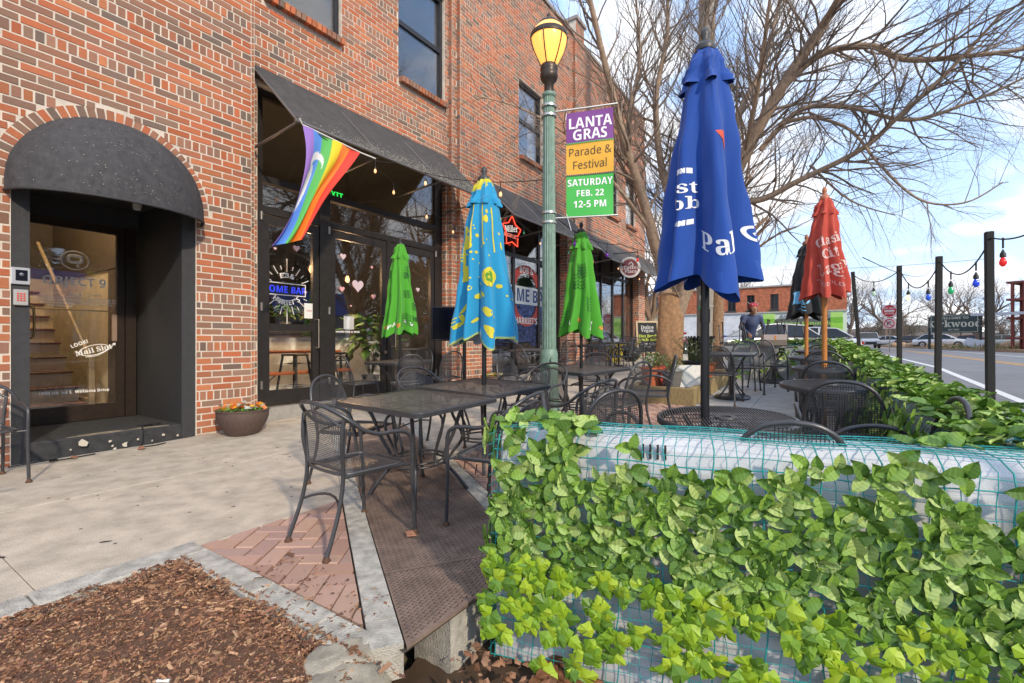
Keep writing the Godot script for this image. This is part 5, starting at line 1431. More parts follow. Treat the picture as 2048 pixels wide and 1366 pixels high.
func build_umbrellas():
	var black := mt(Color(0.018, 0.019, 0.021), 0.35, 0.3)
	var white := mt(Color(0.78, 0.79, 0.80), 0.8)
	var toward := func(x: float, z: float) -> float: return atan2(-(0.0 - z), 0.0 - x) / TAU   # u of the side that faces the camera
	# big blue one
	var p := at(-0.605, -2.94)
	var q := umbrella("big dark blue closed umbrella with white script lettering", p, 2.85, 1.52, 0.08, 0.298, 11, Color(0.004, 0.055, 0.30), black, 0.024, Color(0.05, 0.05, 0.05), false, null, null, 6)
	var u: float = toward.call(p.x, p.z)
	var bl: Node3D = q[0]; var f: Callable = q[1]
	var r := 0.27
	part(bl, "print", print_on(letters("Pab", 0.10, 0.0, "Droid Serif", true, true), f, roundf((u - 0.02) * 6.0) / 6.0 - 0.01, 0.82, r, q[2], 0.12), white)
	part(bl, "print", print_on(letters("GR", 0.085, 0.0, "Droid Sans", true), f, roundf((u - 0.02) * 6.0) / 6.0 + 0.175, 0.79, r, q[2], 0.5), white)
	part(bl, "print", print_on(letters("abst", 0.07, 0.0, "Droid Serif", true, true), f, roundf((u - 0.02) * 6.0) / 6.0 - 0.185, 0.60, 0.22, q[2]), white)
	part(bl, "print", print_on(letters("Ribb", 0.07, 0.0, "Droid Serif", true, true), f, roundf((u - 0.02) * 6.0) / 6.0 - 0.185, 0.67, 0.23, q[2]), white)
	for v in [0.53, 0.76]:
		for i in 6: part(bl, "print", print_on(disc_mesh([Vector2(-0.012, -0.012), Vector2(0.012, -0.012), Vector2(0.012, 0.02), Vector2(-0.012, 0.02)]), f, roundf((u - 0.02) * 6.0) / 6.0 - 0.185 + (i - 2.5) * 0.020, v, 0.22, q[2]), white)
	part(bl, "print", print_on(disc_mesh([Vector2(-0.07, 0.05), Vector2(0.03, 0.07), Vector2(0.04, -0.06)]), f, u + 0.10, 0.42, 0.2, q[2]), mt(Color(0.62, 0.09, 0.05), 0.8))
	# turquoise one with yellow splashes
	p = at(-2.72, -3.63)
	q = umbrella("turquoise closed umbrella with yellow splashes and yellow hem", p, 2.68, 1.20, 0.085, 0.335, 23, Color(0.012, 0.27, 0.50), black, 0.022, Color(0.045, 0.045, 0.045), false, Color(0.55, 0.60, 0.02), Color(0.55, 0.50, 0.03))
	u = toward.call(p.x, p.z); f = q[1]
	var yel := mt(Color(0.62, 0.55, 0.04), 0.8)
	var spots := MB.new()
	var r2 := RandomNumberGenerator.new(); r2.seed = 5
	for i in 90:
		var s := 0.008 + 0.032 * pow(r2.randf(), 2.5)
		spots.add(print_on(disc_mesh(ring_poly(s, 12, 0.08)), f, u + r2.randf_range(-0.5, 0.5), r2.randf_range(0.18, 0.93), 0.25, q[2]))
	for i in 10: spots.add(print_on(disc_mesh([Vector2(-0.006, -0.22), Vector2(0.006, -0.22), Vector2(0.007, 0.2), Vector2(-0.007, 0.2)]), f, u + i * 0.1 - 0.4, r2.randf_range(0.25, 0.5), 0.2, q[2]))
	part(q[0], "print", spots, yel)
	part(q[0], "print", print_on(disc_mesh(ring_poly(0.085, 18)), f, u + 0.04, 0.60, 0.24, q[2], 0.0, 0.006), yel)
	part(q[0], "print", print_on(disc_mesh(ring_poly(0.045, 14, 0.15)), f, u + 0.035, 0.60, 0.24, q[2], 0.0, 0.009), mt(Color(0.10, 0.30, 0.03), 0.8))
	for e in [["NE", 0.07, 0.30], ["R", 0.13, 0.38], ["ETH", 0.07, 0.475], ["P", 0.15, 0.58], ["A", 0.09, 0.80], ["EWI", 0.08, 0.865]]:
		part(q[0], "print", print_on(letters(e[0], e[1], 0.0, "Droid Sans", true), f, u - 0.175, e[2], 0.25, q[2]), yel)
	# two green ones
	for e in [[-2.55, -5.39, 2.50, 1.30, 31, "bright green closed umbrella with hop drawings behind the lamp post", 0.29], [-5.9, -5.57, 2.76, 1.33, 37, "bright green closed umbrella by the bar doors", 0.30]]:
		p = at(e[0], e[1])
		q = umbrella(e[5], p, e[2], e[3], 0.075, e[6], e[4], Color(0.065, 0.33, 0.022), black, 0.02, Color(0.03, 0.03, 0.03))
		u = toward.call(p.x, p.z); f = q[1]
		var hop := MB.new()
		for i in 26:
			var uu := u + rng.randf_range(-0.5, 0.5); var vv := rng.randf_range(0.22, 0.9); var s := rng.randf_range(0.03, 0.085)
			for k in 5:   # scales of a hop cone drawn in outline
				for j in 3:
					var c := Vector2((j - 1) * s * 0.62, (k - 2) * s * 0.5)
					if Vector2(c.x, c.y * 0.7).length() > s: continue
					var ln := MB.new()
					for a in 6:
						var d0 := c + Vector2(cos(PI + PI * a / 6.0) * s * 0.34, sin(PI + PI * a / 6.0) * s * 0.36); var d1 := c + Vector2(cos(PI + PI * (a + 1) / 6.0) * s * 0.34, sin(PI + PI * (a + 1) / 6.0) * s * 0.36)
						var nn := (d1 - d0).orthogonal().normalized() * 0.0032
						ln.quad(Vector3(d0.x + nn.x, d0.y + nn.y, 0), Vector3(d1.x + nn.x, d1.y + nn.y, 0), Vector3(d1.x - nn.x, d1.y - nn.y, 0), Vector3(d0.x - nn.x, d0.y - nn.y, 0))
					hop.add(print_on(ln.mesh(), f, uu, vv, 0.21, q[2], 0.0, 0.005))
		part(q[0], "print", hop, mt(Color(0.008, 0.075, 0.02), 0.8))
		for i in 5:
			part(q[0], "print", print_on(letters(["A W", "PA"][i % 2], 0.055, 0.0, "Droid Sans", true), f, u - 0.3 + i * 0.2, 0.90, 0.27, q[2]), white)
			part(q[0], "print", print_on(disc_mesh(ring_poly(0.035, 9, 0.3)), f, u - 0.22 + i * 0.2, 0.90, 0.27, q[2]), mt(Color(0.6, 0.25, 0.05), 0.8))
	# red and black ones on wooden poles
	var wood := mt(Color(0.50, 0.19, 0.04), 0.4, 0.0, "streak", 2.0)
	p = at(-0.05, -6.27)
	q = umbrella("red closed umbrella with white script on an orange wooden pole", p, 2.72, 1.72, 0.07, 0.245, 41, Color(0.46, 0.055, 0.035), wood, 0.026, Color(0.42, 0.14, 0.06), true)
	u = toward.call(p.x, p.z); f = q[1]
	var pk := mt(Color(0.70, 0.52, 0.48), 0.8)
	for e in [["Classic", 0.10, 0.42], ["City", 0.10, 0.56], ["Lager", 0.11, 0.71]]: part(q[0], "print", print_on(letters(e[0], e[1], 0.0, "Droid Serif", true, true), f, u + 0.10, e[2], 0.19, q[2], 0.2), pk)
	part(q[0], "print", print_on(letters("\"GOOD COLD BEER\"", 0.035, 0.0), f, u + 0.07, 0.87, 0.22, q[2]), pk)
	p = at(-0.27, -7.74)
	q = umbrella("black closed umbrella with blue print behind the red one", p, 2.50, 1.55, 0.07, 0.25, 47, Color(0.02, 0.02, 0.021), wood, 0.024, Color(0.30, 0.12, 0.05), true)
	u = toward.call(p.x, p.z)
	part(q[0], "print", print_on(letters("10", 0.18, 0.0, "Droid Serif", true), q[1], u - 0.06, 0.76, 0.21, q[2]), mt(Color(0.16, 0.42, 0.62), 0.8))
	for e in [0.86, 0.90, 0.95]: part(q[0], "print", print_on(disc_mesh([Vector2(-0.07, -0.008), Vector2(0.07, -0.008), Vector2(0.07, 0.008), Vector2(-0.07, 0.008)]), q[1], u - 0.06, e, 0.22, q[2]), mt(Color(0.16, 0.42, 0.62), 0.8))

# ---------------------------------------------------------------- street furniture
func bulb(par: Node, p: Vector3, col: Color, e: float, s := 1.0, called := "bulb"):
	var m := MB.new(); m.lathe([Vector2(0, -0.085), Vector2(0.012, -0.082), Vector2(0.025, -0.062), Vector2(0.027, -0.045), Vector2(0.02, -0.02), Vector2(0.013, -0.004), Vector2(0.013, 0.0)], 12, xf(p, 0.0, s))
	var k := "bulb" + str(col, e)
	if not mats.has(k):
		var b := StandardMaterial3D.new(); b.albedo_color = col.linear_to_srgb(); b.roughness = 0.12; b.emission_enabled = true; b.emission = col.linear_to_srgb(); b.emission_energy_multiplier = e; mats[k] = b
	var o := part(par, called, m, mats[k])
	m = MB.new(); m.lathe([Vector2(0.014, -0.002), Vector2(0.022, 0.0), Vector2(0.022, 0.03), Vector2(0.012, 0.05), Vector2(0.004, 0.07)], 10, xf(p, 0.0, s)); part(o, "socket", m, mt(Color(0.012, 0.012, 0.012), 0.5))

func build_lamp():
	var p := at(-2.685, -4.82)
	var o := thing("street_lamp", "green fluted lamp post with a glowing amber globe", "lamp", p)
	var grn := mt(Color(0.17, 0.27, 0.215), 0.55, 0.1, "soft", 2.0, "streak", 0.7, 0.1)
	var m := MB.new()
	var flute := func(y0: float, y1: float, r0: float, r1: float, dp: float):
		m.grid(96, 6, func(u: float, v: float) -> Vector3:
			var a := TAU * u; var r := lerpf(r0, r1, v) - dp * pow(absf(cos(a * 8.0)), 3.0)
			return Vector3(cos(a) * r, lerpf(y0, y1, v), sin(a) * r), null, true, true)
	flute.call(1.0, 3.9, 0.083, 0.066, 0.009); flute.call(0.28, 0.80, 0.125, 0.098, 0.012)
	m.lathe([Vector2(0, 0), Vector2(0.2, 0), Vector2(0.2, 0.06), Vector2(0.16, 0.12), Vector2(0.14, 0.2), Vector2(0.145, 0.24), Vector2(0.128, 0.28)], 32)
	m.lathe([Vector2(0.098, 0.79), Vector2(0.108, 0.80), Vector2(0.112, 0.83), Vector2(0.100, 0.86), Vector2(0.104, 0.93), Vector2(0.096, 0.97), Vector2(0.083, 1.0)], 32)
	m.lathe([Vector2(0.066, 3.88), Vector2(0.078, 3.89), Vector2(0.078, 3.92), Vector2(0.06, 3.935)], 28)
	part(o, "post", m, grn)
	m = MB.new(); m.tube([Vector3(0.08, 0.88, 0.06), Vector3(0.105, 0.88, 0.08)], 0.034, 12); part(o, "access_cap", m, grn)
	var brz := mt(Color(0.060, 0.045, 0.035), 0.4, 0.5, "soft", 3.0)
	m = MB.new()
	m.lathe([Vector2(0.052, 3.93), Vector2(0.056, 4.04), Vector2(0.086, 4.07), Vector2(0.104, 4.12), Vector2(0.10, 4.15), Vector2(0.092, 4.165), Vector2(0.102, 4.19), Vector2(0.098, 4.23), Vector2(0.09, 4.25), Vector2(0, 4.25)], 28)
	m.lathe([Vector2(0.206, 4.545), Vector2(0.214, 4.55), Vector2(0.212, 4.60), Vector2(0.196, 4.615), Vector2(0.19, 4.60)], 32)
	m.lathe([Vector2(0.125, 4.70), Vector2(0.125, 4.715), Vector2(0.10, 4.745), Vector2(0.05, 4.765), Vector2(0.02, 4.775), Vector2(0.03, 4.80), Vector2(0.025, 4.83), Vector2(0.008, 4.85), Vector2(0, 4.87)], 24)
	for i in 6:
		var a := TAU * (i + 0.3) / 6; var e := Vector3(cos(a), 0, sin(a))
		m.tube(smooth([e * 0.095 + UP3 * 4.24, e * 0.155 + UP3 * 4.36, e * 0.20 + UP3 * 4.48, e * 0.213 + UP3 * 4.57], 4), 0.007, 6)
	part(o, "lantern_frame", m, brz)
	m = MB.new(); m.lathe([Vector2(0.086, 4.25), Vector2(0.13, 4.32), Vector2(0.172, 4.41), Vector2(0.196, 4.50), Vector2(0.203, 4.56), Vector2(0.195, 4.61), Vector2(0.165, 4.66), Vector2(0.12, 4.705), Vector2(0, 4.71)], 32)
	part(o, "globe", m, glow(Color(1.0, 0.47, 0.10), 0.95), Transform3D(), "amber glowing glass globe")
	var l := OmniLight3D.new(); l.name = "lamp_light"; l.light_color = Color(1.0, 0.72, 0.36); l.light_energy = 0.5; l.light_size = 0.18; l.omni_range = 12; l.omni_attenuation = 2.0; l.shadow_enabled = true; l.position = p + Vector3(0, 4.45, 0); add_child(l)
	# banner arms and banner
	var dir := Vector3(0.80, 0, -0.60).normalized()   # the banner hangs out over the street side
	var st := mt(Color(0.5, 0.5, 0.48), 0.35, 0.7)
	for y in [3.72, 2.50]:
		m = MB.new()
		for dy in [-0.055, 0.055]: m.lathe([Vector2(0.076, -0.012), Vector2(0.086, -0.012), Vector2(0.086, 0.012), Vector2(0.076, 0.012)], 24, xf(Vector3(0, y + dy, 0)))
		m.tube([dir * 0.07 + UP3 * y, dir * 0.80 + UP3 * (y + (0.12 if y > 3 else 0.05))], 0.011, 8); part(o, "banner_arm", m, st)
	var b := thing("festival_banner", "purple, gold and green parade banner on the lamp post", "banner", p)
	var bn := dir.cross(UP3).normalized()   # towards the camera
	if bn.dot(-p) < 0: bn = -bn
	var x0 := 0.20; var w := 0.55; var y0 := 2.52; var y1 := 3.70
	var bp := func(u: float, v: float) -> Vector3:
		return dir * (x0 + w * u) + UP3 * (lerpf(y0, y1, v) + 0.10 * u * v + 0.035 * u * (1.0 - v)) + bn * (0.014 * sin(v * 9.0 + u * 3.0) * (0.4 + u) * 0.6)
	var fl: bool = (bp.call(1.0, 0.5) - bp.call(0.0, 0.5)).cross(bp.call(0.5, 1.0) - bp.call(0.5, 0.0)).dot(bn) < 0
	for q in [[0.0, 0.395, Color(0.035, 0.40, 0.055), "green panel"], [0.395, 0.70, Color(0.68, 0.36, 0.025), "gold panel"], [0.70, 1.0, Color(0.15, 0.025, 0.22), "purple panel"]]:
		m = MB.new()
		m.grid(12, 8, func(u, v): return bp.call(u, lerpf(q[0], q[1], v)), null, false, fl)
		m.grid(12, 8, func(u, v): return bp.call(u, lerpf(q[0], q[1], v)) - bn * 0.003, null, false, not fl)
		part(b, "panel", m, mt(q[2], 0.65, 0.0, "fine", 10.0), Transform3D(), q[3])
	for q in [[0.395, Color(0.10, 0.04, 0.10)], [0.70, Color(0.06, 0.36, 0.06)]]:
		m = MB.new()
		for i in 22: m.lathe([Vector2(0.0, -0.004), Vector2(0.010, -0.002), Vector2(0.010, 0.0035), Vector2(0, 0.004)], 8, Transform3D(Basis(bn.cross(UP3), bn, UP3), bp.call((i + 0.5) / 22.0, q[0]) + bn * 0.005))
		part(b, "bead_row", m, mt(q[1], 0.6))
	var wt := mt(Color(0.78, 0.78, 0.80), 0.7); var dk := mt(Color(0.09, 0.045, 0.02), 0.7)
	for q in [["LANTA", 0.118, 0.89, wt, true], ["GRAS", 0.118, 0.775, wt, true], ["Parade &", 0.088, 0.615, dk, false], ["Festival", 0.088, 0.49, dk, false], ["SATURDAY", 0.076, 0.32, wt, true], ["FEB. 22", 0.07, 0.215, wt, true], ["12-5 PM", 0.076, 0.11, wt, true]]:
		var src: Mesh = letters(q[0], q[1], 0.0, "Droid Sans", q[4])
		var arr: Array = src.surface_get_arrays(0)
		m = MB.new()
		var vs: PackedVector3Array = arr[Mesh.ARRAY_VERTEX]; var ixs = arr[Mesh.ARRAY_INDEX]
		if ixs == null: ixs = PackedInt32Array(range(vs.size()))
		for k in range(0, ixs.size(), 3):
			var c := []
			for j in [0, 2, 1]:
				var t: Vector3 = vs[ixs[k + j]]
				c.append(bp.call(0.5 + t.x / w, q[2] + t.y / (y1 - y0)) + bn * 0.004)
			m.tri(c[0], c[1], c[2])
		part(b, "lettering", m, q[3])
	m = MB.new(); m.tube([bp.call(0.0, 1.0) + bn * 0.01, bp.call(-0.02, 0.93) + bn * 0.02], 0.004, 4); m.tube([bp.call(0.0, 0.02) + bn * 0.01, bp.call(0.05, -0.06) + bn * 0.02, bp.call(0.1, -0.14) + bn * 0.02], 0.004, 4); part(b, "cable_tie", m, wt)

func build_flag():
	var o := thing("rainbow_flag", "rainbow flag with white dove hanging twisted from the awning", "flag")
	# top edge on a white cord, cloth gathered to a tail
	var a := Vector3(-5.66, 3.99, -3.66); var b := Vector3(-5.66, 3.93, -4.57)
	var tail0 := Vector3(-5.70, 2.36, -3.26); var tail1 := Vector3(-5.64, 2.50, -3.64)
	var cols := [Color(0.30, 0.17, 0.55), Color(0.10, 0.27, 0.72), Color(0.10, 0.45, 0.10), Color(0.78, 0.60, 0.02), Color(0.82, 0.22, 0.03), Color(0.72, 0.05, 0.03)]
	var fn := func(u: float, v: float) -> Vector3:
		var left := arc3(a, Vector3(-5.66, 3.50, -3.72), Vector3(-5.62, 2.95, -3.66), tail0, v)
		var right := arc3(b, Vector3(-5.60, 3.52, -4.22), Vector3(-5.56, 3.02, -3.86), tail1, v)
		var p := left.lerp(right, u)
		return p + Vector3(0.05 * sin(u * 13.0 + v * 3.0) * (0.3 + v) + 0.03 * sin(v * 8.0), 0, 0.012 * sin(u * 9.0) * v)
	var cf := func(u: float, v: float) -> Color:
		var k := u
		var c: Color = cols[mini(int(k * 6.0), 5)]
		# dove
		var d := Vector2((u - 0.20) * 1.15, (v - 0.52) * 1.5)
		var body := pow(d.x / 0.085, 2.0) + pow((d.y + d.x * 0.9) / 0.30, 2.0) < 1.0
		var wing := Vector2(d.x - 0.10, d.y + 0.34)
		var inw := wing.length() < 0.16 and (wing + Vector2(-0.02, -0.07)).length() > 0.13
		if body or inw: return Color(0.72, 0.72, 0.74)
		return c
	var m := MB.new(); m.grid(72, 80, fn, cf, false, true)
	var fm := mt(Color.WHITE, 0.7); fm.backlight_enabled = true; fm.backlight = Color(0.55, 0.55, 0.55)
	part(o, "cloth", m, fm)
	m = MB.new(); m.tube([a + Vector3(0.01, 0.06, 0.05), a, b, b + Vector3(0, 0.0, -0.28)], 0.012, 6); part(o, "cord", m, mt(Color(0.6, 0.58, 0.55), 0.7))

func arc3(a: Vector3, b: Vector3, c: Vector3, d: Vector3, t: float) -> Vector3: return a.bezier_interpolate(b, c, d, t)

func hang_string(called: String, label: String, pts: Array, sag: float, bulbs: Array, per := 3):   # a cable between points; bulbs: colours in turn
	var o := thing(called, label, "string lights", Vector3.ZERO, 0.0, "festoon lights")
	var wire := MB.new(); var n := 0
	for i in pts.size() - 1:
		var a: Vector3 = pts[i]; var b: Vector3 = pts[i + 1]
		var line := []
		for k in 17:
			var t := k / 16.0
			line.append(a.lerp(b, t) - UP3 * sag * 4.0 * t * (1.0 - t))
		wire.tube(line, 0.0055, 5)
		for k in per:
			var t := (k + 0.5) / per
			var p := a.lerp(b, t) - UP3 * (sag * 4.0 * t * (1.0 - t) + 0.02)
			wire.tube([p + UP3 * 0.03, p - UP3 * 0.04], 0.006, 5)
			bulb(o, p - UP3 * 0.10, bulbs[n % bulbs.size()], 1.0 if bulbs[n % bulbs.size()].r > 0.8 and bulbs[n % bulbs.size()].g > 0.3 else 0.3, 0.75)
			n += 1
	part(o, "cable", wire, mt(Color(0.012, 0.012, 0.012), 0.6))

func build_lights_and_posts():
	var wm := Color(1.0, 0.50, 0.22)
	hang_string("festoon_string", "warm bulb string swagged from the awning to the lamp post", [Vector3(-5.66, 4.02, -3.66), Vector3(-5.67, 4.0, -5.25), Vector3(-2.72, 2.98 + 0.1, -4.86)], 0.14, [wm], 2)
	hang_string("festoon_string", "warm bulb string under the first awning inside its frame", [Vector3(-5.75, 3.86, -4.9), Vector3(-6.4, 3.55, -7.85)], 0.10, [wm], 3)
	hang_string("festoon_string", "bulb string from the lamp post along the second awning", [Vector3(-5.62, 3.85, -8.6), Vector3(-5.65, 3.75, -10.8), Vector3(-5.65, 3.72, -13.1)], 0.16, [Color(0.05, 0.30, 0.14), wm, wm], 3)
	hang_string("festoon_string", "coloured bulb string from the lamp post to the tree", [Vector3(-2.62, 2.62, -4.86), Vector3(-2.50, 2.60, -6.6), Vector3(-2.3, 2.9, -8.9)], 0.10, [Color(0.10, 0.02, 0.25), Color(0.10, 0.02, 0.25), Color(0.6, 0.03, 0.02), wm], 2)
	hang_string("festoon_string", "warm bulb string along the third awning", [Vector3(-5.62, 3.72, -14.1), Vector3(-5.62, 3.70, -20.2)], 0.16, [wm], 6)
	# black timber posts along the side screen, with bulbs swagged between them
	var pw := mt(Color(0.020, 0.019, 0.018), 0.8, 0.0, "streak", 3.0, "fine", 8.0, 0.4)
	var spots := [[1.05, -3.62, 2.06], [0.95, -4.70, 1.98], [0.80, -5.70, 1.92], [0.66, -7.0, 1.96], [0.42, -8.6, 2.05], [1.35, -1.9, 2.0]]
	var names := ["black timber post tallest in view beside the road", "black timber post between the yellow and red bulbs", "black timber post beside the no entry sign", "slim black timber post farther along the side screen", "leaning black timber post behind the red umbrella", "black timber post just out past the leaf screen"]
	var tops := []
	for i in spots.size():
		var s = spots[i]
		var p := at(s[0], s[1], -0.11)
		var m := MB.new(); m.rbox(xf(Vector3(0, s[2] * 0.5, 0)), Vector3(0.045, s[2], 0.045), 0.004)
		var o := solo("timber_post", names[i], "post", m, pw, Transform3D(Basis(Vector3.BACK, 0.07 if i == 4 else rng.randf_range(-0.012, 0.012)) * Basis(UP3, 0.1), p), "posts along the side screen")
		tops.append(o.transform * Vector3(0.0, s[2] - 0.05, 0.035))
	var cs := [[Color(0.80, 0.50, 0.02), Color(0.75, 0.02, 0.02), Color(0.75, 0.02, 0.02)], [Color(0.12, 0.02, 0.35), Color(0.95, 0.7, 0.45), Color(0.75, 0.02, 0.02)], [Color(0.02, 0.06, 0.6), Color(0.02, 0.35, 0.12)], [Color(0.02, 0.10, 0.6), Color(0.95, 0.8, 0.4)], [Color(0.35, 0.55, 0.4)]]
	var order := [5, 0, 1, 2, 3, 4]
	for i in 5:
		var sw := [0.07, 0.09, 0.18, 0.22, 0.12]
		hang_string("festoon_string", ["yellow and red bulb string nearest the camera by the road", "purple and clear bulb string between the two nearest posts", "blue and green bulb string between middle posts", "blue bulb string drooping between slim posts", "last bulb string running to the leaning post"][i], [tops[order[i]], tops[order[i + 1]]], sw[i], cs[i], cs[i].size())

func trellis_leaf(kind: int) -> MB:   # cloth leaf along +x; kind 0: ribbed oval, 1: ivy
	var m := MB.new()
	if kind == 0:
		var L := 0.088; var W := 0.030
		var n := 11
		for s in [1.0, -1.0]:
			for i in n:
				var a := float(i) / n; var b := float(i + 1) / n
				var w := func(t: float) -> float: return W * pow(sin(PI * pow(t, 0.72)), 0.8)
				var y := func(t: float, e: float) -> float: return -0.012 * t * t + 0.011 * e * e - 0.003 + 0.0016 * e * sin(t * 44.0)
				var rib0 := Vector3(a * L, y.call(a, 0.0), 0); var rib1 := Vector3(b * L, y.call(b, 0.0), 0)
				var e0 := Vector3(a * L - 0.006 + 0.006, y.call(a + 0.0, 1.0), s * w.call(a)); var e1 := Vector3(b * L, y.call(b, 1.0), s * w.call(b))
				var k := Color(1, 1, 1) if i % 2 == 0 else Color(0.80, 0.84, 0.74)
				if s > 0: m.quad(rib1, rib0, e0, e1, k)
				else: m.quad(rib0, rib1, e1, e0, k)
	else:
		var L := 0.075
		var pts := [Vector2(0, 0.10), Vector2(0.18, 0.50), Vector2(0.52, 0.36), Vector2(0.72, 0.30), Vector2(1.0, 0.0)]
		for s in [1.0, -1.0]:
			for i in pts.size() - 1:
				var a: Vector2 = pts[i]; var b: Vector2 = pts[i + 1]
				var c := Vector3(0.36 * L, 0.004, 0)
				var p := Vector3(a.x * L, -0.012 * absf(a.y) - (0.014 if i == 3 else 0.0) * a.x, s * a.y * L); var q := Vector3(b.x * L, -0.012 * absf(b.y) - (0.012 if i == 3 else 0.0), s * b.y * L)
				var k := Color(1, 1, 1) if i % 2 == 0 else Color(0.9, 0.92, 0.85)
				if s > 0: m.tri(c, p, q, k)
				else: m.tri(c, q, p, k)
			var r := Vector3(0, 0, 0)
			if s > 0: m.tri(Vector3(0.36 * L, 0.004, 0), r, Vector3(0, -0.0012, s * 0.1 * L))
			else: m.tri(Vector3(0.36 * L, 0.004, 0), Vector3(0, -0.0012, s * 0.1 * L), r)
	return m

func plastic_leaf() -> StandardMaterial3D:
	if mats.has("pleaf"): return mats["pleaf"]
	var m := StandardMaterial3D.new()
	m.vertex_color_use_as_albedo = true; m.roughness = 0.5; m.backlight_enabled = true; m.backlight = Color(0.42, 0.48, 0.28)
	mats["pleaf"] = m
	return m

func build_screens():
	var oval := trellis_leaf(0); var ivy := trellis_leaf(1)
	var oc := [Color(0.25, 0.41, 0.065), Color(0.18, 0.325, 0.05), Color(0.40, 0.52, 0.16), Color(0.105, 0.21, 0.035)]
	var ic := [Color(0.28, 0.44, 0.022), Color(0.20, 0.36, 0.025), Color(0.39, 0.53, 0.035), Color(0.11, 0.23, 0.02)]
	var om := []; var im := []
	for k in 4:
		var a := MB.new(); a.add(oval)
		for i in a.c.size(): a.c[i] = Color(a.c[i].r * oc[k].r, a.c[i].g * oc[k].g, a.c[i].b * oc[k].b)
		om.append(a)
		a = MB.new(); a.add(ivy)
		for i in a.c.size(): a.c[i] = Color(a.c[i].r * ic[k].r, a.c[i].g * ic[k].g, a.c[i].b * ic[k].b)
		im.append(a)
	var omesh := om.map(func(x): return x.mesh()); var imesh := im.map(func(x): return x.mesh())
	var pm := plastic_leaf()
	var teal := mt(Color(0.015, 0.30, 0.29), 0.4)
	# front screen: a white moulded barrier hung with leaf trellis
	var c0 := Vector3(-1.27, 0, -1.75); var dir := Vector3(1.752, 0, -0.40).normalized(); var nn := Vector3(-dir.z, 0, dir.x)   # nn to the camera
	if nn.z < 0: nn = -nn
	var len_ := 2.35; var base := -0.235; var top := 0.795
	var o := thing("leaf_screen_barrier", "white moulded barrier hung with teal trellis and cloth leaves at the front", "barrier", Vector3(c0.x, base, c0.z))
	var P := func(s: float, y: float, d: float) -> Vector3: return dir * s + UP3 * (y - base) + nn * d   # d: in front of the face
	var prof := [Vector2(0.0, base), Vector2(0.0, 0.02), Vector2(-0.035, 0.20), Vector2(-0.06, 0.66), Vector2(-0.075, 0.74), Vector2(-0.10, top - 0.012), Vector2(-0.13, top), Vector2(-0.27, top), Vector2(-0.30, top - 0.012), Vector2(-0.325, 0.74), Vector2(-0.34, 0.66), Vector2(-0.365, 0.2), Vector2(-0.40, 0.02), Vector2(-0.40, base)]
	var m := MB.new()
	for i in prof.size() - 1:
		var a: Vector2 = prof[i]; var b: Vector2 = prof[i + 1]
		m.quad(P.call(0.0, a.y, a.x - 0.05), P.call(len_, a.y, a.x - 0.05), P.call(len_, b.y, b.x - 0.05), P.call(0.0, b.y, b.x - 0.05))
	for e in [0.0, len_]:
		for i in range(1, prof.size() - 1):
			var a := P.call(e, prof[0].y, prof[0].x - 0.05); var b := P.call(e, prof[i].y, prof[i].x - 0.05); var d := P.call(e, prof[i + 1].y, prof[i + 1].x - 0.05)
			if e == 0.0: m.tri(a, b, d)
			else: m.tri(a, d, b)
	part(o, "barrier_body", m, mt(Color(0.56, 0.575, 0.60), 0.5, 0.0, "soft", 1.0, "fine", 4.0))
	m = MB.new()   # grooves and ledges of the moulding
	for y in [0.18, -0.05]: m.box(Transform3D(Basis(dir, UP3, dir.cross(UP3)), P.call(len_ * 0.5, y, -0.045)), Vector3(len_ - 0.2, 0.03, 0.03))
	for k in 5: m.box(Transform3D(Basis(dir, UP3, dir.cross(UP3)), P.call(0.62 + k * 0.03, 0.735, -0.115)), Vector3(0.009, 0.06, 0.01), Color(0.05, 0.05, 0.05))
	part(o, "moulding", m, mt(Color(0.56, 0.56, 0.57), 0.5, 0.0, "soft", 2.0))
	# trellis bars: over the face, over the top, and round the left end
	var surf := func(s: float, t: float) -> Vector3:   # t: up the face (0 .. 1.02), then over the top to the back
		var y := base + 0.03 + t
		if y < top - 0.01: return P.call(s, y, 0.012 - 0.05 * smoothstep(0.1, top, y) + 0.008 * sin(s * 7.0 + t * 3.0))
		var over := y - (top - 0.01)
		return P.call(s, top + 0.012 + 0.004 * sin(s * 9.0), -0.07 - over)
	m = MB.new()
	var tmax := 1.02 + 0.25
	for k in 52:
		var s := 0.02 + k * 0.045
		var ln := []
		for j in 27: ln.append(surf.call(s + 0.006 * sin(j * 1.3 + k), tmax * j / 26.0))
		m.tube(ln, 0.0016 if k % 4 else 0.0028, 4, Color.WHITE, false)
	for j in 29:
		var t := 0.01 + j * 0.045
		var ln := []
		for k in 25: ln.append(surf.call(len_ * k / 24.0, t + 0.006 * sin(k * 1.1 + j)))
		m.tube(ln, 0.0016 if j % 4 else 0.0028, 4, Color.WHITE, false)
	for k in 26:   # slanting ties
		var s := rng.randf_range(0.1, 2.2); var t := rng.randf_range(0.3, 1.1)
		m.tube([surf.call(s, t) + nn * 0.004, surf.call(s + 0.09, t + rng.randf_range(-0.08, 0.08)) + nn * 0.004], 0.002, 4)
	for j in 22:
		m.tube([P.call(-0.012, base + 0.05 + j * 0.046, 0.0), P.call(-0.015, base + 0.05 + j * 0.046, -0.38)], 0.0018, 4)
	for j in 9: m.tube([P.call(-0.012, base + 0.02, -0.02 - j * 0.045), P.call(-0.014, top, -0.06 - j * 0.03)], 0.0018, 4)
	part(o, "trellis", m, teal)
	# leaves: sprigs of two to four on the bars
	var big := []
	var r2 := RandomNumberGenerator.new(); r2.seed = 77
	var bare := FastNoiseLite.new(); bare.frequency = 1.4; bare.seed = 12
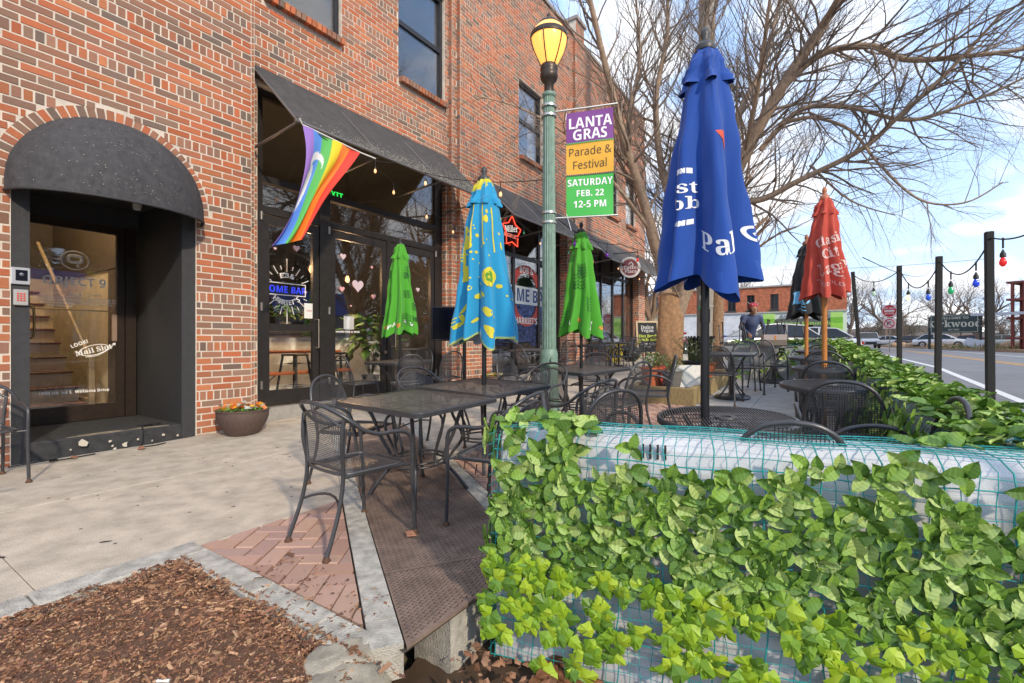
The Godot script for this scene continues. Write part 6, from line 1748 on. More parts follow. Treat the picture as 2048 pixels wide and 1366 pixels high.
	var put := func(p: Vector3, outw: Vector3, kind: int, n: int, sc := 1.0):
		var a0 := r2.randf() * TAU
		var side := outw.cross(UP3 if absf(outw.y) < 0.9 else dir).normalized(); var upw := side.cross(outw).normalized()
		for i in n:
			var a := a0 + TAU * i / n * r2.randf_range(0.75, 1.15)
			var along := (side * cos(a) + upw * sin(a)).normalized()
			var lift := r2.randf_range(0.0, 0.5)
			var x := (along * cos(lift) + outw * sin(lift)).normalized(); var y := (outw * cos(lift) - along * sin(lift)).normalized()
			var b := Basis(x, y, x.cross(y)) * Basis(Vector3.RIGHT, r2.randf_range(-0.45, 0.45))
			big.append([p + outw * r2.randf_range(0.004, 0.022), b.scaled_local(Vector3.ONE * sc * r2.randf_range(0.62, 1.06)), kind, r2.randi() % 4])
	for k in 600:
		var s := r2.randf_range(0.02, 2.3); var t := r2.randf_range(0.40, 0.995)
		var dens := 0.92 - smoothstep(0.78, 0.92, t) * 0.9 * smoothstep(0.33, 0.45, s) * (1.0 - 0.5 * smoothstep(1.0, 1.25, s)) + 0.4 * bare.get_noise_2d(s, t * 2.0)
		if t > 0.93 and s > 0.95 and s < 1.2: continue
		if r2.randf() > dens: continue
		put.call(surf.call(s, t), nn, 0, 2 + r2.randi() % 2)
	for k in 16: put.call(surf.call(r2.randf_range(0.0, 0.42), r2.randf_range(1.0, 1.2)), (nn + UP3 * 1.5).normalized(), 0, 3)
	for k in 4: put.call(surf.call(r2.randf_range(1.25, 2.3), r2.randf_range(1.05, 1.2)), (nn * 0.5 + UP3).normalized(), 0, 2)
	for k in 36: put.call(P.call(-0.015, r2.randf_range(0.12, 0.80), r2.randf_range(-0.3, 0.0)), (-dir + nn * 0.5).normalized(), 0, 2)
	for k in 230:
		var s := r2.randf_range(-0.02, 2.3); var t := r2.randf_range(0.02, 0.46)
		if t < 0.14 and r2.randf() < 0.5: continue
		put.call(surf.call(s, t) + nn * 0.02, nn, 1, 3)
	for k in 8: put.call(P.call(-0.02, r2.randf_range(-0.15, 0.2), r2.randf_range(-0.2, 0.0)), (-dir + nn).normalized(), 1, 3)
	var eye := Vector3(0, 1.2, 0) - o.position
	big.sort_custom(func(a, b): return a[0].distance_squared_to(eye) < b[0].distance_squared_to(eye))
	var rest := MB.new()
	for i in big.size():
		var q = big[i]
		var t := Transform3D(q[1], q[0])
		if i < 300: part(o, "leaf", (omesh if q[2] == 0 else imesh)[q[3]], pm, t)
		else: rest.add((om if q[2] == 0 else im)[q[3]], t)
	part(o, "leaves", rest, pm).set_meta("kind", "stuff")
	# side screen along the road, and the cross screen at the far end
	for sc in [["leafy_side_screen", "long low barrier wrapped in cloth leaves along the road edge", Vector3(0.62, 0, -2.55), Vector3(0.06, 0, -11.6), 3600, 220], ["leafy_cross_screen", "short leafy barrier across the far end of the seating", Vector3(0.0, 0, -11.75), Vector3(-1.75, 0, -11.35), 700, 60]]:
		var a: Vector3 = sc[2]; var b: Vector3 = sc[3]
		var d := (b - a).normalized(); var ll := a.distance_to(b); var w := Vector3(d.z, 0, -d.x)
		var h := thing(sc[0], sc[1], "barrier", at(a.x, a.z, 0.0))
		var org: Vector3 = h.position
		var G := func(s: float, y: float, e: float) -> Vector3:
			var q: Vector3 = a + d * s + w * e
			return Vector3(q.x, gy(q.z) + y, q.z) - org
		m = MB.new()
		var cnt := 10
		var pr2 := [Vector2(0.19, -0.1), Vector2(0.19, 0.2), Vector2(0.12, 0.68), Vector2(0.06, 0.73), Vector2(-0.06, 0.73), Vector2(-0.12, 0.68), Vector2(-0.19, 0.2), Vector2(-0.19, -0.1)]
		for k in cnt:
			var s0 := ll * k / cnt; var s1 := ll * (k + 1) / cnt
			for i in pr2.size() - 1: m.quad(G.call(s0, pr2[i].y, pr2[i].x), G.call(s0, pr2[i + 1].y, pr2[i + 1].x), G.call(s1, pr2[i + 1].y, pr2[i + 1].x), G.call(s1, pr2[i].y, pr2[i].x))
		for e in [0.0, ll]:
			for i in range(1, pr2.size() - 1): m.tri(G.call(e, pr2[0].y, pr2[0].x), G.call(e, pr2[i].y, pr2[i].x), G.call(e, pr2[i + 1].y, pr2[i + 1].x))
		part(h, "barrier_body", m, mt(Color(0.30, 0.31, 0.30), 0.6))
		m = MB.new()
		for k in int(minf(ll, 3.2) / 0.06):
			var ln := []
			for j in 9:
				var an := PI * j / 8.0
				ln.append(G.call(k * 0.06, 0.30 + 0.50 * sin(an), 0.21 * cos(an)))
			m.tube(ln, 0.002, 4, Color.WHITE, false)
		for j in 7:
			var an := PI * (j + 0.5) / 7.0
			var ln := []
			for k in 13: ln.append(G.call(minf(ll, 3.2) * k / 12.0, 0.30 + 0.50 * sin(an), 0.21 * cos(an)))
			m.tube(ln, 0.002, 4, Color.WHITE, false)
		part(h, "trellis", m, teal)
		big.clear()
		for k in int(sc[4] / 2.4):
			var s := ll * pow(r2.randf(), 1.25); var an := PI * r2.randf()
			var y: float; var e: float; var outw: Vector3
			if r2.randf() < 0.45:
				e = r2.randf_range(-0.17, 0.17); y = 0.76 + r2.randf_range(0.0, 0.06); outw = (UP3 + w * r2.randf_range(-0.5, 0.5) + d * r2.randf_range(-0.4, 0.4)).normalized()
			else:
				var sd := -1.0 if r2.randf() < 0.78 else 1.0
				var wd: Vector3 = G.call(0, 0, 1.0) - G.call(0, 0, 0.0)
				if wd.x < 0: sd = -sd
				y = r2.randf_range(0.03, 0.76); e = sd * (0.205 + r2.randf_range(0.0, 0.03)); outw = (w * sd + UP3 * r2.randf_range(-0.2, 0.5)).normalized()
			put.call(G.call(s, y, e), outw, 0, 2 + r2.randi() % 2, 1.15)
		eye = Vector3(0, 1.2, 0) - org
		big.sort_custom(func(p, q): return p[0].distance_squared_to(eye) < q[0].distance_squared_to(eye))
		rest = MB.new()
		for i in big.size():
			var q = big[i]
			var t := Transform3D(q[1], q[0])
			if i < sc[5]: part(h, "leaf", omesh[q[3]], pm, t)
			else: rest.add(om[q[3]], t)
		part(h, "leaves", rest, pm).set_meta("kind", "stuff")

func flowers(o: Node3D, r: float, y: float, n: int, cols: Array):
	var g := MB.new(); var f := MB.new()
	for i in n * 3:
		var a := rng.randf() * TAU; var d := r * sqrt(rng.randf())
		leaf_at(g, Vector3(cos(a) * d, y - 0.01 + rng.randf() * 0.04, sin(a) * d), Basis(UP3, rng.randf() * TAU) * Basis(Vector3.BACK, rng.randf_range(-0.2, 1.0)), rng.randf_range(0.03, 0.06), vary(Color(0.12, 0.26, 0.035), 0.3))
	for i in n:
		var a := rng.randf() * TAU; var d := r * 0.95 * sqrt(rng.randf())
		var c := Vector3(cos(a) * d, y + 0.03 + rng.randf() * 0.045, sin(a) * d)
		var b := Basis(UP3, rng.randf() * TAU) * Basis(Vector3.RIGHT, rng.randf_range(0.2, 1.2))
		var col: Color = vary(cols[rng.randi() % cols.size()], 0.15)
		for k in 5:
			var t := TAU * k / 5
			var e := Vector3(cos(t), 0.15, sin(t)) * 0.024; var s := Vector3(-sin(t), 0, cos(t)) * 0.015
			f.tri(c, c + b * (e + s), c + b * (e - s), col); f.tri(c + b * (e + s), c + b * (e * 1.25), c + b * (e - s), col)
	part(o, "foliage", g, leaf_mat()); part(o, "blossoms", f, leaf_mat())

func bowl(label: String, p: Vector3, r: float, h: float, col: Color, cols: Array, n: int):
	var o := thing("flower_bowl", label, "planter", p, 0.0, "")
	var m := MB.new()
	m.grid(96, 12, func(u: float, v: float) -> Vector3:
		var t := v; var rr := r * (0.62 + 0.42 * sin(t * 1.75)) - 0.004 * pow(absf(sin(TAU * u * 14.0 + t * 1.6)), 2.0) * (1.0 - t)
		return Vector3(cos(TAU * u) * rr, h * t, sin(TAU * u) * rr), null, true, true)
	var rt := r * (0.62 + 0.42 * sin(1.75))
	m.lathe([Vector2(rt, h), Vector2(rt + 0.012, h + 0.006), Vector2(rt + 0.012, h + 0.022), Vector2(rt - 0.012, h + 0.022), Vector2(rt - 0.03, h - 0.02), Vector2(0, h - 0.02)], 40)
	part(o, "bowl", m, mt(col, 0.7, 0.1, "streak", 1.2, "fine", 6.0, 0.1))
	flowers(o, rt * 0.92, h, n, cols)

func build_small_things():
	bowl("brown ribbed bowl of orange pansies against the brick pier", at(-6.17, -3.17), 0.285, 0.29, Color(0.10, 0.066, 0.055), [Color(0.75, 0.25, 0.02), Color(0.80, 0.42, 0.03), Color(0.72, 0.16, 0.02), Color(0.5, 0.52, 0.45)], 60)
	bowl("low bowl of white and orange flowers at the second shop front", at(-6.1, -8.45), 0.24, 0.16, Color(0.12, 0.08, 0.06), [Color(0.7, 0.7, 0.55), Color(0.72, 0.2, 0.03), Color(0.65, 0.6, 0.2)], 50)
	for q in [[-6.05, -15.35, "yellow glazed planter beside the black bag"], [-6.05, -17.3, "yellow glazed planter nearest the chalkboard"]]:
		var o := thing("yellow_planter", q[2], "planter", at(q[0], q[1]), 0.0, "yellow planters")
		var m := MB.new(); m.lathe([Vector2(0, 0), Vector2(0.2, 0), Vector2(0.31, 0.3), Vector2(0.33, 0.56), Vector2(0.36, 0.58), Vector2(0.36, 0.63), Vector2(0.30, 0.63), Vector2(0.28, 0.5), Vector2(0, 0.5)], 28); part(o, "pot", m, mt(Color(0.50, 0.40, 0.02), 0.3, 0.0, "soft", 2.0))
		flowers(o, 0.28, 0.60, 30, [Color(0.30, 0.16, 0.05), Color(0.45, 0.26, 0.04)])
	var bag := MB.new()
	var nz := FastNoiseLite.new(); nz.frequency = 3.0
	bag.grid(32, 20, func(u: float, v: float) -> Vector3:
		var c := Vector3(sin(PI * v) * cos(TAU * u), -cos(PI * v), sin(PI * v) * sin(TAU * u)); var k := 1.0 + 0.22 * nz.get_noise_3dv(c)
		return Vector3(c.x * 0.3 * k, maxf(0.0, 0.26 + c.y * 0.27 * k), c.z * 0.27 * k), null, true, true)
	solo("rubbish_bag", "shiny black rubbish bag on the pavement by the yellow planter", "bag", bag, mt(Color(0.012, 0.012, 0.013), 0.25), xf(at(-5.65, -15.9)))
	# chalkboard
	var ab := thing("chalkboard_sign", "wooden framed chalkboard sign standing on the pavement", "sign", at(-5.6, -17.4), 0.62); ab.scale = Vector3.ONE * 1.2
	for s in [1.0, -1.0]:
		var t := Transform3D(Basis(Vector3.RIGHT, -0.16 * s), Vector3(0, 0, 0.19 * s))
		var m := MB.new()
		for x in [-0.32, 0.32]: m.rbox(t * xf(Vector3(x, 0.58, 0)), Vector3(0.055, 1.18, 0.03), 0.004)
		for y in [0.20, 1.14]: m.rbox(t * xf(Vector3(0, y, 0)), Vector3(0.585, 0.055, 0.028), 0.004)
		part(ab, "frame", m, mt(Color(0.55, 0.42, 0.26), 0.6, 0.0, "streak", 2.0))
		m = MB.new(); m.rbox(t * xf(Vector3(0, 0.67, 0)), Vector3(0.585, 0.88, 0.014), 0.002); part(ab, "board", m, mt(Color(0.020, 0.022, 0.022), 0.8))
		if s > 0:
			for q in [["Dulce", 0.10, 0.97, Color(0.6, 0.6, 0.6)], ["Vegan", 0.09, 0.87, Color(0.6, 0.6, 0.6)], ["Hot Bowl", 0.085, 0.70, Color(0.55, 0.65, 0.08)], ["Lunch Bowl", 0.085, 0.59, Color(0.55, 0.65, 0.08)], ["Open daily", 0.06, 0.46, Color(0.45, 0.45, 0.45)], ["11-8", 0.06, 0.37, Color(0.45, 0.45, 0.45)]]:
				part(ab, "lettering", letters(q[0], q[1], 0.001, "Droid Serif", true, true), mt(q[3], 0.9), t * xf(Vector3(0, q[2], 0.009)))
	# timber planter round the tree, with pots
	var tb := thing("timber_planter", "square timber planter edging round the big tree", "planter", Vector3.ZERO)
	var tm := mt(Color(0.30, 0.23, 0.11), 0.85, 0.0, "streak", 1.0, "fine", 5.0, 0.4)
	for q in [[-2.72, -1.70, -7.48, -7.57], [-1.79, -1.70, -7.57, -10.55], [-2.72, -2.63, -7.57, -10.55], [-2.72, -1.70, -10.55, -10.64]]:
		var m := MB.new(); slope_box(m, q[0], q[1], q[2], q[3], -0.02, 0.26, vary(Color.WHITE, 0.1), 0.008); part(tb, "board", m, tm)
	var sm := MB.new(); sm.add(sheet(-2.63, -1.79, -7.57, -10.55, 0.2)); part(tb, "mulch", sm, mt(Color(0.13, 0.07, 0.045), 0.95, 0.0, "grain", 4.0, "fine", 9.0, 1.0, true))
	for q in [["terracotta_pot", "terracotta pot of mixed green plants in the timber planter", -2.45, -7.85, 0.17, 0.30, Color(0.45, 0.12, 0.05), 0.22, 0.30, 60], ["grey_pot", "grey plastic pot with leafy plant in the timber planter", -2.10, -7.80, 0.16, 0.27, Color(0.14, 0.135, 0.125), 0.18, 0.28, 50], ["black_tub", "black tub of spiky grey herbs by the white panel", -1.95, -8.7, 0.22, 0.35, Color(0.03, 0.03, 0.03), 0.42, 0.45, 110], ["red_pot", "red flower pot behind the terracotta one", -2.5, -8.25, 0.15, 0.28, Color(0.45, 0.06, 0.04), 0.16, 0.25, 40], ["orange_pot", "orange flower pot at the back of the timber planter", -1.93, -9.6, 0.15, 0.25, Color(0.5, 0.13, 0.03), 0.14, 0.15, 30]]:
		leafy(q[0], q[1], at(q[2], q[3], 0.2), q[7], q[8], q[9], Color(0.10, 0.17, 0.05) if q[0] != "black_tub" else Color(0.17, 0.19, 0.12), q[6], "", q[4], q[5], 0.06)
	var pn := MB.new(); pn.rbox(Transform3D(Basis(Vector3.RIGHT, -0.2), Vector3.ZERO), Vector3(0.42, 0.36, 0.015), 0.003)
	solo("blank_signboard", "blank white board leaning among the pots in the planter", "board", pn, mt(Color(0.68, 0.68, 0.62), 0.5, 0.0, "soft", 2.0), xf(at(-1.90, -7.95, 0.39), 0.35))
	# litter bin and utility pole
	var bin := thing("litter_bin", "black slatted steel litter bin beside the utility pole", "bin", at(-2.50, -11.6))
	var bm := mt(Color(0.015, 0.016, 0.016), 0.45, 0.3)
	for i in 26:
		var a := TAU * i / 26; var e := Vector3(cos(a), 0, sin(a)); var m := MB.new()
		var t := Vector3(-sin(a), 0, cos(a)) * 0.022
		var l := [e * 0.24 + UP3 * 0.04, e * 0.27 + UP3 * 0.80, e * 0.33 + UP3 * 0.93]
		for k in 2:
			m.quad(l[k] - t, l[k] + t, l[k + 1] + t, l[k + 1] - t); m.quad(l[k] * 0.97 + t, l[k] * 0.97 - t, l[k + 1] * 0.97 - t, l[k + 1] * 0.97 + t)
		part(bin, "slat", m, bm)
	var m2 := MB.new(); m2.lathe([Vector2(0, 0), Vector2(0.25, 0), Vector2(0.25, 0.06), Vector2(0.235, 0.07), Vector2(0.25, 0.5), Vector2(0.25, 0.9)], 26); m2.lathe([Vector2(0.245, 0.5), Vector2(0.268, 0.5), Vector2(0.268, 0.55), Vector2(0.245, 0.55)], 26); part(bin, "liner", m2, mt(Color(0.01, 0.01, 0.01), 0.6))
	var up := thing("utility_pole", "pale concrete utility pole with a meter box and conduit", "pole", at(-2.55, -12.6))
	m2 = MB.new(); m2.tube([Vector3(0, -0.1, 0), Vector3(0, 12.5, 0)], [0.245, 0.17], 16); part(up, "pole", m2, mt(Color(0.34, 0.32, 0.28), 0.9, 0.0, "streak", 0.4, "fine", 4.0, 0.3))
	m2 = MB.new(); m2.rbox(xf(Vector3(0.02, 2.55, 0.29), 0.0), Vector3(0.30, 0.66, 0.16), 0.02); part(up, "meter_box", m2, mt(Color(0.42, 0.42, 0.40), 0.45, 0.4, "blotch", 2.0))
	m2 = MB.new(); m2.tube([Vector3(0.04, 0.0, 0.27), Vector3(0.04, 2.25, 0.27)], 0.03, 8); m2.lathe([Vector2(0.235, 1.62), Vector2(0.25, 1.62), Vector2(0.25, 1.65), Vector2(0.235, 1.65)], 20); part(up, "conduit", m2, mt(Color(0.4, 0.4, 0.39), 0.4, 0.5))
	m2 = MB.new(); m2.rbox(xf(Vector3(-0.07, 1.85, 0.235)), Vector3(0.09, 0.12, 0.004), 0.001); m2.rbox(xf(Vector3(-0.09, 1.6, 0.23)), Vector3(0.09, 0.1, 0.004), 0.001, Color(0.1, 0.5, 0.2)); part(up, "sticker", m2, mt(Color(0.5, 0.52, 0.6), 0.6))
	# television on a stand by the pier
	var tv := thing("television", "black flat television on a pole stand against the brick pier", "television", at(-5.62, -6.75), 0.85)
	m2 = MB.new(); m2.rbox(xf(Vector3(0, 1.32, 0)), Vector3(1.02, 0.62, 0.06), 0.01); part(tv, "case", m2, mt(Color(0.012, 0.012, 0.013), 0.3))
	m2 = MB.new(); m2.rbox(xf(Vector3(0, 1.325, 0.031)), Vector3(0.97, 0.56, 0.004), 0.001); part(tv, "screen", m2, mt(Color(0.006, 0.006, 0.008), 0.08))
	m2 = MB.new(); m2.tube([Vector3(0.1, 0, -0.05), Vector3(0.1, 1.3, -0.05)], 0.035, 10); m2.rbox(xf(Vector3(0.1, 0.02, 0)), Vector3(0.6, 0.04, 0.5), 0.01); part(tv, "stand", m2, mt(Color(0.014, 0.014, 0.014), 0.4))
	# hanging round coffee sign
	var hs := thing("hanging_sign", "round maroon and white coffee shop sign hanging from a bracket", "sign", Vector3(-5.45, 3.62, -15.2), 0.55)
	m2 = MB.new(); m2.lathe([Vector2(0, -0.02), Vector2(0.33, -0.02), Vector2(0.345, 0), Vector2(0.33, 0.02), Vector2(0, 0.02)], 36, Transform3D(Basis(Vector3.RIGHT, PI / 2), Vector3.ZERO)); part(hs, "disc", m2, mt(Color(0.66, 0.64, 0.6), 0.6))
	m2 = MB.new(); m2.lathe([Vector2(0.27, -0.026), Vector2(0.27, 0.026), Vector2(0, 0.026)], 36, Transform3D(Basis(Vector3.RIGHT, PI / 2), Vector3.ZERO)); part(hs, "field", m2, mt(Color(0.20, 0.035, 0.05), 0.6))
	for q in [["D's", 0.11, -0.16, -0.02], ["Coffee", 0.11, 0.04, 0.0], ["Place", 0.11, 0.02, -0.13]]: part(hs, "lettering", letters(q[0], q[1], 0.003, "Droid Serif", true, true), mt(Color(0.66, 0.64, 0.6), 0.6), xf(Vector3(q[2], q[3], 0.028)))
	m2 = MB.new(); m2.tube([Vector3(-0.06, 0.08, 0.03), Vector3(0.03, 0.17, 0.03), Vector3(0.09, 0.1, 0.03), Vector3(0.05, 0.05, 0.03)], 0.022, 6); part(hs, "emblem", m2, mt(Color(0.66, 0.64, 0.6), 0.6))
	m2 = MB.new(); m2.tube([Vector3(0, 0.34, 0), Vector3(0, 0.5, 0)], 0.01, 6); m2.tube([Vector3(0.25, 0.5, 0), Vector3(-1.35, 0.5, -0.55)], 0.018, 8); part(hs, "bracket", m2, iron())
	# cable scraps on the doorstep
	var cb := MB.new()
	cb.tube(smooth([Vector3(-6.95, 0.2, -2.35), Vector3(-6.88, 0.205, -2.45), Vector3(-6.78, 0.2, -2.38), Vector3(-6.68, 0.2, -2.28), Vector3(-6.565, 0.2, -2.25), Vector3(-6.545, 0.1, -2.24), Vector3(-6.53, 0.012, -2.22), Vector3(-6.45, 0.012, -2.3), Vector3(-6.5, 0.012, -2.45)], 4), 0.006, 5)
	cb.tube(smooth([Vector3(-6.9, 0.2, -2.3), Vector3(-6.8, 0.215, -2.5), Vector3(-6.72, 0.2, -2.42), Vector3(-6.85, 0.2, -2.36)], 4), 0.006, 5)
	cb.tube(smooth([Vector3(-6.48, 0.012, -1.15), Vector3(-6.42, 0.03, -1.4), Vector3(-6.47, 0.02, -1.5), Vector3(-6.4, 0.02, -1.42), Vector3(-6.45, 0.012, -1.62), Vector3(-6.49, 0.012, -1.8)], 4), 0.006, 5)
	solo("loose_cable", "loose black cable trailing over the black doorstep", "cable", cb, mt(Color(0.01, 0.01, 0.01), 0.6))

# ---------------------------------------------------------------- trees
func sprout(m: MB, p: Vector3, d: Vector3, l: float, r: float, depth: int, r2: RandomNumberGenerator, up: float, sides := 5):
	var n := 5 if depth > 1 else 4
	var pts := [p]; var rad := [r]
	var q := p; var dir := d
	for i in n:
		dir = (dir + Vector3(r2.randfn(0, 0.16), r2.randfn(0, 0.14) + up * 0.12, r2.randfn(0, 0.16))).normalized()
		q += dir * l / n
		pts.append(q); rad.append(r * lerpf(1.0, 0.38, float(i + 1) / n))
	m.tube(pts, rad, sides if depth > 1 else 3, Color.WHITE, false)
	if depth <= 0: return
	var kids := 2 + r2.randi() % 2 + (3 if depth >= 2 else 2)
	for k in kids:
		var t := r2.randf_range(0.3, 1.0) if k > 0 else 1.0
		var i := mini(int(t * n), n - 1)
		var at_: Vector3 = pts[i].lerp(pts[i + 1], t * n - i)
		var base: Vector3 = (pts[i + 1] - pts[i]).normalized()
		var side := base.cross(Vector3(r2.randfn(), r2.randfn(), r2.randfn())).normalized()
		var nd := (base + side * r2.randf_range(0.35, 0.85) + UP3 * up * 0.2).normalized()
		sprout(m, at_, nd, l * r2.randf_range(0.5, 0.8), rad[i + 1] * r2.randf_range(0.45, 0.72), depth - 1, r2, up, maxi(3, sides - 1))

func limb(m: MB, tw: MB, pts: Array, r0: float, r1: float, r2: RandomNumberGenerator, each: float, len_: float, depth: int, up: float):
	var s := smooth(pts, 6)
	var rad := []
	for i in s.size():
		rad.append(lerpf(r0, r1, float(i) / (s.size() - 1)) * (1.0 + r2.randf_range(-0.06, 0.06)))
	m.tube(s, rad, 9)
	var run := 0.0
	for i in range(3, s.size()):
		run += s[i].distance_to(s[i - 1])
		while run > each:
			run -= each * r2.randf_range(0.6, 1.4)
			var base: Vector3 = (s[i] - s[i - 1]).normalized()
			var side := base.cross(Vector3(r2.randfn(), r2.randfn(), r2.randfn())).normalized()
			var nd := (base * r2.randf_range(0.3, 0.9) + side * 0.8 + UP3 * up * 0.35).normalized()
			sprout(tw, s[i], nd, len_ * r2.randf_range(0.6, 1.25), minf(rad[i] * 0.5, r2.randf_range(0.012, 0.028)), depth, r2, up)

func bark(c := Color(0.25, 0.155, 0.088)) -> StandardMaterial3D: return mt(c, 0.85, 0.0, "streak", 0.9, "blotch", 1.7, 0.5)

func build_tree():
	var r2 := RandomNumberGenerator.new(); r2.seed = 3
	var o := thing("bare_myrtle_tree", "big bare multi-stemmed tree with tan bark in the timber planter", "tree", Vector3(-2.5, gy(-9.1) + 0.15, -9.12))
	var tk := MB.new(); var tw := MB.new()
	var off: Vector3 = o.position
	var tp := [Vector3(-2.5, 0.40, -9.12), Vector3(-2.52, 0.75, -9.12), Vector3(-2.51, 1.2, -9.14), Vector3(-2.50, 1.75, -9.15), Vector3(-2.48, 2.1, -9.16)]
	var loc := func(a: Array) -> Array:
		var out := []
		for p in a: out.append(p - off)
		return out
	var s := smooth(loc.call(tp), 5)
	tk.grid(22, s.size() - 1, func(u: float, v: float) -> Vector3:
		var i := int(round(v * (s.size() - 1))); var a := TAU * u
		var r := lerpf(0.27, 0.21, v) * (1.0 + 0.09 * sin(a * 3.0 + v * 2.0) + 0.05 * sin(a * 5.0 - v * 4.0)) + 0.07 * pow(1.0 - v, 6.0)
		return s[i] + Vector3(cos(a) * r, 0, sin(a) * r), null, true, true)
	part(o, "trunk", tk, bark(Color(0.33, 0.19, 0.095)))
	var limbs := [
		[[Vector3(-2.54, 1.60, -9.11), Vector3(-2.58, 2.35, -9.03), Vector3(-2.71, 3.15, -8.76), Vector3(-2.82, 3.87, -8.45), Vector3(-2.99, 4.77, -7.97), Vector3(-3.09, 5.64, -7.55), Vector3(-3.17, 6.61, -7.02), Vector3(-3.19, 7.30, -6.52)], 0.15, 0.03, 0.13, 1.1, 2, 0.9],
		[[Vector3(-2.78, 3.66, -8.54), Vector3(-3.04, 4.44, -8.54), Vector3(-3.14, 5.45, -8.71), Vector3(-3.04, 6.59, -9.03), Vector3(-3.18, 8.08, -9.17)], 0.075, 0.02, 0.12, 1.1, 2, 0.9],
		[[Vector3(-2.48, 1.60, -9.15), Vector3(-2.42, 2.75, -9.38), Vector3(-2.52, 3.65, -9.49), Vector3(-2.76, 4.66, -9.45), Vector3(-2.87, 5.98, -9.49), Vector3(-2.71, 7.43, -9.72), Vector3(-2.78, 8.91, -9.79)], 0.135, 0.03, 0.13, 1.15, 2, 0.9],
		[[Vector3(-2.47, 3.25, -9.46), Vector3(-2.25, 4.17, -9.79), Vector3(-2.35, 5.43, -9.96), Vector3(-2.21, 6.95, -10.29), Vector3(-2.04, 8.63, -10.64)], 0.085, 0.02, 0.12, 1.15, 2, 0.9],
		[[Vector3(-2.44, 1.51, -9.18), Vector3(-2.10, 2.51, -9.16), Vector3(-1.70, 3.35, -9.07), Vector3(-1.20, 4.35, -8.92), Vector3(-0.67, 5.23, -8.79), Vector3(-0.13, 5.94, -8.67), Vector3(0.36, 6.54, -8.52), Vector3(0.8, 7.3, -8.3)], 0.165, 0.05, 0.13, 1.25, 2, 0.4],
		[[Vector3(-1.49, 3.66, -9.03), Vector3(-0.98, 3.59, -9.06), Vector3(-0.40, 3.79, -8.97), Vector3(0.38, 4.07, -8.88), Vector3(0.83, 4.41, -8.71), Vector3(1.33, 4.82, -8.56), Vector3(1.82, 5.34, -8.40)], 0.07, 0.02, 0.10, 1.0, 2, 0.1],
		[[Vector3(-0.67, 5.23, -8.79), Vector3(-0.13, 5.62, -8.79), Vector3(0.49, 5.51, -8.72), Vector3(0.87, 5.14, -8.62), Vector3(1.53, 4.95, -8.57), Vector3(2.15, 4.84, -8.50), Vector3(2.9, 4.9, -8.4)], 0.07, 0.02, 0.10, 1.1, 2, 0.0],
		[[Vector3(-0.68, 4.72, -8.91), Vector3(-0.26, 4.70, -8.82), Vector3(0.25, 4.37, -8.80), Vector3(0.61, 3.77, -8.80), Vector3(1.06, 3.21, -8.86), Vector3(1.52, 3.08, -8.81), Vector3(1.89, 3.29, -8.81)], 0.035, 0.010, 0.17, 0.75, 2, 0.0],
		[[Vector3(-0.97, 4.39, -8.95), Vector3(-0.40, 4.91, -8.97), Vector3(0.25, 4.76, -8.93), Vector3(0.96, 4.38, -8.91), Vector3(1.64, 4.47, -8.88), Vector3(2.15, 4.64, -8.86)], 0.055, 0.015, 0.10, 1.0, 2, 0.05],
		[[Vector3(-1.35, 3.96, -8.94), Vector3(-1.35, 5.08, -9.18), Vector3(-0.96, 6.18, -9.56), Vector3(-0.75, 7.32, -9.82), Vector3(-0.60, 8.30, -10.04)], 0.08, 0.02, 0.12, 1.1, 2, 0.8],
		[[Vector3(-0.27, 4.03, -9.06), Vector3(0.26, 3.41, -9.17), Vector3(0.82, 3.12, -9.30)], 0.025, 0.008, 0.15, 0.7, 2, -0.1],
		[[Vector3(-2.24, 2.34, -9.19), Vector3(-1.96, 3.77, -9.98), Vector3(-1.89, 5.36, -10.62), Vector3(-2.13, 7.18, -10.83), Vector3(-1.99, 9.03, -11.16)], 0.10, 0.02, 0.12, 1.1, 2, 0.8],
		[[Vector3(-2.72, 3.2, -8.74), Vector3(-3.1, 3.9, -8.0), Vector3(-3.6, 4.6, -7.3), Vector3(-4.2, 5.0, -6.6), Vector3(-4.7, 5.1, -6.0)], 0.04, 0.010, 0.13, 0.9, 2, 0.1],
		[[Vector3(-2.8, 4.0, -8.4), Vector3(-3.4, 4.3, -7.9), Vector3(-4.1, 4.2, -7.4), Vector3(-4.6, 3.8, -7.1)], 0.03, 0.008, 0.15, 0.8, 2, 0.0],
		[[Vector3(-0.13, 5.94, -8.67), Vector3(0.4, 6.3, -7.8), Vector3(0.9, 6.3, -6.9), Vector3(1.5, 5.9, -6.2)], 0.05, 0.012, 0.10, 1.0, 2, 0.1],
		[[Vector3(-1.2, 4.35, -8.92), Vector3(-0.9, 5.2, -8.2), Vector3(-0.7, 6.0, -7.6), Vector3(-0.5, 6.9, -7.2)], 0.05, 0.015, 0.11, 1.0, 2, 0.6],
	]
	for q in limbs:
		var lm := MB.new()
		limb(lm, tw, loc.call(q[0]), q[1] * 0.86, q[2] * 0.8, r2, q[3] * 0.8, q[4], q[5], q[6])
		part(o, "limb", lm, bark(Color(0.36, 0.26, 0.18)))
	part(o, "crown", tw, bark(Color(0.23, 0.18, 0.14)))

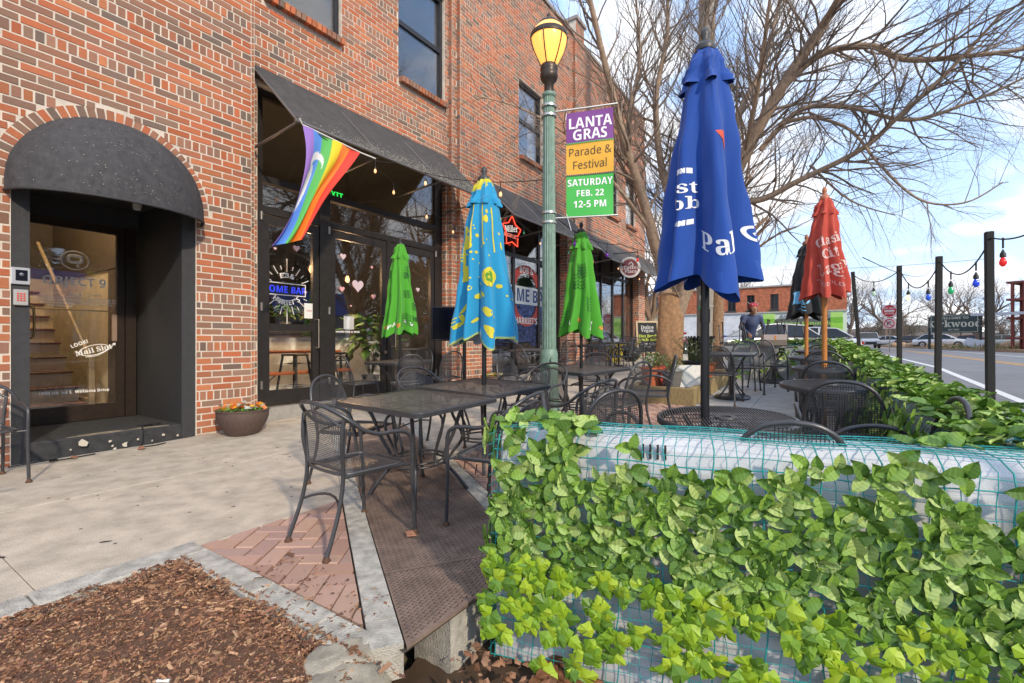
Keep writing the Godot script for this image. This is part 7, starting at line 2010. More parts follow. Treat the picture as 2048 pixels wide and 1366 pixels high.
func bare_tree(label: String, p: Vector3, h: float, sd: int, group: String, spread := 0.55, col := Color(0.13, 0.095, 0.07), depth := 4) -> Node3D:
	var r2 := RandomNumberGenerator.new(); r2.seed = sd
	var o := thing("bare_tree", label, "tree", p, 0.0, group)
	var tk := MB.new(); var tw := MB.new()
	var fork := h * r2.randf_range(0.2, 0.28); var r := h * 0.022
	tk.tube([Vector3(0, -0.2, 0), Vector3(0, 0.2, 0), Vector3(0.03, fork * 0.6, 0.02), Vector3(0.05, fork, 0)], [r * 1.5, r * 1.1, r, r * 0.9], 10)
	for i in 6:
		var a := TAU * i / 6 + r2.randf_range(-0.4, 0.4)
		var d := Vector3(cos(a) * spread, 1.0, sin(a) * spread).normalized()
		sprout(tw, Vector3(0.05, fork * r2.randf_range(0.85, 1.0), 0), d, h * 0.36, r * 0.6, depth, r2, 0.35, 6)
	part(o, "trunk", tk, bark(col)); part(o, "crown", tw, bark(col))
	return o

# ---------------------------------------------------------------- vehicles
func car(called: String, label: String, p: Vector3, turn: float, col: Color, kind := "sedan") -> Node3D:
	var o := thing(called, label, "car", p, turn, "")
	var paint := mt(col, 0.28, 0.2); paint.clearcoat_enabled = true; paint.clearcoat = 0.6; paint.clearcoat_roughness = 0.08
	var L := 4.5; var W := 1.78
	var lo := [[-2.25, 0.30, 0.68], [-2.15, 0.28, 0.86], [-1.4, 0.26, 0.93], [-0.7, 0.25, 0.96], [0.7, 0.25, 0.97], [1.3, 0.26, 0.93], [1.95, 0.28, 0.85], [2.2, 0.32, 0.66], [2.28, 0.36, 0.55]]
	var cab := [[-1.85, 0.95, 0.93], [-1.2, 1.38, 0.80], [-0.2, 1.44, 0.80], [0.35, 1.40, 0.80], [1.15, 0.96, 0.93]]
	if kind == "suv":
		lo = [[-2.2, 0.42, 0.95], [-2.15, 0.40, 1.08], [-1.4, 0.38, 1.12], [0.8, 0.38, 1.12], [1.3, 0.38, 1.08], [2.0, 0.40, 1.0], [2.2, 0.42, 0.85], [2.25, 0.46, 0.7]]
		cab = [[-2.12, 1.1, 0.95], [-1.95, 1.66, 0.84], [-0.5, 1.74, 0.84], [0.3, 1.70, 0.84], [1.05, 1.1, 0.95]]
	elif kind == "pickup":
		lo = [[-2.7, 0.5, 1.0], [-2.65, 0.48, 1.12], [-0.7, 0.45, 1.12], [1.0, 0.45, 1.12], [1.4, 0.45, 1.10], [2.2, 0.48, 1.02], [2.4, 0.5, 0.8]]
		cab = [[-0.75, 1.1, 0.95], [-0.6, 1.72, 0.84], [0.2, 1.76, 0.84], [0.5, 1.72, 0.84], [1.15, 1.1, 0.95]]
	var m := MB.new()
	# body: rings along its length, z forward
	var ring := func(s: Array) -> Array:
		var hw := W * 0.5; var out := []
		for q in [[-0.88, 0.0], [-1.0, 0.25], [-1.0, 0.6], [-0.95, 0.85], [-0.80, 1.0], [0.80, 1.0], [0.95, 0.85], [1.0, 0.6], [1.0, 0.25], [0.88, 0.0]]:
			var taper := 1.0 - 0.10 * pow(absf(s[0]) / 2.3, 3.0)
			out.append(Vector3(q[0] * hw * taper, lerpf(s[1], s[2], q[1]), s[0]))
		return out
	for i in lo.size() - 1:
		var a: Array = ring.call(lo[i]); var b: Array = ring.call(lo[i + 1])
		for k in a.size(): m.quad(a[k], a[(k + 1) % a.size()], b[(k + 1) % a.size()], b[k])
	for e in [0, lo.size() - 1]:
		var a: Array = ring.call(lo[e])
		for k in range(1, a.size() - 1):
			if e == 0: m.tri(a[0], a[k + 1], a[k])
			else: m.tri(a[0], a[k], a[k + 1])
	part(o, "body", m, paint)
	m = MB.new(); var gl := MB.new()
	for i in cab.size() - 1:
		var a = cab[i]; var b = cab[i + 1]
		var q := func(s, x): return Vector3(x * W * 0.5 * s[2], s[1], s[0])
		if i == 0 or i == cab.size() - 2: gl.quad(q.call(a, 1), q.call(a, -1), q.call(b, -1), q.call(b, 1))
		else: m.quad(q.call(a, 1), q.call(a, -1), q.call(b, -1), q.call(b, 1))
		for s in [1, -1]:
			var base0 := Vector3(s * W * 0.5 * 0.93, cab[0][1], clampf(a[0], cab[0][0], cab[-1][0])); var base1 := Vector3(s * W * 0.5 * 0.93, cab[0][1], b[0])
			gl.quad(q.call(a, s), base0, base1, q.call(b, s)); 
		m.tube([q.call(a, 1), q.call(b, 1)], 0.035, 5); m.tube([q.call(a, -1), q.call(b, -1)], 0.035, 5)
	for s in [1, -1]: m.box(xf(Vector3(s * W * 0.44, (cab[0][1] + cab[2][1]) * 0.5, -0.45)), Vector3(0.06, cab[2][1] - cab[0][1], 0.09))
	part(o, "cabin", m, paint); part(o, "glazing", gl, mt(Color(0.012, 0.014, 0.017), 0.06))
	var wh := 0.34 if kind == "sedan" else 0.38
	for z in [-1.38, 1.38]:
		for s in [1, -1]:
			m = MB.new(); m.lathe([Vector2(wh * 0.62, -0.11), Vector2(wh, -0.10), Vector2(wh, 0.10), Vector2(wh * 0.62, 0.115)], 20, Transform3D(Basis(Vector3.BACK, PI / 2), Vector3(s * W * 0.45, wh, z)))
			var w := part(o, "wheel", m, mt(Color(0.014, 0.014, 0.014), 0.8))
			m = MB.new(); m.lathe([Vector2(wh * 0.62, -0.10), Vector2(wh * 0.55, -0.06), Vector2(0.02, -0.05), Vector2(0, -0.05)], 10, Transform3D(Basis(Vector3.BACK, PI / 2 * s), Vector3(s * W * 0.45, wh, z))); m.lathe([Vector2(0, 0.05), Vector2(0.02, 0.05), Vector2(wh * 0.55, 0.06), Vector2(wh * 0.62, 0.10)], 10, Transform3D(Basis(Vector3.BACK, PI / 2 * s), Vector3(s * W * 0.45, wh, z)))
			part(w, "rim", m, mt(Color(0.4, 0.4, 0.41), 0.3, 0.8))
	for s in [1, -1]:
		m = MB.new(); m.rbox(xf(Vector3(s * 0.63, lo[-2][2] - 0.03, lo[-2][0] + 0.02)), Vector3(0.36, 0.14, 0.12), 0.03); part(o, "headlight", m, mt(Color(0.6, 0.62, 0.64), 0.1, 0.3))
		m = MB.new(); m.rbox(xf(Vector3(s * 0.66, lo[0][2] - 0.02, lo[0][0] - 0.01)), Vector3(0.3, 0.16, 0.1), 0.03); part(o, "tail_light", m, mt(Color(0.35, 0.015, 0.01), 0.2))
		m = MB.new(); m.rbox(xf(Vector3(s * (W * 0.5 + 0.09), cab[0][1] + 0.08, cab[-1][0] - 0.25)), Vector3(0.18, 0.12, 0.1), 0.03); part(o, "mirror", m, paint)
	m = MB.new(); m.rbox(xf(Vector3(0, lo[-1][1] + 0.16, lo[-1][0] + 0.0)), Vector3(1.0, 0.2, 0.05), 0.02, Color(0.5, 0.5, 0.5)); m.rbox(xf(Vector3(0, lo[-1][1] + 0.0, lo[-1][0] - 0.02)), Vector3(1.6, 0.12, 0.1), 0.03); part(o, "grille", m, mt(Color(0.03, 0.03, 0.03), 0.4))
	return o

# ---------------------------------------------------------------- the person
func build_person():
	var o := thing("person", "person in a navy jacket and red festive cap bending over stacked chairs", "person", at(-1.64, -13.1), 0.55)
	# joints: bent forward at the hips (front = +z), both hands on a chair
	var J := {"hip": Vector3(0, 0.90, -0.12), "chest": Vector3(0, 1.22, 0.04), "neck": Vector3(0, 1.40, 0.12), "head": Vector3(0, 1.52, 0.17), "ls": Vector3(0.19, 1.33, 0.07), "le": Vector3(0.27, 1.08, 0.16), "lh": Vector3(0.17, 0.92, 0.36), "rs": Vector3(-0.19, 1.33, 0.07), "re": Vector3(-0.28, 1.10, 0.14), "rh": Vector3(-0.20, 0.94, 0.36), "lk": Vector3(0.12, 0.49, 0.02), "la": Vector3(0.13, 0.09, -0.14), "lt": Vector3(0.14, 0.04, 0.05), "rk": Vector3(-0.12, 0.49, 0.03), "ra": Vector3(-0.14, 0.09, -0.12), "rt": Vector3(-0.15, 0.04, 0.08)}
	var navy := Color(0.045, 0.065, 0.14); var jean := Color(0.03, 0.045, 0.09); var skin := Color(0.38, 0.20, 0.125); var shoe := Color(0.02, 0.02, 0.02)
	var bones := [["hip", "chest", 0.150, 0.170, navy], ["chest", "neck", 0.150, 0.06, navy], ["ls", "rs", 0.075, 0.075, navy], ["neck", "head", 0.055, 0.07, skin], ["ls", "le", 0.062, 0.048, navy], ["le", "lh", 0.047, 0.036, navy], ["rs", "re", 0.062, 0.048, navy], ["re", "rh", 0.047, 0.036, navy], ["hip", "lk", 0.10, 0.068, jean], ["lk", "la", 0.062, 0.045, jean], ["la", "lt", 0.045, 0.038, shoe], ["hip", "rk", 0.10, 0.068, jean], ["rk", "ra", 0.062, 0.045, jean], ["ra", "rt", 0.045, 0.038, shoe]]
	var list := []
	for b in bones: list.append([J[b[0]], J[b[1]], b[2], b[3], b[4]])
	var hd: Vector3 = J["head"]
	list.append([hd + Vector3(0, 0.02, -0.01), hd + Vector3(0, 0.05, 0.0), 0.095, 0.09, skin]); list.append([hd + Vector3(0, -0.04, 0.05), hd + Vector3(0, -0.05, 0.055), 0.05, 0.045, skin]); list.append([hd + Vector3(0, 0.02, 0.09), hd + Vector3(0, -0.005, 0.112), 0.012, 0.016, skin])
	for s in [1.0, -1.0]:
		list.append([hd + Vector3(0.093 * s, 0.0, -0.01), hd + Vector3(0.095 * s, 0.03, -0.015), 0.016, 0.016, skin])
		var w: Vector3 = J["lh"] if s > 0 else J["rh"]
		list.append([w, w + Vector3(0, -0.03, 0.06), 0.034, 0.030, skin])
		for k in 4:
			var e := Vector3((k - 1.5) * 0.02, -0.035, 0.075)
			list.append([w + Vector3((k - 1.5) * 0.018, -0.03, 0.06), w + e + Vector3(0, -0.02, 0.018), 0.011, 0.010, skin]); list.append([w + e + Vector3(0, -0.02, 0.018), w + e + Vector3(0, -0.05, 0.0), 0.010, 0.009, skin])
		list.append([w + Vector3(-0.03 * s, -0.01, 0.03), w + Vector3(-0.05 * s, -0.045, 0.06), 0.012, 0.010, skin])
	var m := MB.new()
	nets(m, list.slice(0, 14), Vector3(-0.42, 0.0, -0.36), Vector3(0.42, 1.50, 0.48), 0.021, 0.05)
	nets(m, list.slice(3, 4) + list.slice(14), Vector3(-0.13, 1.38, 0.02), Vector3(0.13, 1.70, 0.32), 0.011, 0.02)
	for s in [1.0, -1.0]:
		var w: Vector3 = J["lh"] if s > 0 else J["rh"]
		nets(m, list.slice(17), w - Vector3(0.09, 0.14, 0.05), w + Vector3(0.09, 0.07, 0.14), 0.008, 0.006)
	part(o, "body", m, mt(Color.WHITE, 0.75, 0.0, "fine", 8.0))
	m = MB.new()
	for s in [1.0, -1.0]: m.lathe([Vector2(0, -0.008), Vector2(0.010, 0), Vector2(0, 0.008)], 8, Transform3D(Basis(Vector3.RIGHT, PI / 2), hd + Vector3(0.034 * s, 0.03, 0.083)))
	m.rbox(xf(hd + Vector3(0, -0.045, 0.097)), Vector3(0.045, 0.008, 0.012), 0.003, Color(3, 1, 1)); part(o, "face", m, mt(Color(0.02, 0.012, 0.01), 0.4))
	m = MB.new(); m.lathe([Vector2(0.108, 0.0), Vector2(0.112, 0.03), Vector2(0.10, 0.07), Vector2(0.06, 0.11), Vector2(0, 0.125)], 18, Transform3D(Basis(Vector3.RIGHT, -0.25), hd + Vector3(0, 0.065, -0.012)))
	var cap := part(o, "cap", m, mt(Color(0.42, 0.05, 0.07), 0.9, 0.0, "fine", 20.0))
	m = MB.new()
	for i in 9: m.lathe([Vector2(0, -0.016), Vector2(0.016, 0), Vector2(0, 0.016)], 8, xf(hd + Vector3(0.11 * cos(i * 0.7), 0.13 + 0.03 * (i % 3), 0.11 * sin(i * 0.7) - 0.02)))
	part(cap, "pompom", m, mt(Color(0.6, 0.5, 0.5), 0.9))
	m = MB.new(); m.lathe([Vector2(0.101, -0.05), Vector2(0.106, 0.0), Vector2(0.104, 0.04)], 16, xf(hd + Vector3(0, 0.01, -0.025))); part(o, "hair", m, mt(Color(0.012, 0.01, 0.009), 0.6))

func nets(m: MB, bones: Array, lo: Vector3, hi: Vector3, cell: float, blend: float):   # surface nets over tapered capsules joined smoothly
	var n := Vector3i(((hi - lo) / cell).ceil()) + Vector3i.ONE
	var f := PackedFloat32Array(); f.resize(n.x * n.y * n.z); f.fill(1.0)
	var tag := PackedInt32Array(); tag.resize(f.size())
	for bi in bones.size():
		var b = bones[bi]
		var a: Vector3 = b[0]; var d: Vector3 = b[1] - b[0]; var dd := maxf(d.length_squared(), 1e-8); var rm := maxf(b[2], b[3]) + blend + cell * 2.0
		var mn := Vector3i(((a.min(b[1]) - Vector3.ONE * rm - lo) / cell).floor()).clamp(Vector3i.ZERO, n - Vector3i.ONE); var mx := Vector3i(((a.max(b[1]) + Vector3.ONE * rm - lo) / cell).ceil()).clamp(Vector3i.ZERO, n - Vector3i.ONE)
		for z in range(mn.z, mx.z + 1):
			for y in range(mn.y, mx.y + 1):
				for x in range(mn.x, mx.x + 1):
					var p := lo + Vector3(x, y, z) * cell - a
					var t := clampf(p.dot(d) / dd, 0.0, 1.0)
					var e: float = (p - d * t).length() - lerpf(b[2], b[3], t)
					var i := (z * n.y + y) * n.x + x
					var o := f[i]
					if e < o: tag[i] = bi
					var h := maxf(blend - absf(e - o), 0.0) / maxf(blend, 1e-5)
					f[i] = minf(e, o) - h * h * blend * 0.25
	var idx := {}
	var base := m.v.size()
	for z in n.z - 1:
		for y in n.y - 1:
			for x in n.x - 1:
				var i := (z * n.y + y) * n.x + x
				var c := [i, i + 1, i + n.x, i + n.x + 1]
				var s := n.x * n.y
				var inside := 0
				for k in 4:
					if f[c[k]] < 0.0: inside += 1
					if f[c[k] + s] < 0.0: inside += 1
				if inside == 0 or inside == 8: continue
				var acc := Vector3.ZERO; var cnt := 0
				for k in 8:
					var ia: int = c[k & 3] + (s if k & 4 else 0)
					for ax in [1, 2, 4]:
						if k & ax: continue
						var k2: int = k | ax
						var ib: int = c[k2 & 3] + (s if k2 & 4 else 0)
						if (f[ia] < 0.0) != (f[ib] < 0.0):
							var t := f[ia] / (f[ia] - f[ib])
							acc += Vector3(k & 1, (k >> 1) & 1, (k >> 2) & 1).lerp(Vector3(k2 & 1, (k2 >> 1) & 1, (k2 >> 2) & 1), t); cnt += 1
				var g := Vector3(f[i + 1] - f[i], f[i + n.x] - f[i], f[i + s] - f[i])
				idx[i] = m.v.size()
				m.v.append(lo + (Vector3(x, y, z) + acc / cnt) * cell); m.n.append(g.normalized()); m.c.append(bones[tag[i]][4])
	for i in idx:
		var x: int = i % n.x; var y: int = (i / n.x) % n.y; var z: int = i / (n.x * n.y)
		var s := n.x * n.y
		for q in [[1, n.x, s], [n.x, s, 1], [s, 1, n.x]]:
			var far: int = i + q[0]
			if far >= f.size() or (f[i] < 0.0) == (f[far] < 0.0): continue
			var a = idx.get(i); var b = idx.get(i - q[1]); var c = idx.get(i - q[1] - q[2]); var d = idx.get(i - q[2])
			if a == null or b == null or c == null or d == null: continue
			if f[i] < 0.0: m.ix.append_array([a, c, b, a, d, c])
			else: m.ix.append_array([a, b, c, a, c, d])
	for k in range(base, m.v.size()): pass

# ---------------------------------------------------------------- across the road and far away
func build_far():
	# white shop with brick upper floor
	var B := thing("corner_shop_building", "white painted shop with red brick upper floor across the side road", "building", Vector3(0, 0.57, 0))
	var m := MB.new()
	slab(m, -37.0, -37.2, 0, 0, 0, 0)
	var white := mt(Color(0.60, 0.62, 0.64), 0.8, 0.0, "soft", 0.3); var red := mt(Color(0.40, 0.13, 0.065), 0.9, 0.0, "fine", 2.5, "blotch", 0.5, 0.2)
	var front := func(mb: MB, x0: float, x1: float, y0: float, y1: float, holes: Array):   # wall in the plane z = -37 with holes [x0, x1, y0, y1]
		var t := MB.new(); slab(t, 0.0, 0.3, x1, x0, y0, y1, holes.map(func(h): return [h[1], h[0], h[2], h[3]]))
		mb.add(t, Transform3D(Basis(Vector3(0, 0, -1), UP3, Vector3(1, 0, 0)), Vector3(0, 0, -37.0)))
	var ups := [[-7.75, -7.15, 2.8, 3.85], [-6.1, -5.55, 2.8, 3.85], [-4.85, -4.35, 2.8, 3.85], [-3.4, -2.9, 2.8, 3.85]]
	var lows := [[-5.75, -5.1, 0.35, 1.35], [-2.35, -0.9, 0.1, 1.75], [-4.7, -4.0, 0.0, 1.75]]
	front.call(m, -11.0, 0.9, -0.5, 2.6, lows); part(B, "shop_wall", m, white)
	m = MB.new(); front.call(m, -11.0, 0.9, 2.6, 4.35, ups); part(B, "upper_wall", m, red)
	m = MB.new(); m.bx(Vector3(-11, -0.5, -50), Vector3(-10.7, 4.35, -37.3)); m.bx(Vector3(0.6, -0.5, -50), Vector3(0.9, 4.35, -37.3)); m.bx(Vector3(-11, -0.5, -50.3), Vector3(0.9, 4.35, -50)); part(B, "side_wall", m, red)
	m = MB.new(); m.bx(Vector3(-11.1, 4.35, -50.3), Vector3(1.0, 4.45, -36.9)); m.bx(Vector3(-11.05, 2.56, -37.0), Vector3(0.95, 2.66, -36.9)); part(B, "roof", m, mt(Color(0.36, 0.34, 0.32), 0.8))
	for q in ups + lows:
		var w := Node3D.new(); w.name = "window"; B.add_child(w, true)
		m = MB.new(); m.bx(Vector3(q[0], q[2], -37.22), Vector3(q[1], q[3], -37.2)); part(w, "pane", m, mt(Color(0.03, 0.033, 0.037), 0.08))
		m = MB.new()
		for e in [[q[0], q[0] + 0.06], [q[1] - 0.06, q[1]], [(q[0] + q[1]) * 0.5 - 0.02, (q[0] + q[1]) * 0.5 + 0.02]]: m.bx(Vector3(e[0], q[2], -37.19), Vector3(e[1], q[3], -37.1))
		m.bx(Vector3(q[0] - 0.05, q[2] - 0.1, -37.12), Vector3(q[1] + 0.05, q[2], -36.93)); part(w, "frame", m, mt(Color(0.05, 0.05, 0.05), 0.5))
	for x in [-3.45, 0.35]:
		for k in 8:
			m = MB.new(); m.rbox(xf(Vector3(x, 0.0 + k * 0.33, -36.75)), Vector3(0.66, 0.325, 0.5), 0.01); part(B, "green_block", m, mt([Color(0.16, 0.42, 0.03), Color(0.27, 0.55, 0.06), Color(0.36, 0.60, 0.14)][(k * 2) % 3], 0.6))
	m = MB.new(); m.prism([Vector2(0, 0), Vector2(0.9, -0.3), Vector2(0.9, -0.42), Vector2(0, -0.12)], Transform3D(Basis(Vector3(0, 0, 1), UP3, Vector3(-1, 0, 0)), Vector3(0.0, 2.15, -36.98)), 3.05); part(B, "shop_awning", m, mt(Color(0.05, 0.06, 0.05), 0.7))
	part(B, "lettering", letters("Fruit Juices & Smoothies", 0.20, 0.02, "Droid Serif", true, true), mt(Color(0.35, 0.55, 0.12), 0.6), xf(Vector3(-1.5, 1.8, -36.02)))
	part(B, "lettering", letters("Arden's", 0.3, 0.03, "Droid Serif", false, true), mt(Color(0.25, 0.26, 0.27), 0.6), xf(Vector3(-2.1, 2.3, -36.97)))
	var uu := umbrella("small lime green closed umbrella before the white shop", Vector3(-1.35, 0.57, -35.3), 2.3, 1.2, 0.06, 0.2, 61, Color(0.22, 0.55, 0.03), iron(), 0.02, Color(0.05, 0.05, 0.05))
	for q in [[-6.35, "blue wheeled bin standing at the white shop, outer one"], [-5.75, "blue wheeled bin standing at the white shop, inner one"]]:
		var o := thing("wheeled_bin", q[1], "bin", Vector3(q[0] - 0.5, 0.57, -36.3), 0.0, "blue wheeled bins")
		m = MB.new(); m.rbox(xf(Vector3(0, 0.5, 0)), Vector3(0.52, 0.95, 0.6), 0.03); part(o, "body", m, mt(Color(0.01, 0.05, 0.32), 0.5)); m = MB.new(); m.rbox(xf(Vector3(0, 1.01, 0.02)), Vector3(0.56, 0.08, 0.66), 0.02); part(o, "lid", m, mt(Color(0.01, 0.06, 0.38), 0.45))
	# cars
	car("silver_car", "grey car parked behind the worker and stacked chairs", Vector3(-2.3, 0.47, -22.6), -0.95, Color(0.33, 0.34, 0.36))
	car("white_car", "white car passing beyond the grey car", Vector3(-1.0, 0.47, -29.5), -1.45, Color(0.55, 0.57, 0.58))
	car("red_pickup", "red pickup on the side road left of the tree trunk", Vector3(-7.6, 0.47, -26.2), PI, Color(0.35, 0.02, 0.02), "pickup")
	car("silver_suv", "silver off-roader coming down the road", Vector3(3.5, 0.47, -66.0), 0.06, Color(0.42, 0.43, 0.44), "suv")
	car("white_saloon", "white saloon parked behind the welcome sign", Vector3(9.6, 0.55, -66.0), 1.3, Color(0.62, 0.63, 0.64))
	var cc := [Color(0.05, 0.08, 0.16), Color(0.5, 0.51, 0.52), Color(0.06, 0.06, 0.065), Color(0.45, 0.46, 0.48), Color(0.12, 0.02, 0.02), Color(0.3, 0.32, 0.34)]
	var nm := ["dark blue", "pale silver", "black", "light grey", "dark red", "mid grey"]
	for i in 6: car("parked_car", nm[i] + " car in the far row beyond the island", Vector3(4.6 + i * 2.6, 0.55, -88.0 + i * 1.5), 1.2 + 0.1 * (i % 3), cc[i])
	# planted island with rocks and signs
	m = MB.new(); m.prism([Vector2(5.4, 84), Vector2(7.6, 62), Vector2(10.4, 44), Vector2(12.5, 41), Vector2(34, 40), Vector2(34, 84)].map(func(p): return Vector2(p.x, -p.y)), Transform3D(Basis(Vector3(1, 0, 0), Vector3(0, 0, 1), Vector3(0, -1, 0)), Vector3(0, 0.66, 0)), 0.3)
	setting("road_island", m, mt(Color(0.30, 0.20, 0.11), 0.95, 0.0, "grain", 1.2, "blotch", 0.4, 0.8, true))
	var r2 := RandomNumberGenerator.new(); r2.seed = 9
	var nz := FastNoiseLite.new(); nz.frequency = 1.4
	for i in 30:
		var t := i / 29.0
		var x := lerpf(6.3, 14.5, t) + r2.randf_range(0.0, 2.0); var z := lerpf(-80.0, -42.5, pow(t, 0.55)) + r2.randf_range(-2.5, 0.0); var s := r2.randf_range(0.25, 0.6) * (2.2 if i % 11 == 4 else 1.0)
		var ph := r2.randf() * 50.0
		m = MB.new(); m.grid(14, 9, func(u: float, v: float) -> Vector3:
			var c := Vector3(sin(PI * v) * cos(TAU * u), -cos(PI * v), sin(PI * v) * sin(TAU * u)); return c * Vector3(s, s * 0.55, s * 0.8) * (1.0 + 0.3 * nz.get_noise_3dv(c + Vector3(ph, 0, 0))), null, true, true)
		solo("island_rock", ["low", "rounded", "long", "broad", "small", "tilted", "flat", "rough", "squat", "pale"][i % 10] + " tan boulder, " + ["first", "second", "third", "fourth"][i / 10] + " such from the far tip of the road island", "rock", m, mt(Color(0.36, 0.24, 0.14), 0.95, 0.0, "grain", 2.0, "blotch", 0.7, 0.6), xf(Vector3(x, 0.66 + s * 0.2, z), r2.randf() * 6.0), "boulders on the road island")
	var tf := MB.new()
	for i in 900:
		var x := r2.randf_range(7.5, 24.0); var z := -lerpf(46.0, 60.0, r2.randf()); var b := Vector3(x, 0.66, z); var tip := b + Vector3(r2.randfn(0, 0.12), r2.randf_range(0.2, 0.55), r2.randfn(0, 0.12))
		tf.tri(b, b + Vector3(0.05, 0, 0.02), tip, vary(Color(0.22, 0.17, 0.07) if i % 3 else Color(0.12, 0.16, 0.05), 0.3))
	var tg := solo("island_grass", "dry tufted grass on the road island", "grass", tf, mt(Color.WHITE, 0.9)); tg.set_meta("kind", "stuff")
	var ks := thing("welcome_sign", "dark green welcome sign board on two posts on the island", "sign", Vector3(9.05, 0.66, -56.4), -0.58)
	m = MB.new(); m.rbox(xf(Vector3(0, 2.1, 0)), Vector3(3.5, 1.62, 0.12), 0.03); part(ks, "board", m, mt(Color(0.022, 0.045, 0.045), 0.6))
	var cream := mt(Color(0.55, 0.53, 0.42), 0.6)
	m = MB.new()
	for y in [1.37, 2.83]: m.bx(Vector3(-1.64, y - 0.015, 0.06), Vector3(1.64, y + 0.015, 0.075))
	for x in [-1.64, 1.64]: m.bx(Vector3(x - 0.015, 1.37, 0.06), Vector3(x + 0.015, 2.83, 0.076))
	part(ks, "border", m, cream)
	for q in [["WELCOME TO", 0.21, 2.6, 0.0], ["Kirkwood", 0.56, 2.08, 0.06], ["EST 1899", 0.13, 1.58, 0.0]]: part(ks, "lettering", letters(q[0], q[1], 0.02, "Droid Serif", true), cream, xf(Vector3(0, q[2], 0.062)))
	m = MB.new()
	for x in [-1.8, 1.8]: m.rbox(xf(Vector3(x, 1.3, 0)), Vector3(0.16, 2.9, 0.16), 0.02)
	part(ks, "post", m, mt(Color(0.02, 0.025, 0.025), 0.6))
	var sp := thing("road_sign", "red and white do not enter sign on a post beside the road", "sign", Vector3(3.45, 0.47, -42.2), -0.45)
	m = MB.new(); m.tube([Vector3(0, 0, 0), Vector3(0, 3.4, 0)], 0.035, 8); part(sp, "post", m, mt(Color(0.2, 0.22, 0.2), 0.5, 0.5))
	m = MB.new(); m.rbox(xf(Vector3(0, 2.85, 0.05)), Vector3(0.86, 0.86, 0.02), 0.005); m.rbox(xf(Vector3(0, 1.98, 0.05)), Vector3(0.72, 0.72, 0.02), 0.005); part(sp, "plate", m, mt(Color(0.68, 0.68, 0.68), 0.5))
	m = MB.new(); m.lathe([Vector2(0.40, 0.0), Vector2(0.40, 0.006), Vector2(0, 0.006)], 32, Transform3D(Basis(Vector3.RIGHT, PI / 2), Vector3(0, 2.85, 0.062))); var rg := []
	for i in 24: rg.append(Vector3(cos(TAU * i / 24) * 0.29, 1.98 + sin(TAU * i / 24) * 0.29, 0.065))
	m.tube(rg, 0.03, 5, Color.WHITE, false, true); m.tube([Vector3(-0.2, 2.18, 0.07), Vector3(0.2, 1.78, 0.07)], 0.025, 5); part(sp, "red_field", m, mt(Color(0.42, 0.015, 0.02), 0.5))
	m = MB.new(); m.bx(Vector3(-0.3, 2.79, 0.07), Vector3(0.3, 2.91, 0.076)); part(sp, "bar", m, mt(Color(0.68, 0.68, 0.68), 0.5))
	for q in [["DO NOT", 3.03], ["ENTER", 2.67]]: part(sp, "lettering", letters(q[0], 0.13, 0.004, "Droid Sans", true), mt(Color(0.68, 0.68, 0.68), 0.5), xf(Vector3(0, q[1], 0.072)))
	m = MB.new(); m.tube([Vector3(-0.09, 1.84, 0.072), Vector3(-0.09, 2.05, 0.072), Vector3(0.02, 2.10, 0.072), Vector3(0.12, 2.05, 0.072)], 0.028, 5); part(sp, "arrow", m, mt(Color(0.02, 0.02, 0.02), 0.5))
	var s2 := thing("parking_sign", "small white and red sign on a thin post by the island", "sign", Vector3(6.6, 0.6, -46.5), -0.55)
	m = MB.new(); m.tube([Vector3.ZERO, Vector3(0, 3.3, 0)], 0.03, 8); part(s2, "post", m, mt(Color(0.2, 0.22, 0.2), 0.5, 0.5)); m = MB.new(); m.rbox(xf(Vector3(0, 3.0, 0.04)), Vector3(0.5, 0.72, 0.02), 0.005); part(s2, "plate", m, mt(Color(0.66, 0.62, 0.62), 0.5)); m = MB.new(); m.rbox(xf(Vector3(0, 3.12, 0.053)), Vector3(0.36, 0.2, 0.006), 0.002); m.rbox(xf(Vector3(0, 2.85, 0.053)), Vector3(0.36, 0.08, 0.006), 0.002); part(s2, "red_field", m, mt(Color(0.45, 0.04, 0.04), 0.5))
	m = MB.new(); m.rbox(Transform3D(Basis(Vector3.RIGHT, -0.5) * Basis(Vector3.BACK, -0.25), Vector3.ZERO), Vector3(1.3, 0.75, 0.12), 0.02); solo("stone_plaque", "pale tilted stone plaque on the road island", "plaque", m, mt(Color(0.42, 0.43, 0.45), 0.8, 0.0, "grain", 3.0), xf(Vector3(9.8, 1.05, -53.5), -0.55))
	# mural building on the right
	var mb := thing("mural_building", "building with blue mural and red steel frame across the road", "building", Vector3(10.6, 0.55, -47.5), -0.5)
	m = MB.new(); m.bx(Vector3(0.9, 0, -8), Vector3(12, 6.5, 0)); part(mb, "mural_wall", m, mt(Color(0.20, 0.27, 0.55), 0.8, 0.0, "blotch", 0.35, "rust", 0.2))
	m = MB.new()
	for k in 6: m.rbox(xf(Vector3(0.2 + (k % 2) * 0.6, 2.4, 0.4 - (k / 2) * 1.6)), Vector3(0.16, 4.8, 0.16), 0.01)
	for y in [0.8, 2.2, 3.5, 4.7]: m.bx(Vector3(-0.1, y, -3.4), Vector3(1.1, y + 0.14, 0.5))
	part(mb, "steel_frame", m, mt(Color(0.16, 0.03, 0.02), 0.6)); m = MB.new(); m.bx(Vector3(-1.8, 2.5, 0.9), Vector3(12, 2.68, 1.1)); m.bx(Vector3(0.8, 6.5, -8.1), Vector3(12.1, 6.7, 0.1)); part(mb, "canopy_beam", m, mt(Color(0.42, 0.45, 0.48), 0.5))
	# low pale house far down the side street, left of the trunk
	var hs := thing("pale_house", "pale yellow house far down the side street behind the tree trunk", "building", Vector3(-15.5, 0.57, -52.0), 0.2)
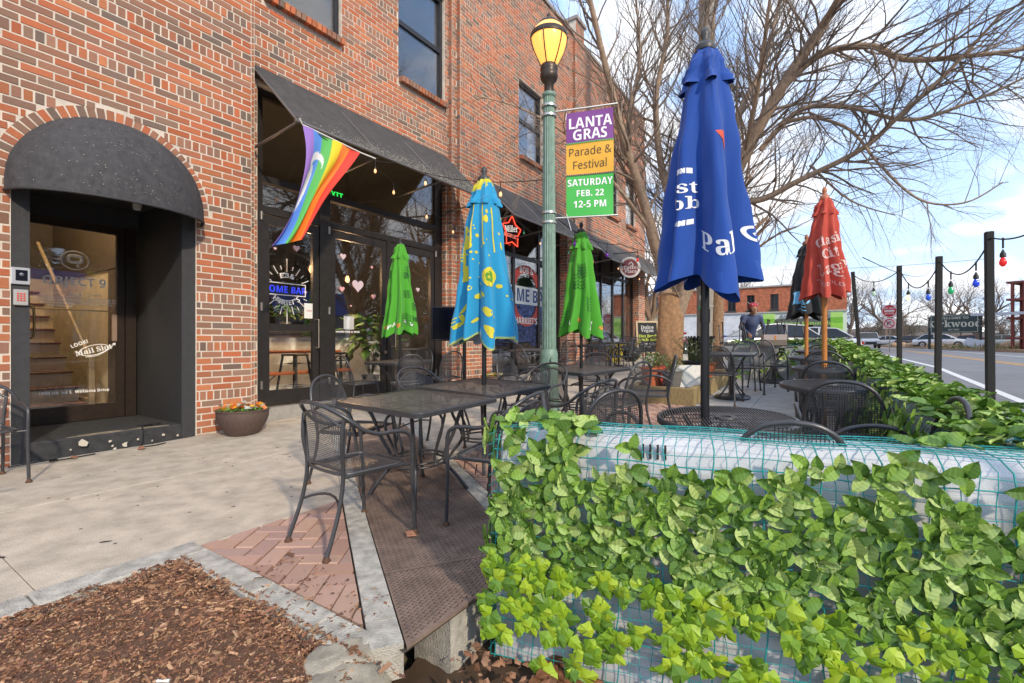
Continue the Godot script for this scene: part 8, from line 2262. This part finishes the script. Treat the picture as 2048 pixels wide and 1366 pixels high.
	m = MB.new(); m.bx(Vector3(-5, 0, -6), Vector3(5, 3.6, 0)); part(hs, "wall", m, mt(Color(0.48, 0.43, 0.30), 0.85)); m = MB.new(); m.prism([Vector2(-5.4, 3.6), Vector2(5.4, 3.6), Vector2(0, 6.0)], Transform3D(Basis(), Vector3(0, 0, -6.3)), 6.7); part(hs, "roof", m, mt(Color(0.12, 0.11, 0.11), 0.9))
	for x in [-3.0, 0.0, 3.0]: m = MB.new(); m.rbox(xf(Vector3(x, 1.9, 0.01)), Vector3(1.0, 1.4, 0.08), 0.02); part(hs, "window", m, mt(Color(0.03, 0.035, 0.04), 0.1))
	# the low building across the street that the shop windows mirror
	var ac := thing("blue_fascia_building", "low white building with blue fascia across the street", "building", Vector3(20.0, 0.0, -4.0))
	m = MB.new(); m.bx(Vector3(0, -0.3, -22), Vector3(10, 3.3, 20)); part(ac, "wall", m, mt(Color(0.22, 0.23, 0.24), 0.8)); m = MB.new(); m.bx(Vector3(-0.5, 3.3, -22.2), Vector3(10, 5.1, 20.2)); part(ac, "fascia", m, mt(Color(0.02, 0.10, 0.42), 0.6))
	for k in 9: m = MB.new(); m.bx(Vector3(-0.05, 0.5, -20 + k * 4.4), Vector3(0.02, 2.7, -17 + k * 4.4)); part(ac, "window", m, mt(Color(0.04, 0.045, 0.05), 0.1))
	# trees: a row beyond the road, street trees on the left, woods on the horizon
	var gt := "bare street trees in the distance"
	var protos := []
	var spots := [[11.3, -60.2, 8.5, 1], [2.3, -82.0, 12.0, 2], [-2.35, -12.6, 7.5, 3], [-6.9, -21.8, 8.0, 4], [19.0, -62.0, 9.5, 5], [-1.0, -90.0, 14.0, 6], [8.0, -105.0, 15.0, 7], [27.0, -85.0, 13.0, 8], [-12.0, -46.0, 11.0, 9], [-17.0, -30.0, 10.0, 10], [14.5, -95.0, 13.0, 11], [-6.0, -70.0, 13.0, 12], [-10.0, -38.0 - 22.0, 12.0, 13]]
	var lab := ["bare spreading tree right of the welcome sign", "tall bare tree beyond the coming off-roader", "slim bare tree behind the blue umbrella's pole", "bare street tree at the corner of the brick building", "bare tree at the edge of the mural building", "broad bare tree over the white shop's end", "tallest bare tree at the end of the road", "bare tree far beyond the island", "bare tree behind the pale house", "bare tree on the side street's left", "bare tree behind the far row of cars", "bare tree behind the white shop", "bare tree rising over the shop roof"]
	for i in spots.size():
		var s = spots[i]
		var base := at(s[0], s[1], 0.0)
		if i < 5: protos.append([bare_tree(lab[i], base, s[2], 100 + i, gt, [0.9, 0.7, 0.25, 0.35, 0.8][i], [Color(0.15, 0.11, 0.08), Color(0.13, 0.10, 0.08), Color(0.28, 0.17, 0.095), Color(0.22, 0.15, 0.1), Color(0.14, 0.1, 0.075)][i], 4), s[2]])
		else:
			var q = protos[[0, 1, 4][i % 3]]
			var c := copy(q[0], base, i * 1.7, lab[i], gt); c.scale = Vector3.ONE * (s[2] / q[1])
	var wd := MB.new()
	r2.seed = 15
	for i in 230:   # woods on the horizon
		var x := r2.randf_range(-95.0, 120.0); var z := -150.0 - r2.randf() * 60.0 if x < -14.0 or r2.randf() < 0.7 else -118.0 - r2.randf() * 20.0
		var h := r2.randf_range(6.0, 11.0)
		wd.tube([Vector3(x, 0.2, z), Vector3(x, h * 0.4, z)], [0.22, 0.14], 4, vary(Color(0.12, 0.09, 0.065), 0.3), false)
		for k in 7:
			var a := r2.randf() * TAU
			sprout_col(wd, Vector3(x, h * r2.randf_range(0.2, 0.45), z), Vector3(cos(a) * 0.8, 1, sin(a) * 0.8).normalized(), h * 0.42, 0.09, 2, r2, vary(Color(0.14, 0.10, 0.075) if i % 5 else Color(0.05, 0.07, 0.035), 0.3))
	var ws := solo("distant_woods", "grey brown winter woods along the horizon", "woods", wd, mt(Color.WHITE, 0.9)); ws.set_meta("kind", "stuff")
	var hm := MB.new()
	hm.grid(60, 4, func(u: float, v: float) -> Vector3: return Vector3(lerpf(-200, 260, u), 0.3 + (4.5 + 2.2 * sin(u * 17.0) + 1.3 * sin(u * 41.0)) * pow(v, 0.5), -215.0 - v * 40.0), null, false, false)
	setting("hills", hm, mt(Color(0.10, 0.08, 0.06), 0.95, 0.0, "blotch", 0.05, "grain", 0.4, 0.0, true))
	# evergreens across the street that the glass mirrors
	var ever: Node3D = null
	var nth := ["first", "second", "third", "fourth", "fifth", "sixth", "seventh", "eighth", "ninth", "tenth", "eleventh", "twelfth", "thirteenth", "fourteenth", "fifteenth", "sixteenth", "seventeenth", "eighteenth"]
	for i in 18:
		var p := Vector3(30.0 + 2.5 * (i % 3), 0.0, 8.0 - i * 5.2); var lb: String = nth[i] + " evergreen from the near end of the row across the street"
		if ever:
			var c := copy(ever, p, i * 2.1, lb); c.scale = Vector3.ONE * (0.85 + 0.1 * (i % 4)); continue
		var o := thing("evergreen_tree", lb, "tree", p, 0.0, "evergreens across the street")
		ever = o
		m = MB.new(); m.tube([Vector3.ZERO, Vector3(0, 6, 0)], [0.3, 0.12], 8); part(o, "trunk", m, bark())
		m = MB.new()
		for k in 4200:
			var y := 0.6 + 9.5 * r2.randf(); var rr := (1.0 - (y - 0.6) / 11.5) * 4.2 * pow(r2.randf(), 0.35); var a := r2.randf() * TAU
			leaf_at(m, Vector3(cos(a) * rr, y + r2.randf(), sin(a) * rr), Basis(UP3, -a) * Basis(Vector3.BACK, r2.randf_range(-0.8, 0.3)), r2.randf_range(0.4, 0.8), vary(Color(0.035, 0.065, 0.025), 0.4))
		part(o, "crown", m, mt(Color.WHITE, 0.8))
	# overhead wires
	var wr := MB.new()
	for q in [[Vector3(-2.5, 11.5, -12.6), Vector3(4.0, 9.0, -70.0), 0.9], [Vector3(-2.5, 10.6, -12.6), Vector3(4.2, 8.2, -70.0), 1.0], [Vector3(0.55, 2.9, -12.0), Vector3(8.0, 8.0, -60.0), 0.5], [Vector3(-12.0, 7.0, -36.0), Vector3(8.0, 6.2, -40.0), 0.5]]:
		var ln := []
		for k in 17:
			var t := k / 16.0; ln.append(q[0].lerp(q[1], t) - UP3 * q[2] * 4.0 * t * (1.0 - t))
		wr.tube(ln, 0.012, 4, Color.WHITE, false)
	solo("overhead_wires", "thin dark utility wires strung over the road", "wires", wr, mt(Color(0.015, 0.015, 0.015), 0.6))

func sprout_col(m: MB, p: Vector3, d: Vector3, l: float, r: float, depth: int, r2: RandomNumberGenerator, col: Color):
	var q := p + d * l * 0.5 + Vector3(r2.randfn(), r2.randfn() * 0.5, r2.randfn()) * l * 0.06
	var e := q + (d + Vector3(r2.randfn(), 0.4, r2.randfn()) * 0.3).normalized() * l * 0.5
	m.tube([p, q, e], [r, r * 0.7, r * 0.35], 3, col, false)
	if depth == 0: return
	for k in 4: sprout_col(m, p.lerp(e, r2.randf_range(0.35, 1.0)), (d + Vector3(r2.randfn(), r2.randfn() * 0.5, r2.randfn()) * 0.7).normalized(), l * 0.55, r * 0.5, depth - 1, r2, col)

func _ready():
	rng.seed = 2024
	build_light()
	build_building()
	build_ground()
	build_tree()
	build_screens()
	build_seating()
	build_umbrellas()
	build_lamp()
	build_flag()
	build_lights_and_posts()
	build_small_things()
	build_person()
	build_far()
